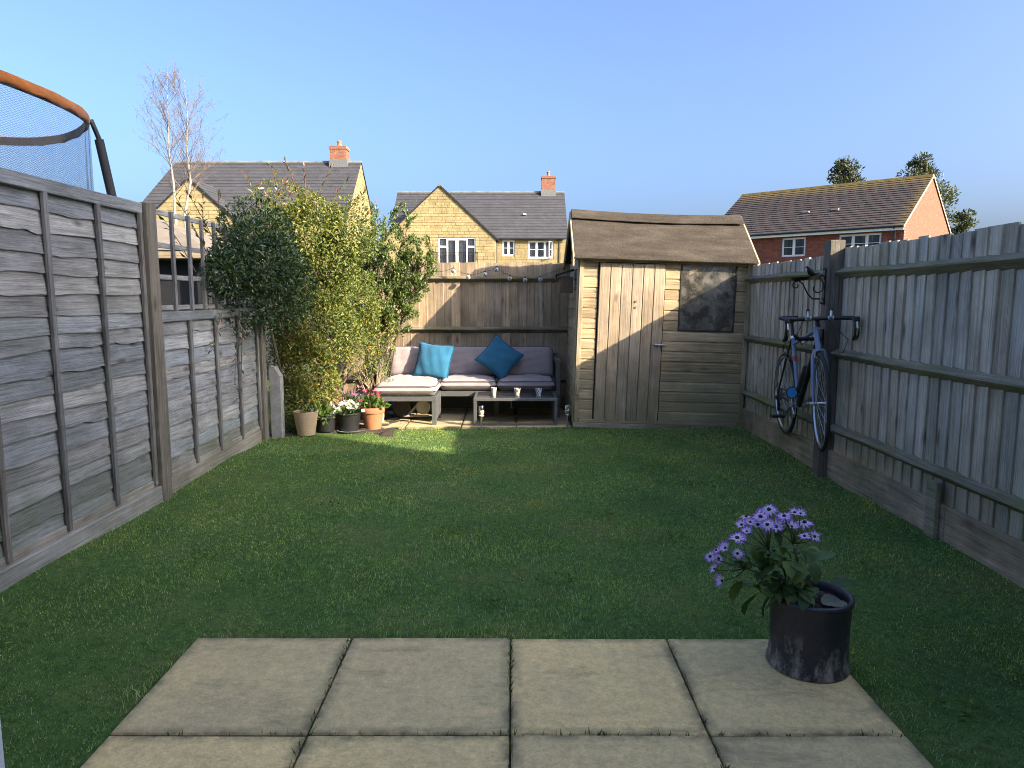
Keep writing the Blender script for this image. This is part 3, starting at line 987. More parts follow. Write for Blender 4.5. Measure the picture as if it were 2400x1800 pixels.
fm.cbox(WX0-0.010, WX0+0.006, -0.006, 0.03, WZ0-0.008, WZ1, 0.002)
fm.cbox(WX1-0.006, WX1+0.010, -0.006, 0.03, WZ0-0.008, WZ1, 0.002)
fm.cbox(WX0+0.006, WX1-0.006, -0.006, 0.03, WZ0-0.010, WZ0+0.006, 0.002)
fm.build('window_frame', W_DARK, win)
# roof: felt sheets, sagging ridge
def roof_sheet(front=True):
    m = MB(); nxr, nyr = 18, 8
    x0, x1 = -0.06, W+0.025
    vs = []; fs = []
    for lay in (0, 1):
        for j in range(nyr+1):
            for i in range(nxr+1):
                u = i/nxr; v = j/nyr
                sag = -0.022*math.sin(math.pi*u)*v - 0.012*u*v
                y = -0.085 + (D/2+0.085)*v
                if not front: y = D - y
                z = EH - 0.035 + (RH - EH + 0.07)*v + sag + 0.03 - lay*0.018 + 0.0012*math.sin(u*23+v*5)*math.sin(v*9+1)
                vs.append((x0 + (x1-x0)*u, y, z))
    n1 = (nxr+1)*(nyr+1)
    for j in range(nyr):
        for i in range(nxr):
            a = j*(nxr+1)+i
            fs.append((a, a+1, a+nxr+2, a+nxr+1)); fs.append((a+n1, a+n1+nxr+1, a+n1+nxr+2, a+n1+1))
    for i in range(nxr):
        fs.append((i, i+n1, i+n1+1, i+1))
        a = nyr*(nxr+1)+i; fs.append((a, a+1, a+n1+1, a+n1))
    for j in range(nyr):
        a = j*(nxr+1); fs.append((a, a+nxr+1, a+nxr+1+n1, a+n1))
        a += nxr; fs.append((a, a+n1, a+nxr+1+n1, a+nxr+1))
    m.add(vs, fs)
    return m
rf = roof_sheet(True).build('roof', FELT, shed, smooth=False); autosmooth(rf, 40)
rb = roof_sheet(False).build('roof', FELT, shed); autosmooth(rb, 40)
# ridge felt strip overlapping the front
m = MB(); vs = []; fs = []
for i in range(19):
    u = i/18; sag = -0.022*math.sin(math.pi*u) - 0.012*u
    x = -0.062 + (W+0.089)*u
    w = 0.006*math.sin(i*1.7) + 0.006*math.sin(i*0.6)
    zr = RH + 0.07 + sag
    for (y, z) in ((D/2-0.17+w, zr - 0.17*0.66 + 0.012), (D/2-0.17+w, zr - 0.17*0.66 + 0.020), (D/2-0.01, zr+0.010), (D/2+0.16, zr - 0.16*0.66+0.012)):
        vs.append((x, y, z))
for i in range(18):
    for j in range(3):
        a = i*4 + j; fs.append((a, a+1, a+5, a+4))
m.add(vs, fs).build('ridge_felt', FELT, rf)
# front edge roll of felt + barge boards
m = MB(); pth = [(-0.06 + (W+0.085)*i/16, -0.088, EH-0.024+0.002*math.sin(i*1.9)) for i in range(17)]
m.tube(pth, 0.015, 7); m.build('felt_edge', FELT, rf)
for x in (-0.078, W+0.027):
    m = MB()
    for yy in (0, 1):
        ya, yb = (-0.095, D/2) if yy == 0 else (D+0.095, D/2)
        m.poly_prism([(x, ya, EH-0.105), (x, yb, RH-0.035), (x, yb, RH+0.055), (x, ya, EH-0.015)], (0.016, 0, 0))
    m.build('barge_board', W_TRIM, shed)
# hasp hanging on the front-left corner
m = MB(); m.tube([(0.025, -0.022, 0.42), (0.03, -0.03, 0.37), (0.02, -0.03, 0.33)], 0.004, 6); m.tube([(0.01, -0.028, 0.33), (0.04, -0.028, 0.33), (0.04, -0.028, 0.29), (0.01, -0.028, 0.29)], 0.004, 6)
m.build('hook', ALU, shed)
shed.location = (0.640, 7.32, 0.03)
shed.rotation_euler = (0, R(1.7), R(0.0))

# things inside the shed window
def crumple(n, c, r, seed, amp=0.3):
    m = MB(); vs = []; fs = []
    k = 14
    for i in range(k+1):
        for j in range(k*2):
            th = math.pi*i/k; ph = math.pi*j/k
            vs.append((math.sin(th)*math.cos(ph), math.sin(th)*math.sin(ph), math.cos(th)))
    A = np.array(vs)
    d = 1 + amp*smooth_noise(A, seed, 3.0) + amp*0.7*smooth_noise(A, seed+1, 8.0)
    A = A*d[:, None]*np.array(r) + np.array(c)
    for i in range(k):
        for j in range(k*2):
            a = i*k*2 + j; b = i*k*2 + (j+1) % (k*2)
            fs.append((a, b, b+k*2, a+k*2))
    m.add(A.tolist(), fs)
    return m
o = crumple(14, (2.10, 7.385, 1.575), (0.12, 0.035, 0.17), 4, 0.38).build('plastic_bag', plain('thin_white_plastic', (0.75, 0.73, 0.68), 0.4, var=0.05))
tag(o, 'crumpled white plastic bag hanging behind the shed window', 'plastic bag')

# nest box on the shed side
t = thing('nest_box', 'dark timber nest box with sloping lid on the left wall of the shed', 'nest box', (0.60, 7.75, 1.40))
MB().cbox(0.505, 0.655, 7.68, 7.83, 1.40, 1.57, 0.003).build('box', wood('nest_box_timber', (0.09, 0.06, 0.045), (0.14, 0.095, 0.07), (0.19, 0.14, 0.10), 'Z', knot=0), t)
m = MB(); m.poly_prism([(0.47, 7.65, 1.575), (0.66, 7.65, 1.64), (0.66, 7.65, 1.66), (0.47, 7.65, 1.597)], (0, 0.21, 0)); m.cbox(0.468, 0.484, 7.65, 7.86, 1.535, 1.598, 0.002)
m.build('lid', W_DARK, t)

# =================================================================== SEATING
def cushion(cx, cy, z0, w, d, h, seed, puff=0.02):
    n = 18
    vs = []; fs = []
    r = np.random.default_rng(seed)
    grid = []
    for top in (1, 0):
        for j in range(n+1):
            for i in range(n+1):
                u = -1 + 2*i/n; v = -1 + 2*j/n
                e = (1-abs(u)**7)*(1-abs(v)**7)
                cu = np.sign(u)*abs(u)**1.0; cv = v
                rr = 0.93 + 0.07*(e**0.3)
                zz = (h/2)*(e**0.30)
                bulge = puff*(1-u*u)*(1-v*v)
                wr = 0.004*math.sin(7*u+3*v+seed)+0.003*math.sin(13*v-5*u+seed*2) + 0.003*math.sin(17*u+seed)
                z = z0 + h/2 + (zz + bulge + wr*e if top else -zz)
                vs.append((cx + cu*w/2, cy + cv*d/2, z))
    k = (n+1)**2
    for j in range(n):
        for i in range(n):
            a = j*(n+1)+i
            fs.append((a, a+1, a+n+2, a+n+1)); fs.append((a+k, a+k+n+1, a+k+n+2, a+k+1))
    m = MB(); m.add(vs, fs)
    return m
def piping(cx, cy, z, w, d, r=0.005):
    P = []
    q = 0.03
    for k in range(40):
        th = 2*math.pi*k/40
        c, s = math.cos(th), math.sin(th)
        P.append((cx + math.copysign(abs(c)**0.22, c)*w/2, cy + math.copysign(abs(s)**0.22, s)*d/2, z + 0.003*math.sin(k*1.3)))
    return MB().tube(P, r, 6, closed=True)

sofa = thing('garden_sofa', 'three seat garden sofa with grey metal frame and taupe cushions against the back fence', 'sofa', (-0.5, 8.2, 0.012))
Z0 = 0.012
m = MB()
SX0, SX1, SY0, SY1 = -1.525, 0.545, 7.93, 8.50
m.cbox(SX0, SX1, SY0, SY0+0.045, 0.245, 0.305, .003); m.cbox(SX0, SX1, SY1-0.045, SY1, 0.245, 0.305, .003)
for i in range(13):
    x = SX0 + 0.05 + i*(SX1-SX0-0.15)/12
    m.box(x, x+0.06, SY0+0.045, SY1-0.045, 0.288, 0.300)
m.build('seat_frame', FRAME_GREY, sofa)
for x in (SX0, -0.20, SX1-0.05):
    for y in (SY0, SY1-0.05):
        MB().cbox(x, x+0.05, y+0.002, y+0.047, Z0, 0.244, .003).build('leg', FRAME_GREY, sofa)
for x in (SX0, SX1-0.05):
    m = MB(); m.cbox(x, x+0.05, SY0, SY0+0.05, 0.306, 0.62, .003); m.cbox(x, x+0.05, SY1-0.05, SY1, 0.306, 0.70, .003); m.cbox(x-0.001, x+0.051, SY0-.001, SY1-.05, 0.621, 0.662, .004)
    m.build('arm', FRAME_GREY, sofa)
m = MB(); m.cbox(SX0+0.051, SX1-0.051, SY1-0.04, SY1-0.005, 0.66, 0.70, .003); m.cbox(SX0+0.051, SX1-0.051, SY1-0.04, SY1-0.005, 0.45, 0.49, .003)
m.build('back_frame', FRAME_GREY, sofa)
for i, (x0, x1) in enumerate(((-1.465, -0.825), (-0.820, -0.175), (-0.170, 0.485))):
    w = x1-x0
    s = cushion((x0+x1)/2, 8.19, 0.305, w, 0.60, 0.135, 10+i).build('seat_cushion', TAUPE, sofa, smooth=True)
    piping((x0+x1)/2, 8.19, 0.418, w*0.985, 0.585, 0.004).build('piping', TAUPE_D, s)
    m = cushion(0, 0, -0.06, w, 0.36, 0.125, 20+i, 0.025)
    rot = Matrix.Translation(((x0+x1)/2, 8.375, 0.60)) @ Matrix.Rotation(R(74), 4, 'X')
    m.v = [tuple(rot @ Vector(p)) for p in m.v]
    s = m.build('back_cushion', TAUPE, sofa, smooth=True)
    p = piping(0, 0, 0.045, w*0.985, 0.345, 0.0035); p.v = [tuple(rot @ Vector(q)) for q in p.v]
    p.build('piping', TAUPE_D, s)

ott = thing('footstool', 'low grey metal footstool with taupe cushion in front of the sofa', 'footstool', (-1.13, 7.7, Z0))
OX0, OX1, OY0, OY1 = -1.455, -0.80, 7.41, 7.915
m = MB(); m.cbox(OX0, OX1, OY0, OY0+0.04, 0.265, 0.315, .003); m.cbox(OX0, OX1, OY1-0.04, OY1, 0.265, 0.315, .003)
m.cbox(OX0, OX0+0.04, OY0+.04, OY1-.04, 0.265, 0.315, .003); m.cbox(OX1-0.04, OX1, OY0+.04, OY1-.04, 0.265, 0.315, .003)
for i in range(7):
    y = OY0+0.06+i*(OY1-OY0-0.16)/6; m.box(OX0+.04, OX1-.04, y, y+0.05, 0.300, 0.311)
m.build('frame', FRAME_GREY, ott)
for x in (OX0, OX1-0.05):
    for y in (OY0, OY1-0.05):
        MB().cbox(x+.001, x+0.05, y+.001, y+0.05, Z0, 0.264, .003).build('leg', FRAME_GREY, ott)
m = MB(); m.cbox(OX1-0.012, OX1-0.002, OY0+0.14, OY0+0.285, 0.06, 0.263, .002); m.cbox(OX1-0.012, OX1-0.002, OY0+0.290, OY0+0.44, 0.06, 0.263, .002)
m.build('side_panel', FRAME_GREY, ott)
s = cushion((OX0+OX1)/2, 7.65, 0.316, 0.67, 0.53, 0.125, 33, 0.028).build('cushion', TAUPE, ott, smooth=True)
piping((OX0+OX1)/2, 7.65, 0.425, 0.66, 0.52, 0.004).build('piping', TAUPE_D, s)

def pillow(name, label, c, size, rx, rz_face, spin, seed):
    n = 22; vs = []; fs = []
    for top in (1, -1):
        for j in range(n+1):
            for i in range(n+1):
                u = -1+2*i/n; v = -1+2*j/n
                pin = 1 - 0.085*((1-u*u)*(abs(v)**3) ) ; pin2 = 1 - 0.085*((1-v*v)*(abs(u)**3))
                th = max((1-u*u)*(1-v*v), 0)**0.42
                wr = 0.006*math.sin(9*u*v+seed) + 0.004*math.sin(11*u+4*v+seed)
                vs.append((u*size/2*pin2, v*size/2*pin, top*(0.075*th + wr*th)))
    k = (n+1)**2
    for j in range(n):
        for i in range(n):
            a = j*(n+1)+i
            fs.append((a, a+1, a+n+2, a+n+1)); fs.append((a+k, a+k+n+1, a+k+n+2, a+k+1))
    mt = Matrix.Translation(c) @ Matrix.Rotation(rz_face, 4, 'Z') @ Matrix.Rotation(rx, 4, 'X') @ Matrix.Rotation(spin, 4, 'Z')
    t = thing(name, label, 'cushion', c, group='blue scatter cushions')
    m = MB(); m.add([tuple(mt @ Vector(p)) for p in vs], fs); m.build('cover', BLUE_F, t, smooth=True)
    P = []
    for s in range(4):
        for i in range(n):
            q = -1 + 2*i/n
            u, v = ((q, -1), (1, q), (-q, 1), (-1, -q))[s]
            pin = 1 - 0.085*((1-u*u)*(abs(v)**3)); pin2 = 1 - 0.085*((1-v*v)*(abs(u)**3))
            P.append(tuple(mt @ Vector((u*size/2*pin2*1.015, v*size/2*pin*1.015, 0))))
    MB().tube(P, 0.006, 6, closed=True).build('piping', BLUE_P, t)
    return t
pillow('scatter_cushion', 'blue scatter cushion standing square on the left of the sofa', (-0.905, 8.165, 0.625), 0.42, R(68), R(-10), R(-7), 1)
pillow('scatter_cushion', 'blue scatter cushion standing on its corner in the middle of the sofa', (-0.145, 8.16, 0.665), 0.40, R(64), R(6), R(50), 2)

tab = thing('coffee_table', 'low dark metal coffee table with glossy top on the paving', 'table', (0.04, 7.63, Z0))
TX0, TX1, TY0, TY1, TZ = -0.405, 0.478, 7.375, 7.92, 0.305
m = MB()
for x in (TX0, TX1-0.032):
    for y in (TY0, TY1-0.032):
        MB().cbox(x, x+0.032, y, y+0.032, Z0+.026, TZ-0.033, .002).build('leg', FRAME_GREY, tab)
m = MB()
m.cbox(TX0, TX1, TY0, TY0+0.032, TZ-0.032, TZ-.002, .002); m.cbox(TX0, TX1, TY1-0.032, TY1, TZ-0.032, TZ-.002, .002)
m.cbox(TX0, TX0+.032, TY0+.032, TY1-.032, TZ-0.032, TZ-.002, .002); m.cbox(TX1-.032, TX1, TY0+.032, TY1-.032, TZ-0.032, TZ-.002, .002)
m.build('top_frame', FRAME_GREY, tab)
m = MB()
m.cbox(TX0, TX1, TY0, TY0+0.032, Z0, Z0+.025, .002); m.cbox(TX0, TX1, TY1-0.032, TY1, Z0, Z0+.025, .002)
m.cbox(TX0, TX0+.032, TY0+.032, TY1-.032, Z0, Z0+.025, .002); m.cbox(TX1-.032, TX1, TY0+.032, TY1-.032, Z0, Z0+.025, .002)
m.build('foot_frame', FRAME_GREY, tab)
m = MB(); m.cbox(TX0+.03, TX1-.03, TY0+.03, TY1-.03, TZ-0.010, TZ, .002)
for i in range(4):
    pass
m.build('top', plain('dark_glass_top', (0.05, 0.05, 0.052), 0.12, var=0.1), tab)

# tealight cups
def cup(label, x, y, prof, mat, pat=None):
    t = thing('candle_cup', label, 'cup', (x, y, TZ), group='candle cups on the coffee table')
    autosmooth(MB().lathe(prof, (x, y, TZ+.001), 20).build('body', mat, t), 50)
    return t
PROF = [(0.0, 0.0), (0.024, 0.0), (0.026, 0.004), (0.023, 0.016), (0.031, 0.045), (0.036, 0.078), (0.036, 0.082), (0.032, 0.082), (0.029, 0.05), (0.0, 0.03)]
def patmat(name, base, ink, sc):
    m, nt, b = nmat(name)
    tc = nd(nt, 'TexCoord').outputs['Object']
    s = nd(nt, 'SeparateXYZ', i0=tc)
    th = mth(nt, 'ARCTAN2', s.outputs[1], s.outputs[0])
    a = mth(nt, 'MULTIPLY', th, sc); z = mth(nt, 'MULTIPLY', s.outputs[2], sc*28)
    p = mth(nt, 'ABSOLUTE', mth(nt, 'MULTIPLY', mth(nt, 'SINE', mth(nt, 'ADD', a, z)), mth(nt, 'SINE', mth(nt, 'SUBTRACT', a, z))))
    f = nd(nt, 'MapRange', Value=p, i1=0.12, i2=0.22, i3=1.0, i4=0.0).outputs[0]
    setc(b.inputs['Base Color'], nt, mixc(nt, f, base, ink)); b.inputs['Roughness'].default_value = 0.3
    return m
cup('plain cream candle cup on the sunlit end of the coffee table', -0.195, 7.55, [(0.0, 0), (0.022, 0), (0.026, 0.05), (0.032, 0.088), (0.028, 0.088), (0.02, 0.02), (0, .02)], CREAM_CER)
cup('white candle cup with dark pattern in the middle of the coffee table', 0.055, 7.545, PROF, patmat('dark_patterned_ceramic', (0.62, 0.58, 0.50), (0.06, 0.05, 0.05), 2))
cup('white candle cup with blue lattice pattern at the right of the coffee table', 0.285, 7.53, PROF, patmat('blue_patterned_ceramic', (0.55, 0.58, 0.62), (0.02, 0.05, 0.15), 3))

# solar stake lights
def stake(label, x, y, h):
    t = thing('stake_light', label, 'garden light', (x, y, 0), group='solar stake lights beside the seating')
    autosmooth(MB().tube([(x, y, -0.03), (x, y, h-0.09)], 0.0085, 10).build('stake', ALU, t))
    autosmooth(MB().lathe([(0.009, 0), (0.026, 0.004), (0.028, 0.012), (0.017, 0.018), (0.026, 0.040), (0.029, 0.060), (0.026, 0.066)], (x, y, h-0.10), 18).build('lantern', CREAM_CER if x < 0.2 else CHROME, t), 50)
    autosmooth(MB().lathe([(0.0, 0.045), (0.024, 0.045), (0.026, 0.04), (0.026, 0.004), (0.02, 0.0), (0.0, 0.0)], (x, y, h-0.033), 18).build('cap', CHROME, t), 50)
    return t
stake('cream topped stake light in front of the left table legs', -0.318, 7.285, 0.225)
stake('chrome topped stake light between the table and the shed', 0.572, 7.27, 0.235)

# hose reel under the footstool
t = thing('hose_reel', 'grey hose reel with black drum sitting under the footstool', 'hose reel', (-1.05, 8.0, Z0))
GREYP = plain('light_grey_plastic', (0.42, 0.41, 0.38), 0.5)
def disc(c, r, w, mat, nm):
    m = MB().lathe([(0, -w/2), (r*0.85, -w/2), (r, -w*0.3), (r, w*0.3), (r*0.85, w/2), (0, w/2)], (0, 0, 0), 24)
    m.v = [(c[0]+p[0], c[1]+p[2], c[2]+p[1]) for p in m.v]
    return autosmooth(m.build(nm, mat, t), 40)
disc((-1.22, 7.83, 0.135), 0.115, 0.08, BLACK_PL, 'drum')
disc((-0.985, 7.83, 0.15), 0.085, 0.14, GREYP, 'side_cover')
disc((-0.90, 7.86, 0.15), 0.10, 0.06, BLACK_PL, 'drum')
m = MB(); m.tube([(-1.15, 7.78, 0.06), (-1.03, 7.78, 0.20)], 0.012, 8); m.tube([(-1.2, 7.77, 0.05), (-0.92, 7.77, 0.05)], 0.014, 8); m.build('handle', GREYP, t)

# string lights
t = thing('string_lights', 'string of small globe lights draped along the back fence top', 'string lights', (-0.2, 8.5, 1.6))
LB = [(979, 581, 8.50), (1011, 594, 8.50), (1047, 588, 8.50), (1072, 578, 8.50), (1101, 597.5, 8.48), (1134.5, 601.5, 8.48), (1168, 600.5, 8.48)]
pos = [(-0.6925, 8.49, 1.662), (-0.518, 8.48, 1.590), (-0.322, 8.49, 1.623), (-0.185, 8.49, 1.678), (-0.027, 8.48, 1.575), (0.155, 8.48, 1.555), (0.337, 8.48, 1.561)]
GLOBE = patmat('patterned_globe', (0.55, 0.53, 0.48), (0.03, 0.03, 0.04), 2)
P = []
prev = (-0.95, 8.585, 1.66)
for p in pos:
    a = Vector((p[0], p[1], p[2]+0.04))
    for k in range(5):
        q = Vector(prev).lerp(a, k/5); q.z -= 0.02*math.sin(math.pi*k/5); P.append(q)
    prev = a
P.append(prev); P.append((0.62, 8.57, 1.70))
MB().tube(P, 0.0025, 5).build('cable', BLACK_PL, t)
for p in pos:
    m = MB().lathe([(0.0, -0.028), (0.015, -0.024), (0.026, -0.010), (0.028, 0.002), (0.022, 0.018), (0.010, 0.026)], (0, 0, 0), 14)
    me = m.mesh('globe', smooth=True)
    b_ = link('globe', me, t, p, None, GLOBE)
    MB().lathe([(0.0, 0.045), (0.009, 0.044), (0.010, 0.026), (0, 0.024)], p, 10).build('cap', BLACK_PL, b_)

# =================================================================== BICYCLE (local: +y runs from front hub to rear hub, +x towards the fence, z up, origin front hub)
bike = thing('bicycle', 'blue drop bar road bicycle hanging on the right fence post', 'bicycle', local=True)
WR = 0.335
def wheel(y, z, steer=0.0):
    c = Vector((0, y, z))
    n = 40
    circ = lambda r, x=0.0: [(x, y + r*math.cos(2*math.pi*k/n), z + r*math.sin(2*math.pi*k/n)) for k in range(n)]
    root = bpy.data.objects.new('wheel', None); COL.objects.link(root); root.parent = bike; ORG[root.name] = Vector((0, 0, 0))
    MB().tube(circ(WR), 0.0135, 8, closed=True).build('tyre', RUBBER, root, smooth=True)
    m = MB()
    vs = []; fs = []
    for k in range(n):
        th = 2*math.pi*k/n
        for (x, r) in ((-0.011, 0.324), (-0.011, 0.306), (0.0, 0.298), (0.011, 0.306), (0.011, 0.324)):
            vs.append((x, y + r*math.cos(th), z + r*math.sin(th)))
    for k in range(n):
        k2 = (k+1) % n
        for j in range(4):
            fs.append((k*5+j, k2*5+j, k2*5+j+1, k*5+j+1))
    m.add(vs, fs); m.build('rim', ALU, root)
    m = MB()
    for k in range(28):
        th = 2*math.pi*k/28; s = 1 if k % 2 else -1
        th2 = th + (0.9 if (k//2) % 2 else -0.9)
        m.tube([(s*0.030, y + 0.018*math.cos(th2), z + 0.018*math.sin(th2)), (0, y + 0.30*math.cos(th), z + 0.30*math.sin(th))], 0.0014, 4, cap=False)
    m.build('spokes', ALU, root)
    m = MB(); m.tube([(-0.062, y, z), (-0.045, y, z), (-0.045, y, z), (-0.034, y, z), (-0.030, y, z), (0.030, y, z), (0.034, y, z), (0.062, y, z)], [0.010, 0.010, 0.006, 0.020, 0.011, 0.011, 0.020, 0.008], 12)
    m.build('hub', CHROME, root, smooth=False)
    return root
front_wheel = wheel(0, 0); wheel(1.0, 0)
BBp = Vector((0, 0.59, -0.065)); ST = Vector((0, 0.745, 0.46)); HT = Vector((0, 0.135, 0.545)); HB = Vector((0, 0.085, 0.405)); RH_ = Vector((0, 1.0, 0))
m = MB(); m.tube([BBp, BBp.lerp(ST, 1.04)], 0.0155, 12); autosmooth(m.build('seat_tube', BLUE_PAINT, bike))
m = MB(); m.tube([BBp.lerp(ST, 0.66), BBp.lerp(ST, 0.74)], 0.0162, 12); m.build('decal', RED_PAINT, bike)
m = MB(); m.tube([HB, HT], 0.020, 12); autosmooth(m.build('head_tube', BLUE_PAINT, bike))
m = MB(); m.tube([HB.lerp(HT, 0.22), BBp], [0.021, 0.021], 12); autosmooth(m.build('down_tube', BLACK_PL, bike))
m = MB(); m.tube([HB.lerp(HT, 0.85), BBp.lerp(ST, 0.93)], 0.0145, 12); autosmooth(m.build('top_tube', BLUE_PAINT, bike))
m = MB()
for s in (-1, 1):
    m.tube([BBp + Vector((s*0.03, 0.02, 0)), Vector((s*0.045, 0.8, -0.03)), Vector((s*0.062, 1.0, 0))], [0.011, 0.010, 0.008], 8)
    m.tube([ST + Vector((s*0.012, 0, 0)), Vector((s*0.035, 0.83, 0.30)), Vector((s*0.062, 1.0, 0))], [0.009, 0.009, 0.007], 8)
autosmooth(m.build('rear_stays', BLACK_PL, bike))
m = MB()
m.tube([HB + Vector((0, 0.004, 0.005)), HB + Vector((0, -0.014, -0.035))], [0.022, 0.024], 12)
for s in (-1, 1):
    m.tube([HB + Vector((0, -0.010, -0.022)), HB + Vector((s*0.028, -0.012, -0.030)), HB + Vector((s*0.042, -0.02, -0.075)), Vector((s*0.048, 0.045, 0.20)), Vector((s*0.050, 0.015, 0.05)), Vector((s*0.050, 0.0, 0.0))], [0.016, 0.016, 0.015, 0.0135, 0.010, 0.009], 10)
autosmooth(m.build('fork', BLUE_PAINT, bike))
m = MB(); m.tube([(-0.05, 0, 0), (-0.075, 0, 0)], 0.009, 8); m.tube([(-0.07, 0, 0), (-0.10, 0.0, 0.004)], [0.006, 0.011], 8); m.build('quick_release', CHROME, bike)
# seatpost + saddle
m = MB(); m.tube([BBp.lerp(ST, 1.0), BBp.lerp(ST, 1.30)], 0.0135, 12); autosmooth(m.build('seat_post', BLACK_PL, bike))
m = MB(); m.tube([BBp.lerp(ST, 1.015), BBp.lerp(ST, 1.05)], 0.019, 12); m.build('seat_clamp', CHROME, bike)
vs = []; fs = []
ns = 10
for i in range(ns+1):
    u = i/ns
    y = 0.66 + 0.27*u; hw = 0.020 + 0.055*(max(u-0.35, 0)/0.65)**1.3; z = 0.625 + 0.012*u + 0.010*math.cos(u*6)
    for k in range(10):
        th = 2*math.pi*k/10
        vs.append((hw*math.cos(th), y, z + (0.016 if math.sin(th) > 0 else 0.030)*math.sin(th)))
for i in range(ns):
    for k in range(10):
        fs.append((i*10+k, i*10+(k+1) % 10, (i+1)*10+(k+1) % 10, (i+1)*10+k))
fs += [tuple(range(10)), tuple(ns*10+k for k in range(10))]
m = MB(); m.add(vs, fs); autosmooth(m.build('saddle', plain('saddle_leather', (0.03, 0.028, 0.027), 0.5), bike), 60)
# stem + bars
BARY, BARZ = 0.055, 0.605
m = MB(); m.tube([HT, HT + Vector((0, 0.012, 0.045)), HT + Vector((0, -0.01, 0.062)), (0, BARY, BARZ)], [0.017, 0.017, 0.017, 0.015], 10); autosmooth(m.build('stem', BLACK_PL, bike))
m = MB()
path = []
for s in (-1, 1):
    path = [(0, BARY, BARZ), (s*0.06, BARY, BARZ), (s*0.16, BARY-0.002, BARZ), (s*0.205, BARY-0.014, BARZ-0.002), (s*0.222, BARY-0.045, BARZ-0.008), (s*0.226, BARY-0.085, BARZ-0.030), (s*0.228, BARY-0.098, BARZ-0.070), (s*0.230, BARY-0.078, BARZ-0.120), (s*0.232, BARY-0.03, BARZ-0.143), (s*0.233, BARY+0.04, BARZ-0.150)]
    m.tube(path, [0.013, 0.013, 0.0155, 0.0155, 0.0155, 0.016, 0.016, 0.016, 0.016, 0.0155], 10)
autosmooth(m.build('handlebar', BLACK_PL, bike), 60)
for s in (-1, 1):
    m = MB(); m.tube([(s*0.227, BARY-0.085, BARZ-0.022), (s*0.227, BARY-0.125, BARZ-0.012), (s*0.227, BARY-0.135, BARZ-0.03)], [0.017, 0.017, 0.012], 9)
    hd = m.build('brake_hood', RUBBER, bike)
    m = MB(); m.tube([(s*0.226, BARY-0.130, BARZ-0.03), (s*0.224, BARY-0.145, BARZ-0.075), (s*0.222, BARY-0.125, BARZ-0.125)], [0.007, 0.007, 0.006], 7)
    m.build('brake_lever', CHROME, hd)
    m = MB(); m.tube([(s*0.075, BARY-0.01, BARZ), (s*0.075, BARY-0.03, BARZ+0.012), (s*0.078, BARY-0.02, BARZ+0.055)], [0.012, 0.010, 0.010], 8); m.tube([(s*0.055, BARY, BARZ), (s*0.095, BARY, BARZ)], 0.0185, 10)
    m.build('bar_clamp', CHROME if False else ALU, bike)
    m = MB(); m.tube([(s*0.077, BARY-0.02, BARZ+0.03), (s*0.079, BARY-0.018, BARZ+0.068)], 0.0115, 8); m.build('light_mount', BLACK_PL, bike)
# cables
m = MB()
m.tube([(-0.10, BARY, BARZ), (-0.14, 0.10, 0.50), (-0.09, 0.18, 0.42), (-0.02, 0.2, 0.46)], 0.003, 5)
m.tube([(0.06, BARY, BARZ), (0.10, 0.0, 0.53), (0.17, -0.03, 0.45), (0.14, -0.02, 0.36), (0.05, 0.02, 0.33), (0.01, 0.04, 0.36)], 0.003, 5)
m.tube([(0.03, BARY, BARZ), (0.06, 0.02, 0.52), (0.05, 0.05, 0.42), (0.0, 0.06, 0.39)], 0.003, 5)
m.tube([(-0.02, 0.70, 0.46), (-0.06, 0.80, 0.42), (-0.05, 0.86, 0.36), (0.0, 0.84, 0.33)], 0.003, 5)
m.build('brake_cables', BLACK_PL, bike)
# drivetrain on the garden side (-x)
def ring(x, y, z, r, ri, th, n=36, teeth=False):
    m = MB(); vs = []; fs = []
    for k in range(n):
        a = 2*math.pi*k/n
        ro = r*(1.02 if (teeth and k % 2) else 1.0)
        for (xx, q) in ((x-th, ri), (x-th, ro), (x+th, ro), (x+th, ri)):
            vs.append((xx, y+q*math.cos(a), z+q*math.sin(a)))
    for k in range(n):
        k2 = (k+1) % n
        for j in range(4):
            fs.append((k*4+j, k2*4+j, k2*4+(j+1) % 4, k*4+(j+1) % 4))
    m.add(vs, fs); return m
cr_ = ring(-0.048, BBp.y, BBp.z, 0.098, 0.080, 0.002, 44, True).build('chainring', ALU, bike)
m = MB()
for k in range(5):
    a = 2*math.pi*k/5+.3; m.tube([(-0.052, BBp.y+0.02*math.cos(a), BBp.z+0.02*math.sin(a)), (-0.050, BBp.y+0.083*math.cos(a), BBp.z+0.083*math.sin(a))], [0.009, 0.006], 6)
m.tube([(-0.065, BBp.y, BBp.z), (0.06, BBp.y, BBp.z)], 0.018, 12)
m.build('spider', ALU, cr_)
for s, a in ((-1, R(-35)), (1, R(145))):
    ex = Vector((s*0.075, BBp.y + 0.17*math.cos(a), BBp.z + 0.17*math.sin(a)))
    m = MB(); m.tube([(s*0.062, BBp.y, BBp.z), ex], [0.013, 0.010], 8); ca = m.build('crank_arm', ALU, bike)
    p = MB(); p.cbox(ex.x + s*0.015 - 0.002, ex.x + s*0.105, ex.y-0.045, ex.y-0.030, ex.z-0.010, ex.z+0.010, .003); p.cbox(ex.x + s*0.015 - 0.002, ex.x + s*0.105, ex.y+0.030, ex.y+0.045, ex.z-0.010, ex.z+0.010, .003)
    p.cbox(min(ex.x, ex.x + s*0.10), max(ex.x, ex.x+s*0.10), ex.y-0.014, ex.y+0.014, ex.z-0.011, ex.z+0.011, .003)
    q = sorted((ex.x+s*0.09, ex.x+s*0.105)); p.cbox(q[0], q[1], ex.y-0.030, ex.y+0.030, ex.z-0.010, ex.z+0.010, .003)
    p.v = [(x, y, z) for x, y, z in p.v]
    p.build('pedal', BLACK_PL, ca)
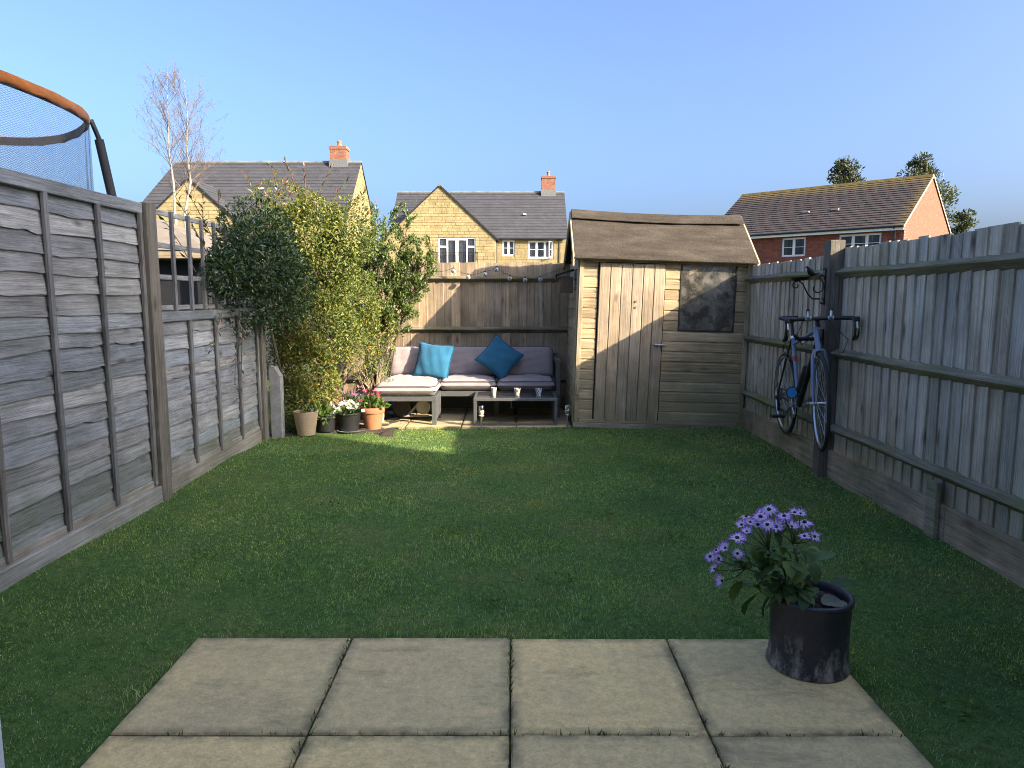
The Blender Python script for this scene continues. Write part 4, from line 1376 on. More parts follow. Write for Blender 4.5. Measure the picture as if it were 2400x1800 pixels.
ring(-0.044, 1.0, 0, 0.050, 0.018, 0.010, 30, True).build('cassette', plain('steel_sprockets', (0.25, 0.25, 0.26), 0.4, 0.8), bike)
m = MB()
m.tube([(-0.046, BBp.y, BBp.z+0.098), (-0.044, 1.0, 0.045)], 0.004, 5); m.tube([(-0.046, BBp.y, BBp.z-0.098), (-0.044, 0.97, -0.125), (-0.044, 1.01, -0.13), (-0.044, 1.02, -0.075), (-0.044, 0.975, -0.035)], 0.004, 5)
m.build('chain', plain('dark_chain', (0.05, 0.045, 0.04), 0.5, 0.6), bike)
m = MB(); m.cbox(-0.066, -0.052, 0.985, 1.02, -0.145, -0.02, .003); m.tube([(-0.05, 1.02, -0.02), (-0.075, 1.06, -0.03), (-0.07, 1.08, 0.03), (-0.06, 1.0, 0.09)], 0.003, 5); m.cbox(-0.078, -0.05, 1.0, 1.04, -0.05, -0.015, .004)
m.build('rear_derailleur', BLACK_PL, bike)
for (y0, z0) in ((0.055, 0.345), (0.84, 0.325)):
    m = MB()
    for s in (-1, 1):
        m.tube([(0, y0-0.02, z0+0.035), (s*0.03, y0-0.022, z0+0.025), (s*0.034, y0-0.022, z0-0.02)], 0.006, 6)
        m.cbox(s*0.022-0.006, s*0.022+0.006, y0-0.045, y0-0.005, z0-0.03, z0-0.018, .002)
    m.build('brake_caliper', ALU, bike)
# bottle with bright blue base in its cage on the down tube
dt = (BBp - HB).normalized(); nrm = Vector((0, dt.z, -dt.y)); nrm = nrm if nrm.z > 0 else -nrm
c0 = HB.lerp(BBp, 0.78) + Vector((-0.055, 0, 0.03)); 
m = MB(); m.tube([HB.lerp(BBp, 0.45) + nrm*0.055, HB.lerp(BBp, 0.82) + nrm*0.055], 0.036, 14); bt = autosmooth(m.build('bottle', BLACK_PL, bike), 50)
m = MB().lathe([(0, 0.004), (0.040, 0.003), (0.046, 0.0), (0.046, -0.008), (0, -0.010)], (0, 0, 0), 24)
q = Vector((-0.55, -0.80, 0.05)).to_track_quat('Z', 'Y').to_matrix().to_4x4(); mt = Matrix.Translation(BBp + Vector((-0.060, -0.035, 0.105))) @ q
m.v = [tuple(mt @ Vector(p)) for p in m.v]; bd = m.build('round_reflector', BLUE_DISC, bike)
m = MB().lathe([(0.040, 0.002), (0.043, 0.007), (0.048, 0.006), (0.049, 0.0), (0.047, -0.011)], (0, 0, 0), 24); m.v = [tuple(mt @ Vector(p)) for p in m.v]; m.build('reflector_rim', BLACK_PL, bd)
SA = Matrix.Translation((0, 0.05, 0)) @ Matrix.Rotation(R(-8), 4, 'Z') @ Matrix.Translation((0, -0.05, 0))
for o in bike.children:
    k = o.name.split('.')[0]
    if k in ('fork', 'quick_release', 'stem', 'handlebar', 'brake_hood', 'bar_clamp', 'light_mount') or o == front_wheel or (k == 'brake_caliper' and o.data.vertices[0].co.y < .3):
        for q in [o] + list(o.children):
            if q.type == 'MESH': q.data.transform(SA)
bike.location = (2.215, 5.02, 0.605)
bike.rotation_euler = (R(-3.8), R(-2.0), R(-6.8))

t = thing('bicycle_hook', 'black padded wall hook carrying the bicycle top tube', 'wall hook', (2.33, 5.34, 1.0))
m = MB(); m.cbox(2.318, 2.332, 5.31, 5.375, 0.98, 1.12, .003); m.tube([(2.325, 5.34, 1.045), (2.15, 5.34, 1.045), (2.12, 5.34, 1.075)], [0.014, 0.014, 0.012], 8)
m.build('arm', BLACK_METAL, t)

# wrought iron bracket with bird
t = thing('bird_bracket', 'black wrought iron bracket with dish and small bird on the fence post', 'bird feeder', (2.33, 5.33, 1.45))
BX, BY = 2.328, 5.33
m = MB(); m.tube([(BX, BY, 1.30), (BX, BY, 1.565)], 0.006, 6); m.tube([(BX, BY, 1.555), (BX-0.008, BY, 1.572), (BX-0.02, BY, 1.560)], 0.005, 6)
def spiral(cx, cz, r0, r1, a0, a1, n=18):
    return [(cx + (r0+(r1-r0)*i/n)*math.cos(a0+(a1-a0)*i/n), BY, cz + (r0+(r1-r0)*i/n)*math.sin(a0+(a1-a0)*i/n)) for i in range(n+1)]
m.tube(spiral(BX-0.028, 1.500, 0.024, 0.012, R(-40), R(250)), 0.0045, 6)
m.tube(spiral(BX-0.062, 1.430, 0.062, 0.018, R(60), R(-200), 26), 0.0045, 6)
m.tube([(BX-0.03, BY, 1.345), (BX-0.09, BY, 1.345), (BX-0.125, BY, 1.38), (BX-0.165, BY, 1.455), (BX-0.195, BY, 1.478), (BX-0.225, BY, 1.472)], 0.0055, 6)
m.tube(spiral(BX-0.215, 1.445, 0.028, 0.012, R(110), R(400)), 0.0045, 6)
m.tube(spiral(BX-0.02, 1.325, 0.022, 0.010, R(90), R(-180)), 0.0045, 6)
m.build('scroll', BLACK_METAL, t)
m = MB().lathe([(0.0, 0.002), (0.045, 0.002), (0.075, 0.020), (0.078, 0.020), (0.05, -0.006), (0.0, -0.006)], (BX-0.185, BY, 1.485), 20)
for i, p in enumerate(m.v): m.v[i] = (p[0], p[1], p[2] + 0.06*(p[0]-(BX-0.185)))
autosmooth(m.build('dish', BLACK_METAL, t), 40)
m = MB(); bx, bz = BX-0.118, 1.515
m.tube([(bx+0.075, BY, bz+0.022), (bx+0.045, BY, bz+0.012), (bx+0.022, BY, bz+0.012), (bx+0.005, BY, bz+0.026), (bx-0.006, BY, bz+0.048), (bx-0.010, BY, bz+0.062), (bx-0.020, BY, bz+0.064), (bx-0.034, BY, bz+0.060)], [0.003, 0.006, 0.017, 0.024, 0.019, 0.016, 0.011, 0.002], 10)
m.tube([(bx+0.012, BY, bz+0.01), (bx+0.012, BY, bz-0.022)], 0.003, 5)
autosmooth(m.build('bird', BLACK_METAL, t), 60)

# =================================================================== POTS
TERRA = plain('terracotta', (0.42, 0.165, 0.075), 0.85, var=0.2, scale=9)
BEIGE = plain('beige_clay', (0.48, 0.34, 0.20), 0.85, var=0.12, scale=9)
def potmat():
    m, nt, b = nmat('blue_black_glaze')
    tc = nd(nt, 'TexCoord').outputs['Object']
    z = nd(nt, 'SeparateXYZ', i0=tc).outputs[2]
    n = noise(nt, nd(nt, 'Mapping', Vector=tc, Scale=(14, 14, 5)).outputs[0], 1.0, 6, 0.75)
    f = nd(nt, 'MapRange', Value=z, i1=0.0, i2=0.15, i3=0.42, i4=-0.15).outputs[0]
    n3 = noise(nt, nd(nt, 'Mapping', Vector=tc, Scale=(30, 30, 16)).outputs[0], 1.0, 7, 0.8)
    f2 = mth(nt, 'ADD', f, nd(nt, 'MapRange', Value=mth(nt, 'ADD', mth(nt, 'MULTIPLY', n, 0.5), mth(nt, 'MULTIPLY', n3, 0.5)), i1=0.42, i2=0.62, i3=-0.55, i4=0.65).outputs[0])
    f2 = mth(nt, 'MULTIPLY', f2, nd(nt, 'MapRange', Value=z, i1=0.11, i2=0.18, i3=1.0, i4=0.0).outputs[0], True)
    c = mixc(nt, f2, (0.030, 0.030, 0.038), (0.40, 0.36, 0.31))
    n2 = noise(nt, tc, 40, 4, 0.6)
    c = mixc(nt, 1.0, c, ramp(nt, n2, [(0.3, 0.8), (0.7, 1.2)]), 'MULTIPLY')
    setc(b.inputs['Base Color'], nt, c)
    setc(b.inputs['Roughness'], nt, mth(nt, 'ADD', mth(nt, 'MULTIPLY', f2, 0.45), 0.42))
    nt.links.new(bump(nt, mth(nt, 'ADD', n, mth(nt, 'MULTIPLY', n2, .3)), 0.25, 0.004), b.inputs['Normal'])
    return m
GLAZE = potmat()

def pot(parent, c, prof, mat, n=36, name='pot'):
    o = MB().lathe(prof, c, n).build(name, mat, parent, origin=c)
    return autosmooth(o, 45)
def pot_profile(rb, rt, h, rim=0.0, rimh=0.03, th=0.012, ribs=0):
    P = [(0.0, 0.0), (rb, 0.0)]
    k = 22 if ribs else 6
    for i in range(1, k+1):
        u = i/k
        r = rb + (rt-rb)*(u**0.85) + (0.0022*math.sin(u*ribs*6.28) if ribs else 0)
        P.append((r, u*(h - (rimh if rim else 0))))
    if rim:
        P += [(rt+rim, h-rimh), (rt+rim+0.004, h-rimh*0.5), (rt+rim, h-0.004), (rt+rim-0.004, h)]
    else:
        P += [(rt+0.002, h-0.003), (rt-0.002, h+0.002)]
    P += [(rt-th, h), (rt-th-0.004, h-0.035), (0.0, h-0.035)]
    return P
def soil_disc(parent, c, r, z):
    n = 24; vs = [(c[0], c[1], z+0.012)]; fs = []
    rings = 5
    for k in range(1, rings+1):
        for i in range(n):
            th = 2*math.pi*i/n; rr = r*k/rings
            vs.append((c[0]+rr*math.cos(th), c[1]+rr*math.sin(th), z + 0.008*math.sin(i*2.3+k*3.1) + 0.006*random.uniform(-1, 1)))
    for i in range(n): fs.append((0, 1+i, 1+(i+1) % n))
    for k in range(rings-1):
        for i in range(n):
            a = 1+k*n; fs.append((a+i, a+n+i, a+n+(i+1) % n, a+(i+1) % n))
    m = MB(); m.add(vs, fs)
    return m.build('soil', SOIL, parent)

# ---- the large glazed pot with purple daisies
PC = (1.102, 2.505, 0.004)
t = thing('potted_flowers', 'dark blue glazed pot of purple daisy flowers on the patio corner', 'potted plant', PC)
pf = [(0.0, 0.0), (0.140, 0.0), (0.147, 0.004), (0.146, 0.016), (0.141, 0.028), (0.1385, 0.05), (0.1375, 0.12), (0.139, 0.19), (0.141, 0.238), (0.145, 0.250), (0.149, 0.262), (0.147, 0.272), (0.140, 0.276), (0.132, 0.272), (0.127, 0.255), (0.125, 0.225), (0.0, 0.225)]
o = MB().lathe(pf, PC, 56).build('pot', GLAZE, t, origin=PC); autosmooth(o, 60)
soil_disc(t, PC, 0.126, 0.242)
LEAFBIG = leafmat('cineraria_leaf', [(0.0, (0.040, 0.085, 0.030)), (0.5, (0.075, 0.14, 0.045)), (0.85, (0.13, 0.20, 0.05)), (1.0, (0.22, 0.26, 0.10))], 0.55, 0.3)
LEAFBACK = leafmat('wilted_leaf', [(0.0, (0.15, 0.175, 0.13)), (1.0, (0.24, 0.26, 0.20))], 0.7, 0.1, (1, 1, 1))
def big_leaf_mesh(L, Wd, seed, curl=0.35):
    """broad toothed leaf along +y, normal +z"""
    r = np.random.default_rng(seed)
    n = 9
    V = []; 
    for i in range(n+1):
        u = i/n
        w = Wd*0.5*(math.sin(math.pi*min(u*0.92+0.06, 1))**0.75)*(1 + (0.10 if i % 2 else -0.06))
        if i == n: w = 0.002
        z = -curl*L*u*u + 0.02*L*math.sin(u*7+seed)
        for k, s in enumerate((-1, -0.5, 0, 0.5, 1)):
            V.append((s*w, u*L, z + abs(s)*w*0.22 + 0.006*math.sin(s*5+u*9+seed)))
    F = []
    for i in range(n):
        for k in range(4):
            a = i*5+k; F.append((a, a+1, a+6, a+5))
    me = np_mesh('leaf', np.array(V), [np.array(F)], {'rnd': np.full(len(F), r.random())}, smooth=True)
    return me
LEAVES = [big_leaf_mesh(1, 0.82, s, 0.25 + 0.25*(s % 3)) for s in range(7)]
for me in LEAVES: me.materials.append(LEAFBIG)
WILT = big_leaf_mesh(1, 0.8, 31, 0.15); WILT.materials.append(LEAFBACK)

PETAL, nt, bs = nmat('purple_petal')
pt = nd(nt, 'Attribute', {'attribute_name': 'rnd'}).outputs['Fac']
c = ramp(nt, pt, [(0.0, (0.82, 0.76, 0.90)), (0.45, (0.76, 0.64, 0.90)), (0.70, (0.52, 0.24, 0.78)), (1.0, (0.44, 0.13, 0.70))])
setc(bs.inputs['Base Color'], nt, c); bs.inputs['Roughness'].default_value = 0.6
tr = nd(nt, 'BsdfTranslucent', Color=c); mx = nt.nodes.new('ShaderNodeMixShader'); mx.inputs[0].default_value = 0.3
nt.links.new(bs.outputs[0], mx.inputs[1]); nt.links.new(tr.outputs[0], mx.inputs[2]); nt.links.new(mx.outputs[0], nt.nodes['Material Output'].inputs[0])
EYE = plain('dark_flower_eye', (0.015, 0.012, 0.05), 0.7)
STEM = plain('green_stem', (0.06, 0.085, 0.03), 0.6)
def daisy_mesh(rad, npet, seed, cup=0.2):
    r = random.Random(seed)
    V = []; F = []; A = []
    for k in range(npet):
        th = 2*math.pi*(k + r.uniform(-.15, .15))/npet
        L = rad*r.uniform(0.80, 1.08); w = rad*0.125; droop = r.uniform(-0.25, 0.55)
        ux, uy = math.cos(th), math.sin(th); sx, sy = -uy, ux
        b = len(V)
        for u, ww in ((0.12, 0.45), (0.38, 0.85), (0.68, 1.0), (0.9, 0.75), (1.0, 0.12)):
            z = cup*rad*(u**1.2) - droop*rad*u*u*0.6
            for s in (-1, 0, 1):
                V.append((ux*L*u + sx*w*ww*s, uy*L*u + sy*w*ww*s, z + (0.04*rad if s == 0 else 0)*-1))
        for i in range(4):
            for j in range(2):
                a = b + i*3 + j
                F.append((a, a+1, a+4, a+3)); A.append((0.12, 0.42, 0.72, 0.95)[i])
    return np_mesh('flower', np.array(V), [np.array(F)], {'rnd': A})
DAISY = [daisy_mesh(0.031, 12 + s % 3, s, -0.15 + 0.22*s) for s in range(5)]
for me in DAISY: me.materials.append(PETAL)
em = MB().lathe([(0.0, 0.006), (0.005, 0.005), (0.0072, 0.001), (0.0065, -0.002), (0.0, -0.004)], (0, 0, 0), 10).mesh('flower_eye', smooth=True); em.materials.append(EYE)
FL = [(0.907, 2.433, 0.616), (0.898, 2.488, 0.572), (0.851, 2.457, 0.562), (0.835, 2.499, 0.537), (0.896, 2.503, 0.535), (0.892, 2.402, 0.571), (0.785, 2.392, 0.526), (0.854, 2.541, 0.47), (0.833, 2.437, 0.533), (0.759, 2.432, 0.474), (0.767, 2.569, 0.417), (0.718, 2.475, 0.427), (0.769, 2.541, 0.395), (0.736, 2.476, 0.379), (0.775, 2.505, 0.323), (0.797, 2.417, 0.46), (0.99, 2.504, 0.569), (1.044, 2.546, 0.569), (1.04, 2.484, 0.584), (1.007, 2.523, 0.538), (1.068, 2.511, 0.544), (1.024, 2.402, 0.529), (1.113, 2.526, 0.484), (0.958, 2.496, 0.531), (0.994, 2.444, 0.548), (0.87, 2.56, 0.55), (1.02, 2.57, 0.55), (0.93, 2.55, 0.56)]
stems = MB()
hubs = [Vector((0.93, 2.48, 0.45)), Vector((1.02, 2.49, 0.47)), Vector((0.85, 2.48, 0.38)), Vector((0.97, 2.46, 0.42))]
rootp = Vector((1.06, 2.49, 0.24))
for h in hubs:
    for _ in range(2):
        j = Vector((random.uniform(-.02, .02), random.uniform(-.03, .03), 0))
        stems.tube([rootp + j, rootp.lerp(h, 0.5) + j*0.6 + Vector((0.01, 0, 0.03)), h], [0.0055, 0.0045, 0.0035], 6)
for i, p in enumerate(FL):
    q = Vector(p); h = min(hubs, key=lambda a: (a-q).length + random.uniform(0, .03))
    stems.tube([h, h.lerp(q, 0.5) + Vector((0.008, 0, -0.008)), q - Vector((0, 0, 0.004))], [0.003, 0.0022, 0.002], 5)
    outv = (q - Vector((0.98, 2.56, 0.40))).normalized() + Vector((-0.05, -0.30, 0.40)) + Vector((random.uniform(-.9, .9), random.uniform(-.5, .6), random.uniform(-.5, .7)))
    rot = outv.to_track_quat('Z', 'Y').to_euler()
    f = link('flower', DAISY[i % 5], t, p, rot)
    s = random.uniform(0.7, 1.15); f.scale = (s, s*random.uniform(.8, 1), s)
    e = bpy.data.objects.new('flower_eye', em); COL.objects.link(e); e.parent = f
stems.build('stems', STEM, t, smooth=True)
LP = []
for i in range(150):
    h = hubs[random.randrange(4)]
    u = random.uniform(0.15, 1.15)
    b = rootp.lerp(h, u) + Vector((random.uniform(-.07, .06), random.uniform(-.07, .06), random.uniform(-.05, .04)))
    L = random.uniform(0.030, 0.060)
    b.z = max(b.z, .31)
    az = random.uniform(0, 6.28); el = random.uniform(-0.7, 0.35)
    LP.append((b, L, az, el))
LP += [(Vector((1.16, 2.45, 0.33)), 0.085, 0.3, 0.2), (Vector((1.10, 2.44, 0.29)), 0.09, 2.9, -.3), (Vector((1.09, 2.47, 0.41)), 0.09, 0.2, 0.5), (Vector((0.98, 2.42, 0.30)), 0.095, 2.6, -0.5), (Vector((0.88, 2.44, 0.30)), 0.10, 2.4, -0.9), (Vector((0.83, 2.46, 0.34)), 0.09, 2.2, -1.0), (Vector((0.93, 2.44, 0.30)), 0.09, 2.7, -1.1)]
for b, L, az, el in LP:
    o = link('leaf', LEAVES[random.randrange(7)], t, b, Euler((el, 0, az - math.pi/2), 'XYZ')); o.scale = (L, L, L)
for (b, L, az, el) in ((Vector((1.12, 2.45, 0.262)), 0.085, R(10), 0.1), (Vector((1.17, 2.46, 0.258)), 0.06, R(-70), 0.05)):
    o = link('leaf', WILT, t, b, Euler((el, 0.3, az - math.pi/2))); o.scale = (L, L, L)
    tag(o, 'pale wilted leaf lying on the soil')

# ---- pots in the corner
def small_leaves(parent, c, n, rx, rz, L, mat, name='foliage', hang=0.0, aspect=0.4):
    U = unit(n); U[:, 2] = np.abs(U[:, 2])*0.9 - hang*rng.random(n)
    rad = rng.random(n)**0.5
    C = np.array(c) + U*np.array([rx, rx, rz])*rad[:, None]
    return leaf_object(name, parent, mat, C, U, L*(0.7+0.6*rng.random(n)), aspect, rng.random(n), 0.4, 0.6)
GL = leafmat('bright_bedding_leaf', [(0, (0.05, 0.10, 0.02)), (0.6, (0.10, 0.17, 0.035)), (1, (0.19, 0.26, 0.07))], 0.5, 0.35)
def petal_flowers(parent, pts, rad, npet, mat, seed=0, name='flower'):
    meshes = [daisy_mesh(rad, npet, seed+k, 0.35) for k in range(2)]
    for me in meshes: me.materials.append(mat)
    for i, p in enumerate(pts):
        d = Vector((random.uniform(-.5, .5), random.uniform(-.9, 0), random.uniform(.3, 1))).to_track_quat('Z', 'Y').to_euler()
        o = link(name, meshes[i % 2], parent, p, d); s = random.uniform(.8, 1.2); o.scale = (s, s, s*1.2)
def fmat(name, a, b):
    return leafmat(name, [(0.0, a), (1.0, b)], 0.6, 0.25, (1, 1, 1))
GROUPP = 'potted plants in the corner bed'
c = (-2.03, 6.90, 0.01)
t = thing('plant_pot', 'ribbed beige clay pot at the left end of the corner pots', 'plant pot', c, GROUPP)
pot(t, c, pot_profile(0.082, 0.118, 0.235, 0, th=0.012, ribs=9), BEIGE); soil_disc(t, c, 0.10, 0.215)
small_leaves(t, (c[0]+.07, c[1], 0.235), 25, 0.05, 0.05, 0.045, GL)
petal_flowers(t, [(c[0]+.085, c[1]-.06, .265)], 0.022, 7, fmat('white_petal', (0.75, 0.73, 0.62), (0.78, 0.77, 0.72)), 5)
c = (-1.885, 7.10, 0.01)
t = thing('potted_plant', 'leafy green plant in a dark plastic pot beside the beige clay pot', 'potted plant', c, GROUPP)
pot(t, c, pot_profile(0.083, 0.108, 0.18, 0.004, 0.02), BLACK_PL); soil_disc(t, c, 0.095, 0.16)
small_leaves(t, (c[0]-.01, c[1]-.02, 0.19), 170, 0.125, 0.135, 0.07, GL, hang=0.7)
WPET = fmat('white_bloom', (0.74, 0.71, 0.60), (0.80, 0.79, 0.74))
petal_flowers(t, [(c[0]+.10+.02*math.sin(k), c[1]-.07, .20+.022*k) for k in range(6)] + [(c[0]+.05, c[1], .33), (c[0]+.02, c[1], .345)], 0.021, 7, WPET, 8)
c = (-1.655, 7.13, 0.01)
t = thing('potted_plant', 'mound of small white flowers in a black plastic pot', 'potted plant', c, GROUPP)
pot(t, c, pot_profile(0.088, 0.115, 0.185, 0.004, 0.02), BLACK_PL); soil_disc(t, c, 0.10, 0.165)
small_leaves(t, (c[0], c[1], 0.18), 110, 0.12, 0.09, 0.05, GL)
petal_flowers(t, [(c[0]+.125*math.cos(a)*r_, c[1]+.10*math.sin(a)*r_-.01, .235+.075*(1-r_*r_)+random.uniform(-.015, .012)) for a, r_ in [(random.uniform(0, 6.28), random.random()**.5) for _ in range(62)]], 0.019, 6, WPET, 12)
sau = pot(t, (c[0]+.02, c[1]-.01, 0.006), [(0, 0), (0.13, 0), (0.145, 0.012), (0.138, 0.012), (0.125, 0.004), (0, 0.004)], plain('grey_saucer', (0.3, 0.3, 0.3), 0.5), name='saucer')
c = (-1.435, 7.215, 0.012)
t = thing('potted_plant', 'rimmed terracotta pot of red flowers next to the footstool', 'potted plant', c, GROUPP)
pot(t, c, pot_profile(0.082, 0.112, 0.225, 0.010, 0.055), TERRA); soil_disc(t, c, 0.10, 0.20)
small_leaves(t, (c[0], c[1], 0.215), 130, 0.13, 0.13, 0.065, GL, aspect=0.6)
RPET = fmat('crimson_bloom', (0.55, 0.06, 0.12), (0.62, 0.13, 0.20))
petal_flowers(t, [(c[0]-.075, c[1], .40), (c[0]-.06, c[1]-.02, .405), (c[0]+.01, c[1]-.02, .37), (c[0]+.06, c[1], .385), (c[0]+.075, c[1]-.02, .37), (c[0]+.07, c[1], .345), (c[0]-.02, c[1]-.03, .365), (c[0]-.11, c[1]-.05, .31), (c[0]+.06, c[1]-.09, .255), (c[0]+.005, c[1]-.09, .25), (c[0]+.03, c[1]-.01, .40)], 0.027, 6, RPET, 15)
m = MB().cbox(c[0]-.085, c[0]-.05, c[1]-.135, c[1]-.132, 0.205, 0.232, .001).build('plant_label', WHITE_PVC, t)
c = (-1.72, 7.40, 0.012)
t = thing('potted_plant', 'pink flowers in a brown pot behind the white flowers', 'potted plant', c, GROUPP)
pot(t, c, pot_profile(0.08, 0.11, 0.21, 0.008, 0.04), plain('brown_clay', (0.20, 0.10, 0.06), 0.85)); soil_disc(t, c, 0.09, 0.19)
small_leaves(t, (c[0], c[1], 0.22), 150, 0.13, 0.15, 0.065, leafmat('grey_green_leaf', [(0, (0.06, 0.09, 0.05)), (1, (0.13, 0.17, 0.10))], 0.5, 0.3), aspect=0.25)
petal_flowers(t, [(c[0]+random.uniform(-.13, .13), c[1]+random.uniform(-.08, .05), random.uniform(.33, .43)) for _ in range(20)], 0.024, 6, fmat('pink_bloom', (0.55, 0.10, 0.28), (0.62, 0.20, 0.38)), 21)
c = (-1.90, 7.50, 0.012)
t = thing('plant_pot', 'wide terracotta bowl behind the leafy green plant', 'plant pot', c, GROUPP)
pot(t, c, pot_profile(0.09, 0.15, 0.30, 0.010, 0.05), TERRA); soil_disc(t, c, 0.13, 0.27)
small_leaves(t, (c[0]-.12, c[1]-.05, 0.28), 30, 0.06, 0.08, 0.06, GL)
c = (-1.50, 7.62, 0.012)
t = thing('potted_shrub', 'bare twiggy shrub in a white pot behind the red flowers', 'potted shrub', c, GROUPP)
pot(t, c, pot_profile(0.10, 0.14, 0.30, 0.006, 0.03), plain('white_glazed_pot', (0.62, 0.60, 0.55), 0.4)); soil_disc(t, c, 0.12, 0.27)
tw = MB(); tips = []
for i in range(34):
    a = random.uniform(0, 6.28); r0 = random.uniform(0.01, .09); sp = random.uniform(.06, .26)
    b = Vector((c[0]+r0*math.cos(a), c[1]+r0*math.sin(a), 0.28)); e = Vector((c[0]+sp*math.cos(a), c[1]+sp*.7*math.sin(a), random.uniform(.42, .66)))
    k = b.lerp(e, .5) + Vector((random.uniform(-.02, .02), 0, .03))
    tw.tube([b, k, e], [.005, .004, .0025], 5); tips.append(e)
    for _ in range(2):
        e2 = k.lerp(e, random.random()) ; e3 = e2 + Vector((random.uniform(-.05, .05), random.uniform(-.03, .03), random.uniform(.03, .08))); tw.tube([e2, e3], [.003, .002], 4); tips.append(e3)
tw.build('twigs', plain('pale_twig', (0.36, 0.27, 0.16), 0.8), t)
C = np.repeat(np.array([list(q) for q in tips]), 4, 0) + rng.normal(size=(len(tips)*4, 3))*.008
leaf_object('buds', t, GL, C, unit(len(C)), np.full(len(C), .022), .5, 0.5+.5*rng.random(len(C)))

# =================================================================== SHRUBS
DARKL = leafmat('glossy_dark_leaf', [(0.0, (0.022, 0.045, 0.018)), (0.5, (0.050, 0.082, 0.028)), (0.72, (0.10, 0.13, 0.035)), (0.86, (0.15, 0.12, 0.03)), (0.93, (0.17, 0.055, 0.03)), (1.0, (0.22, 0.06, 0.05))], 0.32, 0.22)
LIML = leafmat('yellow_green_leaf', [(0.0, (0.070, 0.105, 0.024)), (0.40, (0.15, 0.185, 0.040)), (0.72, (0.27, 0.265, 0.060)), (0.86, (0.32, 0.23, 0.07)), (0.94, (0.28, 0.11, 0.06)), (1.0, (0.24, 0.07, 0.05))], 0.42, 0.32)
EVGL = leafmat('evergreen_leaf', [(0.0, (0.05, 0.085, 0.025)), (0.5, (0.10, 0.155, 0.040)), (0.85, (0.19, 0.25, 0.065)), (1.0, (0.28, 0.30, 0.09))], 0.38, 0.28)

def branchy(parent, base, ends, r0, mat, name='branches'):
    m = MB()
    for e in ends:
        b = Vector(base) + Vector((random.uniform(-.06, .06), random.uniform(-.06, .06), 0)); e = Vector(e)
        mid = b.lerp(e, 0.5) + Vector((random.uniform(-.08, .08), random.uniform(-.08, .08), random.uniform(0, .08)))
        m.tube([b, b.lerp(mid, .5), mid, mid.lerp(e, .5) + Vector((0, 0, .02)), e], [r0, r0*.85, r0*.65, r0*.5, r0*.25], 6)
    return m.build(name, mat, parent)

# climbing shrub over the trellis, reddish new growth on top
t = thing('climbing_shrub', 'large dark leaved shrub with red tips spilling over the trellis', 'shrub', (-2.25, 6.9, 0))
branchy(t, (-2.2, 7.25, 0), [(-2.3, 6.4, 1.7), (-2.2, 6.5, 2.1), (-1.95, 6.95, 2.3), (-1.7, 7.1, 2.0), (-2.2, 6.9, 2.2)], 0.018, BARK)
Cs, Os, Rs = [], [], []
for (c, r, n, sd) in (((-2.22, 6.40, 1.70), (0.36, 0.62, 0.44), 9500, 1), ((-2.30, 5.80, 1.56), (0.22, 0.40, 0.27), 2200, 3),
                      ((-2.20, 6.5, 1.42), (0.34, 0.50, 0.32), 4500, 4)):
    P, U, rad = ellipsoid_points(c, r, n, 0.5, 0.30, sd, 4.2)
    Cs.append(P); Os.append(U)
    q = rng.random(n)*0.72 + 0.28*np.clip((P[:, 2]-1.95)/0.5, 0, 1)*(rad > .8)
    Rs.append(np.clip(q, 0, 1))
C = np.concatenate(Cs); O = np.concatenate(Os); Q = np.concatenate(Rs)
leaf_object('foliage', t, DARKL, C, O, 0.044*(0.5+0.8*rng.random(len(C))), 0.40, Q, 0.25, 0.75, 0.16)
# stray shoots rising above the trellis and the crown
sh = MB(); SCs = []; SO = []
for b, e in [((-2.35, 5.75, 1.75), (-2.42, 5.45, 2.12)), ((-2.35, 5.55, 1.7), (-2.45, 5.3, 2.08)), ((-2.4, 5.6, 1.75), (-2.42, 5.7, 2.15)), ((-2.4, 5.45, 1.55), (-2.47, 5.15, 1.90)), ((-2.38, 5.9, 1.9), (-2.42, 6.0, 2.2)),
             ((-2.1, 6.6, 2.2), (-2.14, 6.5, 2.52)), ((-1.85, 6.9, 2.3), (-1.7, 6.9, 2.58)), ((-1.95, 6.9, 2.3), (-1.98, 6.95, 2.60)), ((-1.6, 7.1, 2.2), (-1.42, 7.1, 2.38)), ((-1.75, 7.0, 2.25), (-1.55, 7.0, 2.50)), ((-2.25, 6.5, 2.15), (-2.35, 6.4, 2.42)),
             ((-2.33, 6.1, 1.25), (-2.345, 5.95, 0.62)), ((-2.33, 5.75, 1.25), (-2.345, 5.55, 0.95)), ((-2.34, 6.2, 1.2), (-2.345, 6.05, 0.35)), ((-1.5, 7.1, 2.05), (-1.33, 7.05, 2.25)), ((-2.0, 6.8, 2.3), (-2.1, 6.8, 2.6))]:
    b = Vector(b); e = Vector(e); sh.tube([b, b.lerp(e, .5) + Vector((0, 0, .02)), e], [.004, .003, .002], 5)
    for k in range(11):
        SCs.append(list(b.lerp(e, (k+1)/11))); SO.append(list(((e-b).normalized() + Vector((random.uniform(-1, 1), random.uniform(-1, 1), random.uniform(-.6, .6)))).normalized()))
sh.build('shoots', BARK, t)['kind'] = 'stuff'
n = len(SCs); leaf_object('shoot_leaves', t, DARKL, np.array(SCs), np.array(SO), 0.06*(0.7+.6*rng.random(n)), 0.33, 0.55+0.45*rng.random(n), 0.2, 0.3)

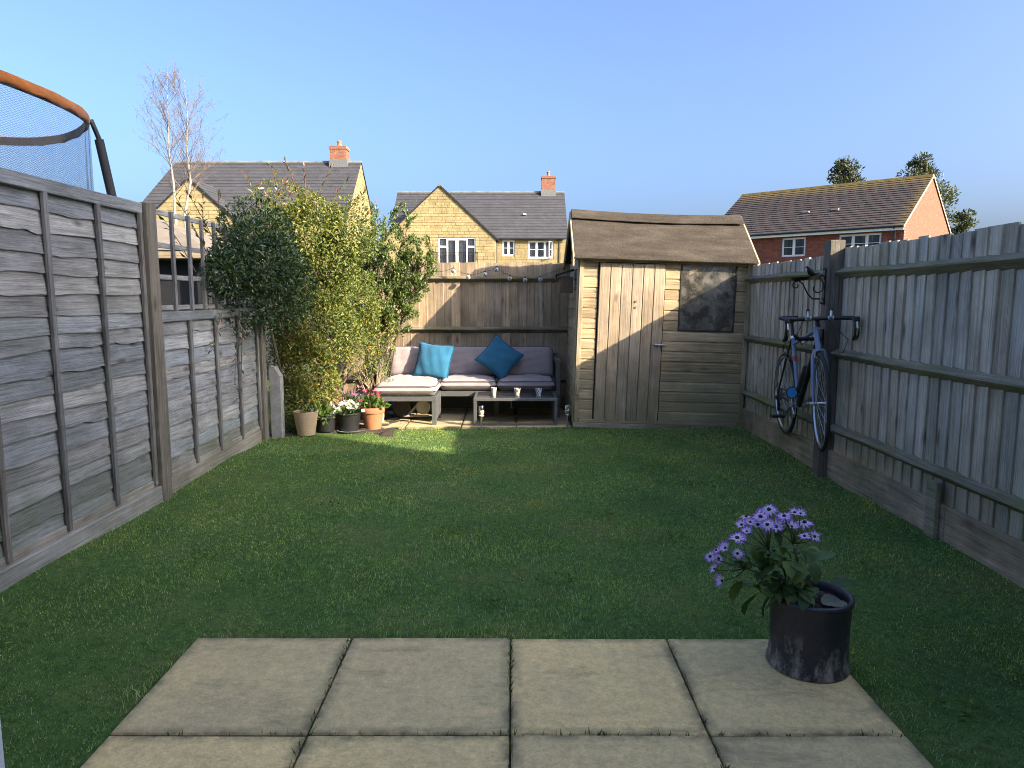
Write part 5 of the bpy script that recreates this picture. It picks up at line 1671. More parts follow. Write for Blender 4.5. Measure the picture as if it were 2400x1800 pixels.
# yellow green hedge below it; upper clumps paint the shrub's sunlit side lighter
t = thing('hedge_bush', 'bushy yellow green hedge growing from the soil bed behind the pots', 'bush', (-2.0, 7.4, 0))
branchy(t, (-2.0, 7.45, 0), [(-2.1, 7.2, 1.2), (-1.8, 7.4, 1.4), (-1.5, 7.5, 1.2), (-2.2, 7.2, .8), (-1.7, 7.4, 1.0), (-1.3, 7.9, 1.1), (-1.9, 7.3, 1.7), (-2.1, 7.2, .5), (-1.95, 7.15, .6)], 0.018, BARK)
Cs, Os = [], []
for (c, r, n, sd) in (((-1.98, 6.98, 2.00), (0.44, 0.40, 0.38), 8000, 2), ((-1.62, 7.1, 1.92), (0.32, 0.3, 0.36), 3600, 8), ((-2.12, 6.78, 2.24), (0.25, 0.28, 0.17), 900, 9), ((-1.93, 7.20, 1.55), (0.44, 0.40, 0.42), 7500, 11), ((-2.02, 7.22, 1.05), (0.42, 0.42, 0.48), 10000, 12), ((-2.10, 7.22, 0.55), (0.33, 0.34, 0.48), 7500, 13), ((-1.62, 7.55, 1.25), (0.28, 0.28, 0.42), 3200, 14), ((-1.66, 7.6, 0.78), (0.24, 0.22, 0.28), 700, 15), ((-2.17, 7.08, 0.28), (0.17, 0.20, 0.36), 2600, 16), ((-2.20, 7.0, 0.95), (0.17, 0.16, 0.45), 2600, 17), ((-1.50, 7.85, 0.95), (0.24, 0.18, 0.42), 1500, 18)):
    P, U, rad = ellipsoid_points(c, r, n, 0.45, 0.24, sd, 7.0)
    k = P[:, 2] > 0.02
    Cs.append(P[k]); Os.append(U[k])
C = np.concatenate(Cs); O = np.concatenate(Os); n = len(C)
leaf_object('foliage', t, LIML, C, O, 0.036*(0.45+1.0*rng.random(n)**1.5), 0.48, np.clip(rng.random(n)*0.80 + 0.12*smooth_noise(C, 3, 5.0) + 0.38*np.clip((C[:, 2]-1.85)/.5, 0, 1)*rng.random(n), 0, 1), 0.2, 0.9, 0.2)

# evergreen bush on the right
t = thing('evergreen_bush', 'upright evergreen bush with glossy sprigs leaning over the back fence', 'bush', (-1.5, 8.1, 0))
base = Vector((-1.55, 8.1, 0))
m = MB(); Cs = []; Os = []
spr = []
main = [(-1.60, 8.1, 2.05), (-1.35, 8.05, 2.25), (-1.15, 8.1, 2.2), (-1.0, 8.0, 1.95), (-0.83, 8.0, 1.72), (-1.05, 7.95, 1.5), (-1.3, 7.9, 1.7), (-1.5, 7.9, 1.75), (-1.25, 8.0, 1.3), (-1.7, 8.0, 1.75), (-1.45, 8.0, 1.4), (-0.95, 8.0, 1.6),
        (-1.5, 8.1, 2.2), (-1.2, 7.95, 1.95), (-1.4, 7.9, 2.0), (-1.12, 7.95, 1.72), (-1.3, 8.05, 1.5), (-1.55, 7.85, 1.55), (-1.62, 8.0, 1.95), (-1.0, 7.95, 1.78), (-1.2, 8.0, 2.1), (-1.42, 7.85, 1.85), (-1.1, 8.0, 1.36), (-1.65, 7.9, 1.2), (-0.9, 7.95, 1.85), (-1.25, 7.85, 1.85), (-1.35, 7.95, 1.15)]
for e in main:
    e = Vector(e); mid = base.lerp(e, 0.55) + Vector((random.uniform(-.16, .02), random.uniform(-.05, .12), .12))
    m.tube([base + Vector((random.uniform(-.08, .08), .1, 0)), base.lerp(mid, .5) + Vector((random.uniform(-.08, .05), .1, 0)), mid, mid.lerp(e, .5) + Vector((0, 0, .03)), e], [.009, .008, .007, .006, .004], 6)
    for k in range(9):
        u = 0.35 + 0.65*(k+1)/9
        s0 = mid.lerp(e, (u-.35)/.65)
        d = (e - base).normalized()*0.5 + Vector((random.uniform(-1, 1), random.uniform(-1, 1), random.uniform(-.1, 1.0)))
        e2 = s0 + d.normalized()*random.uniform(.10, .22)
        m.tube([s0, s0.lerp(e2, .5) + Vector((0, 0, .01)), e2], [.005, .004, .002], 4)
        spr.append((s0, e2))
m.build('branches', BARK, t)
for s0, e2 in spr:
    n = 85
    u = rng.random(n)**0.6
    A = np.array(s0)[None]*(1-u[:, None]) + np.array(e2)[None]*u[:, None]
    A = A + rng.normal(size=(n, 3))*0.016
    dd = np.array((e2-s0).normalized())[None]
    Cs.append(A); Os.append(dd*0.8 + unit(n)*0.9)
C = np.concatenate(Cs); O = np.concatenate(Os); n = len(C)
leaf_object('foliage', t, EVGL, C, O, 0.036*(0.6+0.7*rng.random(n)), 0.42, rng.random(n), 0.35, 0.35, 0.15)

# =================================================================== TRAMPOLINE (over the left fence)
t = thing('trampoline', 'tall netted trampoline with orange top ring beyond the left fence', 'trampoline', (-4.28, 4.75, 0))
TC = Vector((-4.28, 4.75)); TR = 1.335; TZr = 2.66
def ringpath(r, z, n=72, sag=0.0, k=6):
    return [(TC.x + r*math.cos(2*math.pi*i/n), TC.y + r*math.sin(2*math.pi*i/n), z - sag*abs(math.sin(k*math.pi*i/n))) for i in range(n)]
A0 = math.atan2(5.53-4.75, -3.17+4.28)      # angle of the pole in view
ORANGE = fabric('orange_sleeve', (0.42, 0.135, 0.03), 60, 0.25)
n = 96; vs = []; fs = []
for i in range(n):
    th = 2*math.pi*i/n; sg = 0.03*abs(math.sin(3*(th-A0)))
    for (dr, dz) in ((0.012, 0.030), (0.020, 0.005), (0.016, -0.030 - 0.007*math.sin(th*31)), (0.004, -0.036 - 0.007*math.sin(th*31)), (0.0, 0.0), (0.004, 0.030)):
        r_ = TR + dr + 0.004*math.sin(th*23+dz*60); vs.append((TC.x + r_*math.cos(th), TC.y + r_*math.sin(th), TZr - sg + dz))
for i in range(n):
    j = (i+1) % n
    for k in range(6):
        fs.append((i*6+k, j*6+k, j*6+(k+1) % 6, i*6+(k+1) % 6))
m = MB(); m.add(vs, fs); autosmooth(m.build('top_ring', ORANGE, t), 60)
DARKB = fabric('dark_net_band', (0.025, 0.022, 0.028), 60)
NET, nt, bs = nmat('safety_net')
tcn = nd(nt, 'TexCoord').outputs['Object']
sx = nd(nt, 'SeparateXYZ', i0=tcn)
th = mth(nt, 'MULTIPLY', mth(nt, 'ARCTAN2', sx.outputs[1], sx.outputs[0]), 150.0)
wv = mth(nt, 'ABSOLUTE', mth(nt, 'SINE', mth(nt, 'ADD', mth(nt, 'MULTIPLY', sx.outputs[2], 230.0), th)))
wv2 = mth(nt, 'ABSOLUTE', mth(nt, 'SINE', mth(nt, 'SUBTRACT', mth(nt, 'MULTIPLY', sx.outputs[2], 230.0), th)))
ff = mth(nt, 'MINIMUM', wv, wv2)
al = nd(nt, 'MapRange', Value=ff, i1=0.2, i2=0.45, i3=0.62, i4=0.10).outputs[0]
bs.inputs['Base Color'].default_value = (0.045, 0.05, 0.055, 1); bs.inputs['Roughness'].default_value = 0.7
trn = nd(nt, 'BsdfTransparent'); mx = nt.nodes.new('ShaderNodeMixShader'); nt.links.new(al, mx.inputs[0]); nt.links.new(trn.outputs[0], mx.inputs[1]); nt.links.new(bs.outputs[0], mx.inputs[2])
nt.links.new(mx.outputs[0], nt.nodes['Material Output'].inputs[0])
n = 420; vs = []; fs = []
for i in range(n):
    th = 2*math.pi*i/n
    pl = 0.010*math.sin(th*17) + 0.012*math.sin(th*43+1) + 0.008*math.sin(th*71)
    for k, z in enumerate((TZr-0.03 - 0.03*abs(math.sin(3*(th-A0))), 2.2, 1.7, 1.2, 0.86)):
        r_ = TR + pl*(0.4 + 0.6*k/4) + (0.0 if k else 0.006)
        vs.append((TC.x + r_*math.cos(th), TC.y + r_*math.sin(th), z))
for i in range(n):
    j = (i+1) % n
    for k in range(4): fs.append((i*5+k, j*5+k, j*5+k+1, i*5+k+1))
m = MB(); m.add(vs, fs); m.build('net', NET, t, fix=False)
# inner dark lining of the top ring
vs = []; fs = []; n = 72
for i in range(n):
    th = 2*math.pi*i/n; sg = 0.03*abs(math.sin(3*(th-A0)))
    for (dr, z) in ((-0.004, TZr+0.025-sg), (-0.010, TZr-0.042-sg)): vs.append((TC.x+(TR+dr)*math.cos(th), TC.y+(TR+dr)*math.sin(th), z))
for i in range(n):
    j = (i+1) % n; fs.append((i*2, j*2, j*2+1, i*2+1))
m = MB(); m.add(vs, fs); m.build('ring_lining', DARKB, t, fix=False)
for k in range(6):
    a = A0 + k*math.pi/3; ca, sa = math.cos(a), math.sin(a)
    q = lambda r, z: (TC.x + r*ca, TC.y + r*sa, z)
    m = MB(); m.tube([q(TR+0.03, TZr+0.02), q(TR+0.07, TZr-0.10), q(TR+0.08, TZr-0.13)], [.017, .018, .018], 10); pl_ = autosmooth(m.build('pole', BLACK_METAL, t))
    m = MB(); m.tube([q(TR+0.075, TZr-0.12), q(TR+0.17, 1.9), q(TR+0.215, 1.1), q(TR+0.215, 0.0)], 0.032, 12); autosmooth(m.build('foam_sleeve', RUBBER, pl_))
MB().tube(ringpath(1.5, 0.85), 0.025, 8, closed=True).build('frame_ring', ALU, t, smooth=True)
m = MB(); m.lathe([(0, 0.0), (1.3, 0.0), (1.3, -0.004), (0, -0.004)], (TC.x, TC.y, 0.86), 48); m.build('mat', BLACK_PL, t)

# =================================================================== NEIGHBOUR GARDEN BUILDING behind the trellis
t = thing('garden_shelter', 'low shelter with tan hipped roof and black open front behind the trellis', 'shelter', (-6.3, 11.5, 0))
TANR = plain('tan_felt_roof', (0.19, 0.155, 0.115), 0.9, var=0.2, scale=3)
x0, x1, y0, y1, ze, zr = -7.6, -4.0, 9.6, 12.4, 1.98, 2.55
m = MB(); ax, bx_, cy = x0+1.4, x1-1.4, (y0+y1)/2
m.add([(x0, y0, ze), (x1, y0, ze), (x1, y1, ze), (x0, y1, ze), (ax, cy, zr), (bx_, cy, zr)], [(0, 1, 5, 4), (1, 2, 5), (2, 3, 4, 5), (3, 0, 4)]); m.build('roof', TANR, t)
m = MB(); m.cbox(x0+.02, x1-.02, y0+.02, y0+.06, ze-0.11, ze-0.003, .004); m.cbox(x1-.06, x1-.02, y0+.06, y1, ze-0.11, ze-.003, .004); m.build('fascia', wood('tan_fascia', (0.25, 0.18, 0.11), (0.36, 0.27, 0.17), (0.44, 0.34, 0.22), 'X', knot=0), t)
DK = plain('near_black_front', (0.012, 0.012, 0.013), 0.7)
m = MB(); m.box(x0+.1, x1-.1, y0+.35, y1-.1, 0, ze-.12); m.build('wall', DK, t)  # solid near-black box painted as the dark inside of the open front
for x in (x0+.1, x1-.2): MB().cbox(x, x+.1, y0+.08, y0+.18, 0, ze-.112, .004).build('post', DK, t)

# =================================================================== HOUSES
def clip_poly(poly, planes):
    for (a, b, c) in planes:         # keep a*x + b*z <= c
        out = []
        for i in range(len(poly)):
            p, q = poly[i], poly[(i+1) % len(poly)]
            dp = a*p[0]+b*p[1]-c; dq = a*q[0]+b*q[1]-c
            if dp <= 0: out.append(p)
            if dp*dq < 0:
                s = dp/(dp-dq); out.append((p[0]+(q[0]-p[0])*s, p[1]+(q[1]-p[1])*s))
        poly = out
        if len(poly) < 3: return []
    return poly

def lay_stones(parent, x0, x1, z0, z1, y, planes=(), holes=(), single=0, seed=0, axis='x', name='stone'):
    """coursed stone blocks standing proud of the mortar on the plane y (front towards -y)"""
    r = random.Random(seed)
    cache = {}; cnt = 0
    rest = MB()
    z = z0
    while z < z1 - 0.02:
        h = r.choice((0.15, 0.18, 0.21))
        x = x0 - r.uniform(0, 0.3)
        while x < x1:
            w = r.choice((0.26, 0.34, 0.42, 0.52))
            a, b_, c_, d_ = max(x, x0)+0.007, min(x+w, x1)-0.007, z+0.007, min(z+h, z1)-0.007
            x += w
            if b_-a < 0.05 or d_ - c_ < 0.04: continue
            skip = False
            for (hx0, hx1, hz0, hz1) in holes:
                if a < hx1 and b_ > hx0 and c_ < hz1 and d_ > hz0:
                    # trim against the opening
                    if a < hx0 - 0.06: b_ = hx0 - 0.004
                    elif b_ > hx1 + 0.06: a = hx1 + 0.004
                    elif c_ < hz0 - 0.05: d_ = hz0 - 0.004
                    elif d_ > hz1 + 0.05: c_ = hz1 + 0.004
                    else: skip = True
            if skip or b_-a < 0.03 or d_-c_ < 0.03: continue
            P = clip_poly([(a, c_), (b_, c_), (b_, d_), (a, d_)], planes)
            if len(P) < 3: continue
            dep = r.uniform(0.012, 0.03)
            full = len(P) == 4 and abs(P[0][0]-a) < 1e-6 and abs(P[2][0]-b_) < 1e-6 and abs(P[2][1]-d_) < 1e-6 and abs(P[3][0]-a) < 1e-6
            if cnt < single and axis == 'x' and z > 2.9:
                cnt += 1
                if full:
                    key = (round(b_-a, 2), round(d_-c_, 2))
                    if key not in cache:
                        cache[key] = MB().cbox(0, b_-a, 0, 0.03, 0, d_-c_, 0.008).mesh('stone')
                    link(name, cache[key], parent, (a, y-dep, c_), None, STONE)
                else:
                    m = MB(); m.poly_prism([(p[0], y-dep, p[1]) for p in P], (0, dep, 0)); m.build(name, STONE, parent)
            else:
                if axis == 'x':
                    rest.poly_prism([(p[0], y-dep, p[1]) for p in P], (0, dep, 0))
                else:   # wall in the y-z plane at x=y, facing +x
                    rest.poly_prism([(y+dep, p[0], p[1]) for p in P], (-dep, 0, 0))
        z += h
    if rest.v:
        o = rest.build('stonework', STONE, parent); o['kind'] = 'stuff'

def roof_courses(m, e0, e1, r1, r0, courses, lift=0.022):
    """stepped slate courses on the quad e0 e1 (eave) r1 r0 (ridge)"""
    e0, e1, r0, r1 = map(Vector, (e0, e1, r0, r1))
    nrm = (e1-e0).cross(r0-e0).normalized()
    if nrm.z < 0: nrm = -nrm
    for i in range(courses):
        a, b = i/courses, (i+1)/courses
        p = [e0.lerp(r0, a), e1.lerp(r1, a), e1.lerp(r1, b), e0.lerp(r0, b)]
        m.add([p[0]+nrm*lift, p[1]+nrm*lift, p[2]+nrm*0.002, p[3]+nrm*0.002, p[0], p[1]], [(0, 1, 2, 3), (4, 5, 1, 0)])
    return m

def window(parent, x0, x1, z0, z1, y, lights=2, bars=1, open_last=False, curtain=True, transoms=None, name='window', rnd=0):
    w = MB()
    fr = 0.055
    w.box(x0, x1, y-0.02, y+0.06, z0, z0+fr); w.box(x0, x1, y-0.02, y+0.06, z1-fr, z1); 
    w.box(x0, x0+fr, y-0.02, y+0.06, z0+fr, z1-fr); w.box(x1-fr, x1, y-0.02, y+0.06, z0+fr, z1-fr)
    lw = (x1-x0-fr)/lights
    for i in range(1, lights):
        w.box(x0+i*lw, x0+i*lw+fr, y-0.02, y+0.06, z0+fr, z1-fr)
    root = w.build(name, WHITE_PVC, parent, fix=False)
    s = MB().box(x0-0.05, x1+0.05, y-0.06, y+0.0, z0-0.05, z0-0.001).build('sill', WHITE_PVC, root, fix=False)
    for i in range(lights):
        a, b_ = x0+i*lw+fr, x0+(i+1)*lw
        MB().box(a+.045, b_-.045, y+0.012, y+0.020, z0+fr+.045, z1-fr-.045).build('pane', GLASS, root, fix=False)
        q = MB()
        q.box(a+.004, a+.045, y-0.03, y+0.05, z0+fr+.004, z1-fr-.004); q.box(b_-.045, b_-.004, y-0.03, y+0.05, z0+fr+.004, z1-fr-.004)
        q.box(a+.045, b_-.045, y-0.03, y+0.05, z0+fr+.004, z0+fr+.045); q.box(a+.045, b_-.045, y-0.03, y+0.05, z1-fr-.045, z1-fr-.004)
        for k in range(1, bars+1):
            zz = z0 + (z1-z0)*k/(bars+1); q.box(a+.045, b_-.045, y-0.012, y+0.024, zz-0.012, zz+0.012)
        if open_last and i == lights-1:
            ang = R(-62)
            hinge = Vector((b_, y-0.03, 0))
            for j, p in enumerate(q.v):
                d = Vector(p) - hinge
                q.v[j] = tuple(hinge + Matrix.Rotation(-ang, 3, 'Z') @ d)
        q.build('sash', WHITE_PVC, root, fix=False)
        if curtain:
            cw = (b_-a)*0.36
            cm = MB(); n = 7
            side = 0 if i % 2 == 0 else 1
            xx0 = a if side == 0 else b_-cw
            vs = [(xx0+cw*k/n, y+0.10+0.015*(k % 2), zz) for zz in (z0+.05, z1-.05) for k in range(n+1)]
            cm.add(vs, [(k, k+1, n+2+k, n+1+k) for k in range(n)])
            cm.build('curtain', CURTAIN, root, fix=False)
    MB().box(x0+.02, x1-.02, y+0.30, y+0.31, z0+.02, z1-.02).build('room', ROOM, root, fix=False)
    return root

def chimney(parent, x0, x1, y0, y1, z0, z1, fh=0.62, flash=True):
    c = MB().box(x0, x1, y0, y1, z0, z1-0.16).build('chimney', BRICK_C, parent)
    MB().box(x0-0.035, x1+0.035, y0-0.035, y1+0.035, z1-0.16, z1).build('chimney_cap', BRICK_C, parent)
    cx, cy = (x0+x1)/2, (y0+y1)/2
    MB().lathe([(0.13, 0), (0.11, 0.05), (0.10, 0.26), (0.125, 0.28), (0.12, 0.33), (0.08, 0.33), (0.08, 0.2)], (cx, cy, z1), 14).build('chimney_pot', TERRA, parent, smooth=True)
    if flash:
        MB().box(x0-0.06, x1+0.06, y0-0.012, y1+0.012, z0+0.0, z0+fh).build('flashing', LEAD, parent)
    return c

# ---- middle house (local frame = world axes, front wall at y=46)
h = thing('stone_house', 'honey stone house with Juliet balcony and brick chimney behind the back fence', 'house', (-2, 46, 0))
MX0, MX1, MY, MD = -7.75, 3.50, 46.0, 7.2
EZ, RZ = 5.12, 8.45
win1 = (-0.62, 0.18, 3.95, 4.96); win2 = (1.03, 2.66, 3.80, 4.91)
def wall_with_holes(parent, x0, x1, z0, z1, y, holes, mat, th=0.25, name='wall'):
    m = MB()
    hs = sorted(holes); cur = x0
    for (a, b_, c_, d_) in hs:
        m.box(cur, a, y, y+th, z0, z1); m.box(a, b_, y, y+th, z0, c_); m.box(a, b_, y, y+th, d_, z1); cur = b_
    m.box(cur, x1, y, y+th, z0, z1)
    return m.build(name, mat, parent, fix=False)
wall_with_holes(h, -1.05, MX1, 0, EZ, MY, [win1, win2], MORTAR)
lay_stones(h, -1.03, MX1, 2.4, EZ, MY, holes=[win1, win2], single=0, seed=3)
window(h, *win1, MY+0.08, 2, 1); window(h, *win2, MY+0.08, 3, 1, open_last=True)
GY_ = 44.5; GA = (-4.42, 8.12); gw = 3.42
fd = (-4.535, -2.265, 2.55, 4.985)
wall_with_holes(h, GA[0]-gw, GA[0]+gw, 0, 5.0, GY_, [fd], MORTAR)
sl = (GA[1]-5.0)/gw
m = MB(); m.poly_prism([(GA[0]-gw, GY_, 5.0), (GA[0]+gw, GY_, 5.0), (GA[0], GY_, GA[1])], (0, 0.25, 0)); m.build('gable_wall', MORTAR, h)
planes = [(sl, 1.0, sl*GA[0] + GA[1] - 0.06), (-sl, 1.0, -sl*GA[0] + GA[1] - 0.06)]
lay_stones(h, GA[0]-gw, GA[0]+gw, 2.4, GA[1], GY_, planes, [fd], single=300, seed=5)
# side walls of the projection and of the house
m = MB(); m.box(GA[0]+gw-0.25, GA[0]+gw-.001, GY_+0.25, MY, 0, 5.0); m.box(GA[0]-gw+.001, GA[0]-gw+0.25, GY_+.25, MY+MD, 0, 5.0); m.build('side_wall', MORTAR, h)
m = MB(); m.poly_prism([(MX1-0.25, MY+.25, 0), (MX1-0.25, MY+MD, 0), (MX1-0.25, MY+MD, EZ), (MX1-0.25, MY+MD/2, RZ-.08), (MX1-0.25, MY+.25, EZ)], (0.249, 0, 0)); m.build('side_wall', STONE, h)
m = MB(); m.box(MX0, MX1, MY+MD-.2, MY+MD, 0, EZ); m.build('back_wall', MORTAR, h)
# roofs
m = MB(); roof_courses(m, (MX0-.05, MY-.28, EZ-.08), (MX1+.06, MY-.28, EZ-.08), (MX1+.06, MY+MD/2, RZ), (MX0-.05, MY+MD/2, RZ), 17)
rfm = m.build('roof', SLATE, h, fix=False)
m = MB(); roof_courses(m, (MX1+.06, MY+MD+.28, EZ-.08), (MX0-.05, MY+MD+.28, EZ-.08), (MX0-.05, MY+MD/2, RZ), (MX1+.06, MY+MD/2, RZ), 17); m.build('roof', SLATE, h, fix=False)
m = MB()
for i in range(26):
    a = MX0-.05 + (MX1-MX0+.11)*i/26; b_ = MX0-.05 + (MX1-MX0+.11)*(i+1)/26 - .008
    m.poly_prism([(a, MY+MD/2-.13, RZ-.06), (a, MY+MD/2-.07, RZ+.05), (a, MY+MD/2+.07, RZ+.05), (a, MY+MD/2+.13, RZ-.06)], (b_-a, 0, 0))
m.build('ridge_tiles', SLATE_R, rfm)
m = MB()
GE = 0.18
for s in (-1, 1):
    e = (GA[0]+s*(gw+GE), GY_-.10, 5.0-sl*GE); e2 = (GA[0]+s*(gw+GE), MY+3.2, 5.0-sl*GE)
    r0_ = (GA[0], GY_-.10, GA[1]+.03); r1_ = (GA[0], MY+3.2, GA[1]+.03)
    roof_courses(m, e, e2, r1_, r0_, 16)
gr = m.build('gable_roof', SLATE, h, fix=False)
m = MB()
for s in (-1, 1):
    m.poly_prism([(GA[0], GY_-.11, GA[1]+.04), (GA[0]+s*(gw+GE), GY_-.11, 5.0-sl*GE+.01), (GA[0]+s*(gw+GE), GY_-.11, 5.0-sl*GE-.09), (GA[0], GY_-.11, GA[1]-.06)], (0, 0.06, 0))
m.build('verge', GUTTER, gr)
m = MB(); m.tube([(GA[0], GY_-.15, GA[1]+.02), (GA[0], MY+3, GA[1]+.02)], 0.11, 8); m.build('ridge_tiles', SLATE_R, gr)
m = MB(); m.tube([(-0.95, MY-.30, EZ-.10), (MX1+.05, MY-.30, EZ-.10)], 0.055, 8); m.tube([(-0.98, MY-.06, EZ-.15), (-0.98, MY-.06, 0)], 0.035, 8); m.tube([(3.02, MY-.06, EZ-.15), (3.02, MY-.06, 0)], 0.035, 8); m.build('gutter', GUTTER, h)
chimney(h, 2.02, 2.92, 49.2, 49.9, 7.9, 9.45)
MB().box(0.72, 0.94, 47.42, 47.6, 6.70, 6.76).build('roof_vent', WHITE_PVC, h)
# French doors and balcony rail
m = MB(); f = 0.07; x0, x1, z0, z1 = fd; y = GY_+.05
m.box(x0, x1, y, y+.08, z1-f, z1); m.box(x0, x0+f, y, y+.08, z0, z1-f); m.box(x1-f, x1, y, y+.08, z0, z1-f)
for x in (x0+0.50, x1-0.50-f): m.box(x, x+f*1.3, y, y+.08, z0, z1-f)
m.box((x0+x1)/2-.09, (x0+x1)/2+.09, y-.01, y+.08, z0, z1-f)
for x in (x0+f, x1-0.50): m.box(x, x+.43, y, y+.08, z1-.62, z1-.50)
for (a, b_) in ((x0+.59, (x0+x1)/2-.09), ((x0+x1)/2+.09, x1-.57)): m.box(a, b_, y, y+.06, z1-.16, z1-f)
fdo = m.build('balcony_door', WHITE_PVC, h, fix=False)
for (a, b_, c_, d_) in ((x0+f, x0+.50, z0, z1-.62), (x0+f, x0+.5, z1-.5, z1-f), (x1-.5, x1-f, z0, z1-.62), (x1-.5, x1-f, z1-.5, z1-f), (x0+.59, (x0+x1)/2-.09, z0, z1-.16), ((x0+x1)/2+.09, x1-.57, z0, z1-.16)):
    MB().box(a, b_, y+.03, y+.04, c_, d_).build('pane', GLASS, fdo, fix=False)
m = MB()
for (a, b_) in ((x0+f, x0+.40), (x0+.62, x0+.86), (x1-.90, x1-.62), (x1-.42, x1-f), ((x0+x1)/2+.12, (x0+x1)/2+.3)):
    n = 8; vs = [(a+(b_-a)*k/n, y+.14+.02*(k % 2), zz) for zz in (z0, z1-.1) for k in range(n+1)]; m.add(vs, [(k, k+1, n+2+k, n+1+k) for k in range(n)])
m.build('curtain', CURTAIN, fdo, fix=False)
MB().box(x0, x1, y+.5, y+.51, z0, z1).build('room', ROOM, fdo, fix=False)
bal = MB(); bx0, bx1, by, bz = -4.87, -2.10, GY_-.16, 4.10
bal.box(bx0, bx1, by, by+.03, bz-.03, bz); bal.box(bx0, bx1, by, by+.03, 3.05, 3.08)
for x in (bx0, bx1-.03): bal.box(x, x+.03, by+.03, GY_, bz-.03, bz); bal.box(x, x+.03, by+.001, by+.029, 3.0, bz-.03)
br_ = bal.build('balcony_rail', BLACK_METAL, h)
n = 25
me = MB().box(-.007, .007, 0, .014, 0, 1.02).mesh('baluster')
for i in range(1, n):
    link('baluster', me, br_, (bx0 + (bx1-bx0)*i/n, by+.008, 3.06), None, BLACK_METAL)

# ---- left stone house
h = thing('stone_house', 'honey stone house on the left with wide slate roof and chimney behind the birch', 'house', (-13, 36.3, 0))
LX0, LX1, LY, LD = -18.3, -8.28, 36.3, 7.4
EZ, RZ = 5.2, 8.68
m = MB(); m.box(LX0, LX1, LY, LY+.25, 0, EZ); m.build('wall', MORTAR, h)
lay_stones(h, -13.0, LX1, 2.6, EZ, LY, single=0, seed=8)
m = MB(); m.poly_prism([(LX1-.25, LY+.25, 0), (LX1-.25, LY+LD, 0), (LX1-.25, LY+LD, EZ), (LX1-.25, LY+LD/2, RZ-.06), (LX1-.25, LY+.25, EZ)], (.249, 0, 0)); m.build('side_wall', MORTAR, h)
ssl = (RZ-EZ)/(LD/2)
yc = LY+LD/2
lay_stones(h, LY, LY+LD, 2.6, RZ, LX1, [(ssl, 1.0, ssl*yc+RZ-.08), (-ssl, 1.0, -ssl*yc+RZ-.08)], axis='y', seed=9)
m = MB(); m.poly_prism([(LX0, LY+.25, 0), (LX0, LY+LD, 0), (LX0, LY+LD, EZ), (LX0, LY+LD/2, RZ-.06), (LX0, LY+.25, EZ)], (.25, 0, 0)); m.box(LX0, LX1, LY+LD, LY+LD+.2, 0, EZ); m.build('back_wall', MORTAR, h)
m = MB(); roof_courses(m, (LX0-.9, LY-.28, EZ-.12), (LX1+.06, LY-.28, EZ-.12), (LX1+.06, yc, RZ), (LX0-.06, yc, RZ), 18)
rfm = m.build('roof', SLATE, h, fix=False)
m = MB(); roof_courses(m, (LX1+.06, LY+LD+.28, EZ-.12), (LX0-.06, LY+LD+.28, EZ-.12), (LX0-.06, yc, RZ), (LX1+.06, yc, RZ), 18); m.build('roof', SLATE, h, fix=False)
m = MB()
for i in range(24):
    a = LX0-.06 + (LX1-LX0+.12)*i/24; b_ = LX0-.06 + (LX1-LX0+.12)*(i+1)/24 - .008
    m.poly_prism([(a, yc-.13, RZ-.06), (a, yc-.07, RZ+.05), (a, yc+.07, RZ+.05), (a, yc+.13, RZ-.06)], (b_-a, 0, 0))
m.build('ridge_tiles', SLATE_R, rfm)
GA = (-15.72, 7.10); GY_ = 35.5; gw = 2.75; eg = 4.65
sl = (GA[1]-eg)/gw
lw_ = (-15.35, -14.35, 3.3, 4.35)
wall_with_holes(h, GA[0]-gw, GA[0]+gw, 0, eg, GY_, [lw_], MORTAR)
m = MB(); m.poly_prism([(GA[0]-gw, GY_, eg), (GA[0]+gw, GY_, eg), (GA[0], GY_, GA[1])], (0, .25, 0)); m.build('gable_wall', MORTAR, h)
planes = [(sl, 1.0, sl*GA[0]+GA[1]-.06), (-sl, 1.0, -sl*GA[0]+GA[1]-.06)]
lay_stones(h, GA[0]-gw, GA[0]+gw, 2.6, GA[1], GY_, planes, [lw_], single=300, seed=12)
window(h, *lw_, GY_+.08, 2, 1)
m = MB()
for s in (-1, 1):
    roof_courses(m, (GA[0]+s*(gw+.2), GY_-.1, eg-sl*.2), (GA[0]+s*(gw+.2), LY+2.4, eg-sl*.2), (GA[0], LY+2.4, GA[1]+.03), (GA[0], GY_-.1, GA[1]+.03), 14)
gr = m.build('gable_roof', SLATE, h, fix=False)
m = MB()
for s in (-1, 1):
    m.poly_prism([(GA[0], GY_-.11, GA[1]+.04), (GA[0]+s*(gw+.2), GY_-.11, eg-sl*.2+.01), (GA[0]+s*(gw+.2), GY_-.11, eg-sl*.2-.09), (GA[0], GY_-.11, GA[1]-.06)], (0, .06, 0))
m.build('verge', GUTTER, gr)
chimney(h, -9.85, -8.98, yc-.40, yc+.45, 8.0, 9.45, 0.72)
MB().box(-13.2, -12.95, 37.9, 38.05, 6.92, 7.0).build('roof_vent', WHITE_PVC, h)
m = MB(); m.tube([(-12.8, LY-.3, EZ-.14), (LX1, LY-.3, EZ-.14)], .055, 8); m.build('gutter', GUTTER, h)

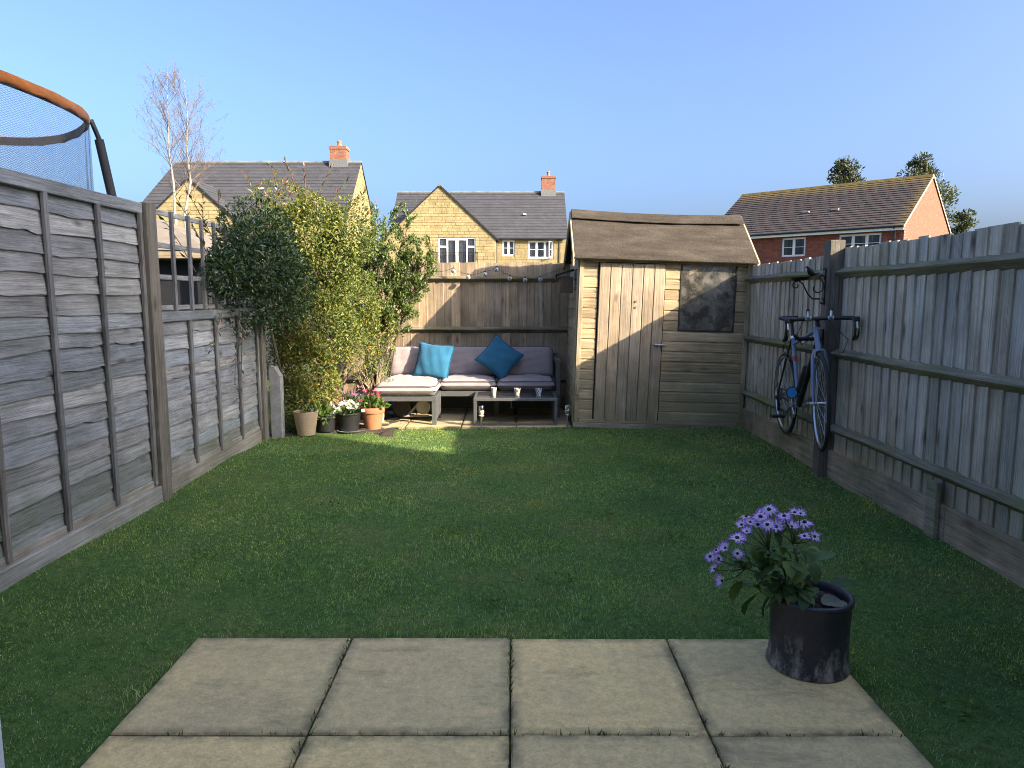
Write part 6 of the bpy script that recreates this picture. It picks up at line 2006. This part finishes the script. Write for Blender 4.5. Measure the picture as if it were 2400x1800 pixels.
# ---- red brick house (local frame: x=0 at the near right corner, -x to the left end, y back)
h = thing('brick_house', 'red brick house with lichen edged brown tile roof on the right', 'house', local=True)
BL, BD, EZ, RZ = 11.4, 9.0, 5.08, 8.18
bw1 = (-6.55, -5.15, 3.70, 4.78); bw2 = (-3.30, -1.10, 3.75, 4.78)
wall_with_holes(h, -BL, 0, 0, EZ, 0, [bw1, bw2], BRICK_F)
m = MB(); m.poly_prism([(-.25, .25, 0), (-.25, BD, 0), (-.25, BD, EZ), (-.25, BD/2, RZ-.06), (-.25, .25, EZ)], (.249, 0, 0)); m.build('side_wall', BRICK_S, h)
m = MB(); m.poly_prism([(-BL, .25, 0), (-BL, BD, 0), (-BL, BD, EZ), (-BL, BD/2, RZ-.06), (-BL, .25, EZ)], (.25, 0, 0)); m.box(-BL, 0, BD, BD+.2, 0, EZ); m.build('back_wall', BRICK_F, h)
window(h, *bw1, .08, 2, 1, curtain=True); window(h, *bw2, .08, 3, 1, curtain=True)
m = MB(); roof_courses(m, (-BL-.06, -.32, EZ-.02), (.05, -.32, EZ-.02), (.05, BD/2, RZ), (-BL-.06, BD/2, RZ), 21, .035); rfm = m.build('roof', TILE_B, h, fix=False)
m = MB(); roof_courses(m, (.05, BD+.32, EZ-.02), (-BL-.06, BD+.32, EZ-.02), (-BL-.06, BD/2, RZ), (.05, BD/2, RZ), 21, .035); m.build('roof', TILE_B, h, fix=False)
m = MB()
for i in range(30):
    a = -BL-.06 + (BL+.11)*i/30; b_ = -BL-.06 + (BL+.11)*(i+1)/30 - .008
    m.poly_prism([(a, BD/2-.14, RZ-.06), (a, BD/2-.07, RZ+.06), (a, BD/2+.07, RZ+.06), (a, BD/2+.14, RZ-.06)], (b_-a, 0, 0))
m.build('ridge_tiles', TILE_R, rfm)
m = MB()
for (ya, yb) in ((-.33, BD/2), (BD+.33, BD/2)):
    m.poly_prism([(.052, ya, EZ-.03), (.052, yb, RZ+.01), (.052, yb, RZ-.11), (.052, ya, EZ-.15)], (.03, 0, 0))
m.build('verge', plain('mortar_verge', (0.45, 0.36, 0.24), .9), h)
MB().box(-BL, .04, -.30, -.27, EZ-.24, EZ-.03).build('fascia', WHITE_PVC, h)
m = MB(); m.tube([(-BL, -.36, EZ-.05), (.05, -.36, EZ-.05)], .06, 8); m.tube([(-.42, -.33, EZ-.1), (-.42, -.06, EZ-.35), (-.42, -.06, 0)], .04, 8); m.build('gutter', GUTTER, h)
MB().box(-4.4, -4.0, 1.55, 1.75, 6.35, 6.42).build('roof_vent', plain('pink_vent_tile', (.5, .38, .34), .8), h); MB().box(-6.1, -5.7, 1.55, 1.75, 6.35, 6.42).build('roof_vent', plain('pale_vent_tile', (.5, .4, .36), .8), h)
h.location = (20.6, 38.0, 0)
h.rotation_euler = (0, 0, math.atan2(-0.70, 0.714))

# ---- house at the camera's back and the neighbour's house to the right that shades the lawn (both outside the view)
RENDER = plain('cream_render', (0.70, 0.66, 0.58), 0.9, var=0.06, scale=2)  # pale wall colour chosen to bounce light into the shaded garden
h = thing('terraced_house', 'cream rendered house with added low flat roofed extension and open white patio door', 'house', (0, -0.5, 0))
hy = -0.45
wall_with_holes(h, -2.7, 2.60, 0, 2.45, hy-.28, [(-0.36, 1.30, 0, 2.1)], RENDER, .28)
m = MB(); m.box(-2.7, -2.45, hy-3.6, hy-.28, 0, 2.45); m.box(2.35, 2.60, hy-3.6, hy-.28, 0, 2.45); m.build('side_wall', RENDER, h)
MB().box(-2.75, 2.65, hy-3.6, hy+.06, 2.451, 2.60).build('flat_roof', LEAD, h)  # unseen low extension, added in this shape to open more sky over the patio
m = MB(); m.box(-2.7, 2.60, hy-11, hy-3.61, 0, 5.0); m.build('main_wall', RENDER, h)
m = MB(); roof_courses(m, (2.60, hy-3.3, 4.95), (-2.75, hy-3.3, 4.95), (-2.75, hy-7.3, 7.4), (2.60, hy-7.3, 7.4), 14); roof_courses(m, (-2.75, hy-11.3, 4.95), (2.60, hy-11.3, 4.95), (2.60, hy-7.3, 7.4), (-2.75, hy-7.3, 7.4), 14); m.build('roof', TILE_B, h, fix=False)
m = MB(); m.box(-.36, 1.30, hy-.2, hy-.12, 2.03, 2.1); m.box(-.36, -.30, hy-.2, hy-.12, 0.03, 2.03); m.box(1.24, 1.30, hy-.2, hy-.12, 0.03, 2.03); m.box(-.36, 1.30, hy-.2, hy-.12, 0, .03); df = m.build('door_frame', WHITE_PVC, h)
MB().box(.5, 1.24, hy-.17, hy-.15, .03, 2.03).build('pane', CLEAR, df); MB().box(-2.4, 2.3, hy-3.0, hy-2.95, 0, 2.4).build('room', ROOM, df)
# open leaf, hinged at the left jamb and swung out over the patio
lx = -.3075
m = MB(); ly0, ly1 = hy-.10, 0.405
m.cbox(lx-.055, lx, ly1-.085, ly1, .03, 2.03, .006); m.cbox(lx-.055, lx, ly0, ly0+.085, .03, 2.03, .006); m.cbox(lx-.054, lx-.001, ly0+.085, ly1-.085, .03, .13, .006); m.cbox(lx-.054, lx-.001, ly0+.085, ly1-.085, 1.93, 2.03, .006)
lf = m.build('door_leaf', WHITE_PVC, h); MB().box(lx-.035, lx-.020, ly0+.085, ly1-.085, .13, 1.93).build('pane', CLEAR, lf)

h = thing('neighbour_house', 'tall cream rendered three storey house next door on the right', 'house', (6.5, -4, 0))
NX0, NX1, NY0, NY1, NE, NR = 3.60, 9.56, -9.5, -0.45, 7.95, 10.2
m = MB(); m.box(NX0+.25, NX1-.25, NY1-.25, NY1, 0, NE); m.box(NX0+.25, NX1-.25, NY0, NY0+.25, 0, NE); m.build('wall', RENDER, h)
m = MB(); yc = (NY0+NY1)/2
for x in (NX0, NX1-.249):
    m.poly_prism([(x, NY0, 0), (x, NY1, 0), (x, NY1, NE), (x, yc, NR-.05), (x, NY0, NE)], (.249, 0, 0))
m.build('side_wall', RENDER, h)
m = MB()
roof_courses(m, (NX1+.02, NY1+.05, NE), (NX0, NY1+.05, NE), (NX0, yc, NR), (NX1+.02, yc, NR), 16); roof_courses(m, (NX0, NY0-.2, NE-.1), (NX1+.02, NY0-.2, NE-.1), (NX1+.02, yc, NR), (NX0, yc, NR), 16); m.build('roof', TILE_B, h, fix=False)

# =================================================================== TREES
def grow(m, p, d, L, r, depth, rr, tips, up=0.15, kids=(2, 4), spread=0.6, minr=0.004):
    n = 4
    pts = [Vector(p)]; dd = Vector(d).normalized()
    for i in range(n):
        dd = (dd + Vector((rr.uniform(-.14, .14), rr.uniform(-.14, .14), rr.uniform(-.08, .08) + up*.3))).normalized()
        pts.append(pts[-1] + dd*L/n)
    rad = [max(r*(1-.55*i/n), minr*.7) for i in range(n+1)]
    m.tube(pts, rad, 5 if r > .02 else 3, cap=False)
    if depth == 0:
        tips.append((pts[-1], dd)); return
    for k in range(rr.randint(*kids)):
        u = rr.uniform(.3, 1.0)
        i = min(int(u*n), n-1); q = pts[i].lerp(pts[i+1], u*n-i)
        nd_ = (dd + Vector((rr.uniform(-1, 1), rr.uniform(-1, 1), rr.uniform(-.25, .6)))*spread).normalized()
        grow(m, q, nd_, L*rr.uniform(.5, .72), rad[i]*.55, depth-1, rr, tips, up, kids, spread, minr)

BIRCHB, nt, bs = nmat('birch_bark')
tcn = nd(nt, 'TexCoord').outputs['Object']
nb_ = noise(nt, nd(nt, 'Mapping', Vector=tcn, Scale=(3, 3, 14)).outputs[0], 1.0, 5, .7)
setc(bs.inputs['Base Color'], nt, ramp(nt, nb_, [(.32, (.10, .08, .065)), (.44, (.22, .19, .16)), (.72, (.33, .30, .255))])); bs.inputs['Roughness'].default_value = .8
TWIG = plain('birch_twig', (0.11, 0.08, 0.058), .8, var=.2)
t = thing('birch_tree', 'bare silver birch with two white stems behind the left fence', 'tree', (-9.1, 20, 0))
rr = random.Random(5)
trk = MB(); cr_m = MB(); tips = []
stemsB = [[(-9.10, 20, 0), (-9.14, 20, 2.0), (-9.30, 20, 3.6), (-9.28, 20, 4.4), (-9.36, 20, 5.3), (-9.33, 20, 6.4), (-9.28, 20, 7.5)],
          [(-9.05, 20.05, 0), (-9.02, 20.05, 2.0), (-9.05, 20.05, 3.6), (-8.86, 20.1, 4.5), (-8.92, 20.1, 5.4), (-8.85, 20.1, 6.3), (-8.88, 20.1, 7.2)]]
for st in stemsB:
    trk.tube(st, [.060, .052, .042, .033, .021, .011, .004], 8)
autosmooth(trk.build('trunk', BIRCHB, t))
for st in stemsB:
    P = [Vector(p) for p in st]
    for k in range(38):
        u = rr.uniform(.40, .93)*(len(P)-1); i = int(u); q = P[i].lerp(P[i+1], u-i)
        a = rr.uniform(0, 6.28); hgt = (q.z-2.4)/5.2
        L = (1.15*(1-hgt)**.75 + .22)*rr.uniform(.6, 1.1)
        grow(cr_m, q, (math.cos(a)*.72, math.sin(a)*.72, .80), L*1.12, .010*(1.15-hgt)+.003, 2, rr, tips, .12, (2, 4), .62, .0034)
for (p, d) in tips:      # fine drooping twigs
    if rr.random() < .9:
        e = p + Vector((rr.uniform(-.16, .16), rr.uniform(-.16, .16), rr.uniform(-.22, .08)))
        cr_m.tube([p, p.lerp(e, .5) + Vector((0, 0, .03)), e], [.0032, .0028, .0022], 3, cap=False)
cr_m.build('crown', TWIG, t, fix=False)

CONL = leafmat('dark_tree_leaf', [(0, (0.035, 0.048, 0.022)), (.6, (0.07, 0.085, 0.035)), (1, (0.13, 0.125, 0.055))], .5, .2)
def far_tree(label, x, y, z0, h, w, seed, n=2600, blobs=None):
    t = thing('evergreen_tree', label, 'tree', (x, y, 0), group='evergreen trees behind the brick house')
    r = random.Random(seed)
    m = MB(); m.tube([(x, y, 0), (x+.2, y, z0+h*.4), (x+.1, y, z0+h*.95)], [.45, .3, .06], 8)
    Cs = []; Os = []
    nb = blobs or 26
    for k in range(nb):
        u = k/(nb-1); zz = z0 + h*(.12+.84*u); ww = w*(1-.72*u)*r.uniform(.45, 1.05)
        a = r.uniform(0, 6.28); c = (x + ww*math.cos(a)*.8, y + ww*math.sin(a)*.8, zz)
        m.tube([(x+.15, y, zz-.4), (c[0], c[1], zz)], [.08, .03], 5)
        s = (.34 + .24*(1-u))*r.uniform(.6, 1.25)*w/1.9
        P, U, rad = ellipsoid_points(c, (s*1.25, s*1.25, s*.8), n//nb, .2, .35, seed*7+k, 2.5)
        Cs.append(P); Os.append(U)
    m.build('trunk', BARK, t)
    C = np.concatenate(Cs); O = np.concatenate(Os); k = len(C)
    leaf_object('crown', t, CONL, C, O, .26*(.6+.8*rng.random(k)), .42, rng.random(k), .3, .6)
    return t
far_tree('rounded evergreen tree rising left over the brick house ridge', 27.5, 60, 5.6, 6.9, 2.7, 1, 5200)
far_tree('small evergreen tree top just showing over the brick ridge', 30.2, 60, 5.3, 5.4, 2.2, 2, 3000)
far_tree('pointed evergreen tree rising behind the brick gable peak', 33.9, 60, 4.6, 8.2, 3.1, 3, 6500, 34)
far_tree('loose pale evergreen tree at the right of the brick gable', 37.4, 60, 2.8, 5.6, 2.0, 4, 3000)

# =================================================================== GRASS
GRASS, nt, bs = nmat('grass_blade')
at = nd(nt, 'Attribute', {'attribute_name': 'rnd'}).outputs['Fac']
p = wcoord(nt)
nz = noise(nt, p, 1.7, 5, .62); nz2 = noise(nt, nd(nt, 'VectorMath', {'operation': 'ADD'}, i0=p, i1=(31., 7., 0.)).outputs[0], 4.5, 4, .6)
ca = ramp(nt, at, [(0.0, (0.11, 0.21, 0.065)), (0.45, (0.23, 0.385, 0.115)), (0.75, (0.39, 0.55, 0.22)), (0.90, (0.58, 0.67, 0.40)), (1.0, (0.58, 0.53, 0.34))])
ca = mixc(nt, 1.0, ca, ramp(nt, nz, [(.3, (.60, .74, .80)), (.5, (1, 1, 1)), (.70, (1.45, 1.15, 1.0))]), 'MULTIPLY')
nz3 = noise(nt, p, 17.0, 4, .7)
ca = mixc(nt, 1.0, ca, ramp(nt, nz3, [(.30, (.62, .66, .70)), (.5, (1, 1, 1)), (.72, (1.35, 1.28, 1.2))]), 'MULTIPLY')
ca = mixc(nt, 1.0, ca, ramp(nt, nz2, [(.32, (.80, .86, .95)), (.68, (1.18, 1.1, .9))]), 'MULTIPLY')
straw = nd(nt, 'MapRange', Value=noise(nt, nd(nt, 'VectorMath', {'operation': 'ADD'}, i0=p, i1=(3., 57., 0.)).outputs[0], 3.1, 5, .65), i1=.56, i2=.70, i3=0.0, i4=.55).outputs[0]
ca = mixc(nt, straw, ca, (0.40, 0.36, 0.15))
setc(bs.inputs['Base Color'], nt, ca); bs.inputs['Roughness'].default_value = .45; bs.inputs['Specular IOR Level'].default_value = .35
tr = nd(nt, 'BsdfTranslucent', Color=mixc(nt, 1.0, ca, (1.3, 1.3, .55), 'MULTIPLY')); mx = nt.nodes.new('ShaderNodeMixShader'); mx.inputs[0].default_value = .42
nt.links.new(bs.outputs[0], mx.inputs[1]); nt.links.new(tr.outputs[0], mx.inputs[2]); nt.links.new(mx.outputs[0], nt.nodes['Material Output'].inputs[0])

def grass(total):
    X = rng.uniform(-2.38, 2.41, total); Y = rng.uniform(0.5, 7.30, total)
    P = np.stack([X, Y], 1)
    keep = ~((X > -1.268) & (X < 1.240) & (Y < 2.708))
    dens = np.clip(1.15 - 0.09*Y, .5, 1.0)
    cl = smooth_noise(P, 21, 9.0)*.22 + smooth_noise(P, 22, 3.0)*.18
    bare = smooth_noise(P, 23, 4.2)
    dens = dens*(0.95 + cl) * np.where(bare > 1.25, .45, 1)
    keep &= rng.random(total) < dens
    bed = (Y > 6.80 + .10*np.sin(X*5)) & (X < -1.50); keep &= ~bed | (rng.random(total) < .04)
    keep &= ~((X > -1.5) & (X < -1.15) & (Y > 7.12) & (rng.random(total) < .5))
    keep &= ~((X < -2.25) & (rng.random(total) < .35)) 
    X, Y, P = X[keep], Y[keep], P[keep]
    n = len(X)
    Z = lawn_h(P) - .003
    h = (0.010 + 0.012*rng.random(n))*(1 + .28*np.clip(smooth_noise(P, 24, 5.0), -1, 1.6))
    tall = (rng.random(n) < .05); h[tall] *= 1.6
    edge = ((X > 2.30) | (X < -2.28) | ((np.abs(X) < 1.33) & (Y < 2.80)) | (Y > 7.24)) & (rng.random(n) < .35); h[edge] *= 1.5
    w = (0.0022 + 0.0016*rng.random(n))*(1 + .12*Y)
    az = rng.random(n)*6.283 ; lean = (0.25 + 0.75*rng.random(n))
    flow = smooth_noise(P, 25, 2.5)*1.5
    az = np.where(rng.random(n) < .5, az, flow + rng.normal(size=n)*.6)
    dx, dy = np.cos(az), np.sin(az)
    fa = rng.random(n)*6.283; sx, sy = np.cos(fa), np.sin(fa)
    def pt(u, side):
        ww = w*(1-u)*.5*side
        return np.stack([X + dx*lean*h*u*u*.9 + sx*ww, Y + dy*lean*h*u*u*.9 + sy*ww, Z + h*(u - .25*lean*u*u)], 1)
    V = np.stack([pt(0, -1), pt(0, 1), pt(.55, 1), pt(.55, -1), pt(1.0, 0)], 1).reshape(-1, 3)
    i = np.arange(n)[:, None]*5
    Q = i + np.array([[0, 1, 2, 3]]); T = i + np.array([[3, 2, 4]])
    patch = np.clip(.12*smooth_noise(P, 26, 2.0), -.2, .25)
    rv = np.clip(rng.random(n)*.95 + patch*.4, 0, 1)
    me = np_mesh('grass', V, [Q, T], {'rnd': np.concatenate([rv, rv])})
    return place('grass', me, GRASS)
gr = grass(400000)
tag(gr, 'short mown lawn grass filling the garden', 'grass', kind='stuff')

# clover and daisy leaf rosettes, tufts in the paving joints
t = thing('weed_tufts', 'small grass tufts growing in the joints of the patio', 'weeds', (0, 2.0, 0))
t['kind'] = 'stuff'
pts = []
for (x0, y0, x1, y1, n) in ((-.64, 1.5, -.64, 2.69, 130), (-.006, 1.5, -.006, 2.69, 90), (-.006, 2.3, -.006, 2.69, 60), (-1.2, 2.066, 1.2, 2.066, 110), (.618, 1.5, .618, 2.69, 40), (-.64, 2.0, -.62, 2.12, 22), (.24, 2.066, .34, 2.066, 14), (-.64, 1.72, -.64, 1.78, 24), (-.66, 2.66, -.62, 2.70, 26)):
    for _ in range(n):
        u = random.random(); pts.append((x0+(x1-x0)*u+random.uniform(-.006, .006), y0+(y1-y0)*u+random.uniform(-.006, .006), -.012))
C = np.array(pts); n = len(C); O = unit(n)*.5 + np.array([[0, 0, 1.0]])
RC, RO, RL = [], [], []
for (x, y) in [(-.9, 5.2), (.55, 4.3), (1.15, 5.1), (-1.6, 3.6), (.2, 3.3), (1.75, 3.4), (-.35, 4.0), (1.5, 2.2), (-1.75, 2.0), (-1.55, 1.8), (.9, 3.9), (-1.2, 4.5), (1.9, 4.4), (-.1, 3.05), (1.35, 5.0), (-2.0, 2.7), (1.8, 2.4)]:
    for k in range(16):
        a = random.uniform(0, 6.28); RC.append((x+random.uniform(-.09, .09), y+random.uniform(-.06, .06), .012)); RO.append((math.cos(a), math.sin(a), .35)); RL.append(random.uniform(.02, .045))
leaf_object('rosette', t, GL, np.array(RC), np.array(RO), np.array(RL), .45, 0.4+.6*rng.random(len(RC)), .1, .25)
leaf_object('tuft', t, GL, C, O, .026*(.6+.9*rng.random(n)), .14, rng.random(n)*.5, .6, .4)

# fallen leaves
FLM = leafmat('fallen_leaf_yellow', [(0, (0.30, 0.24, 0.05)), (1, (0.45, 0.36, 0.12))], .7, .1)
fm = []
for s in range(3):
    V, F = leaf_batch(np.zeros((1, 3)), np.array([[1., 0, 0]]), np.array([[0, 0, 1.]]), np.array([.05]), np.array([.03]), .15, .1)
    me = np_mesh('fallen_leaf', V, [F], {'rnd': np.full(4, s/2)}); me.materials.append(FLM); fm.append(me)
for (x, y) in [(-2.0, 6.55), (-1.7, 6.6), (-2.2, 6.35), (-1.9, 6.2), (-2.1, 6.0), (-1.4, 6.5), (-1.0, 6.9), (-.6, 6.85), (-2.05, 5.8), (-1.55, 6.1), (-1.75, 6.75), (-1.2, 6.35), (-.9, 6.3), (-2.2, 6.6), (-1.3, 5.5), (-2.15, 5.5)]:
    o = link('fallen_leaf', random.choice(fm), None, (x, y, .03), (random.uniform(-.3, .3), random.uniform(-.3, .3), random.uniform(0, 6.28)))
    tag(o, 'fallen yellow leaf lying on the lawn near the corner bed', 'leaf', 'fallen leaves on the lawn')
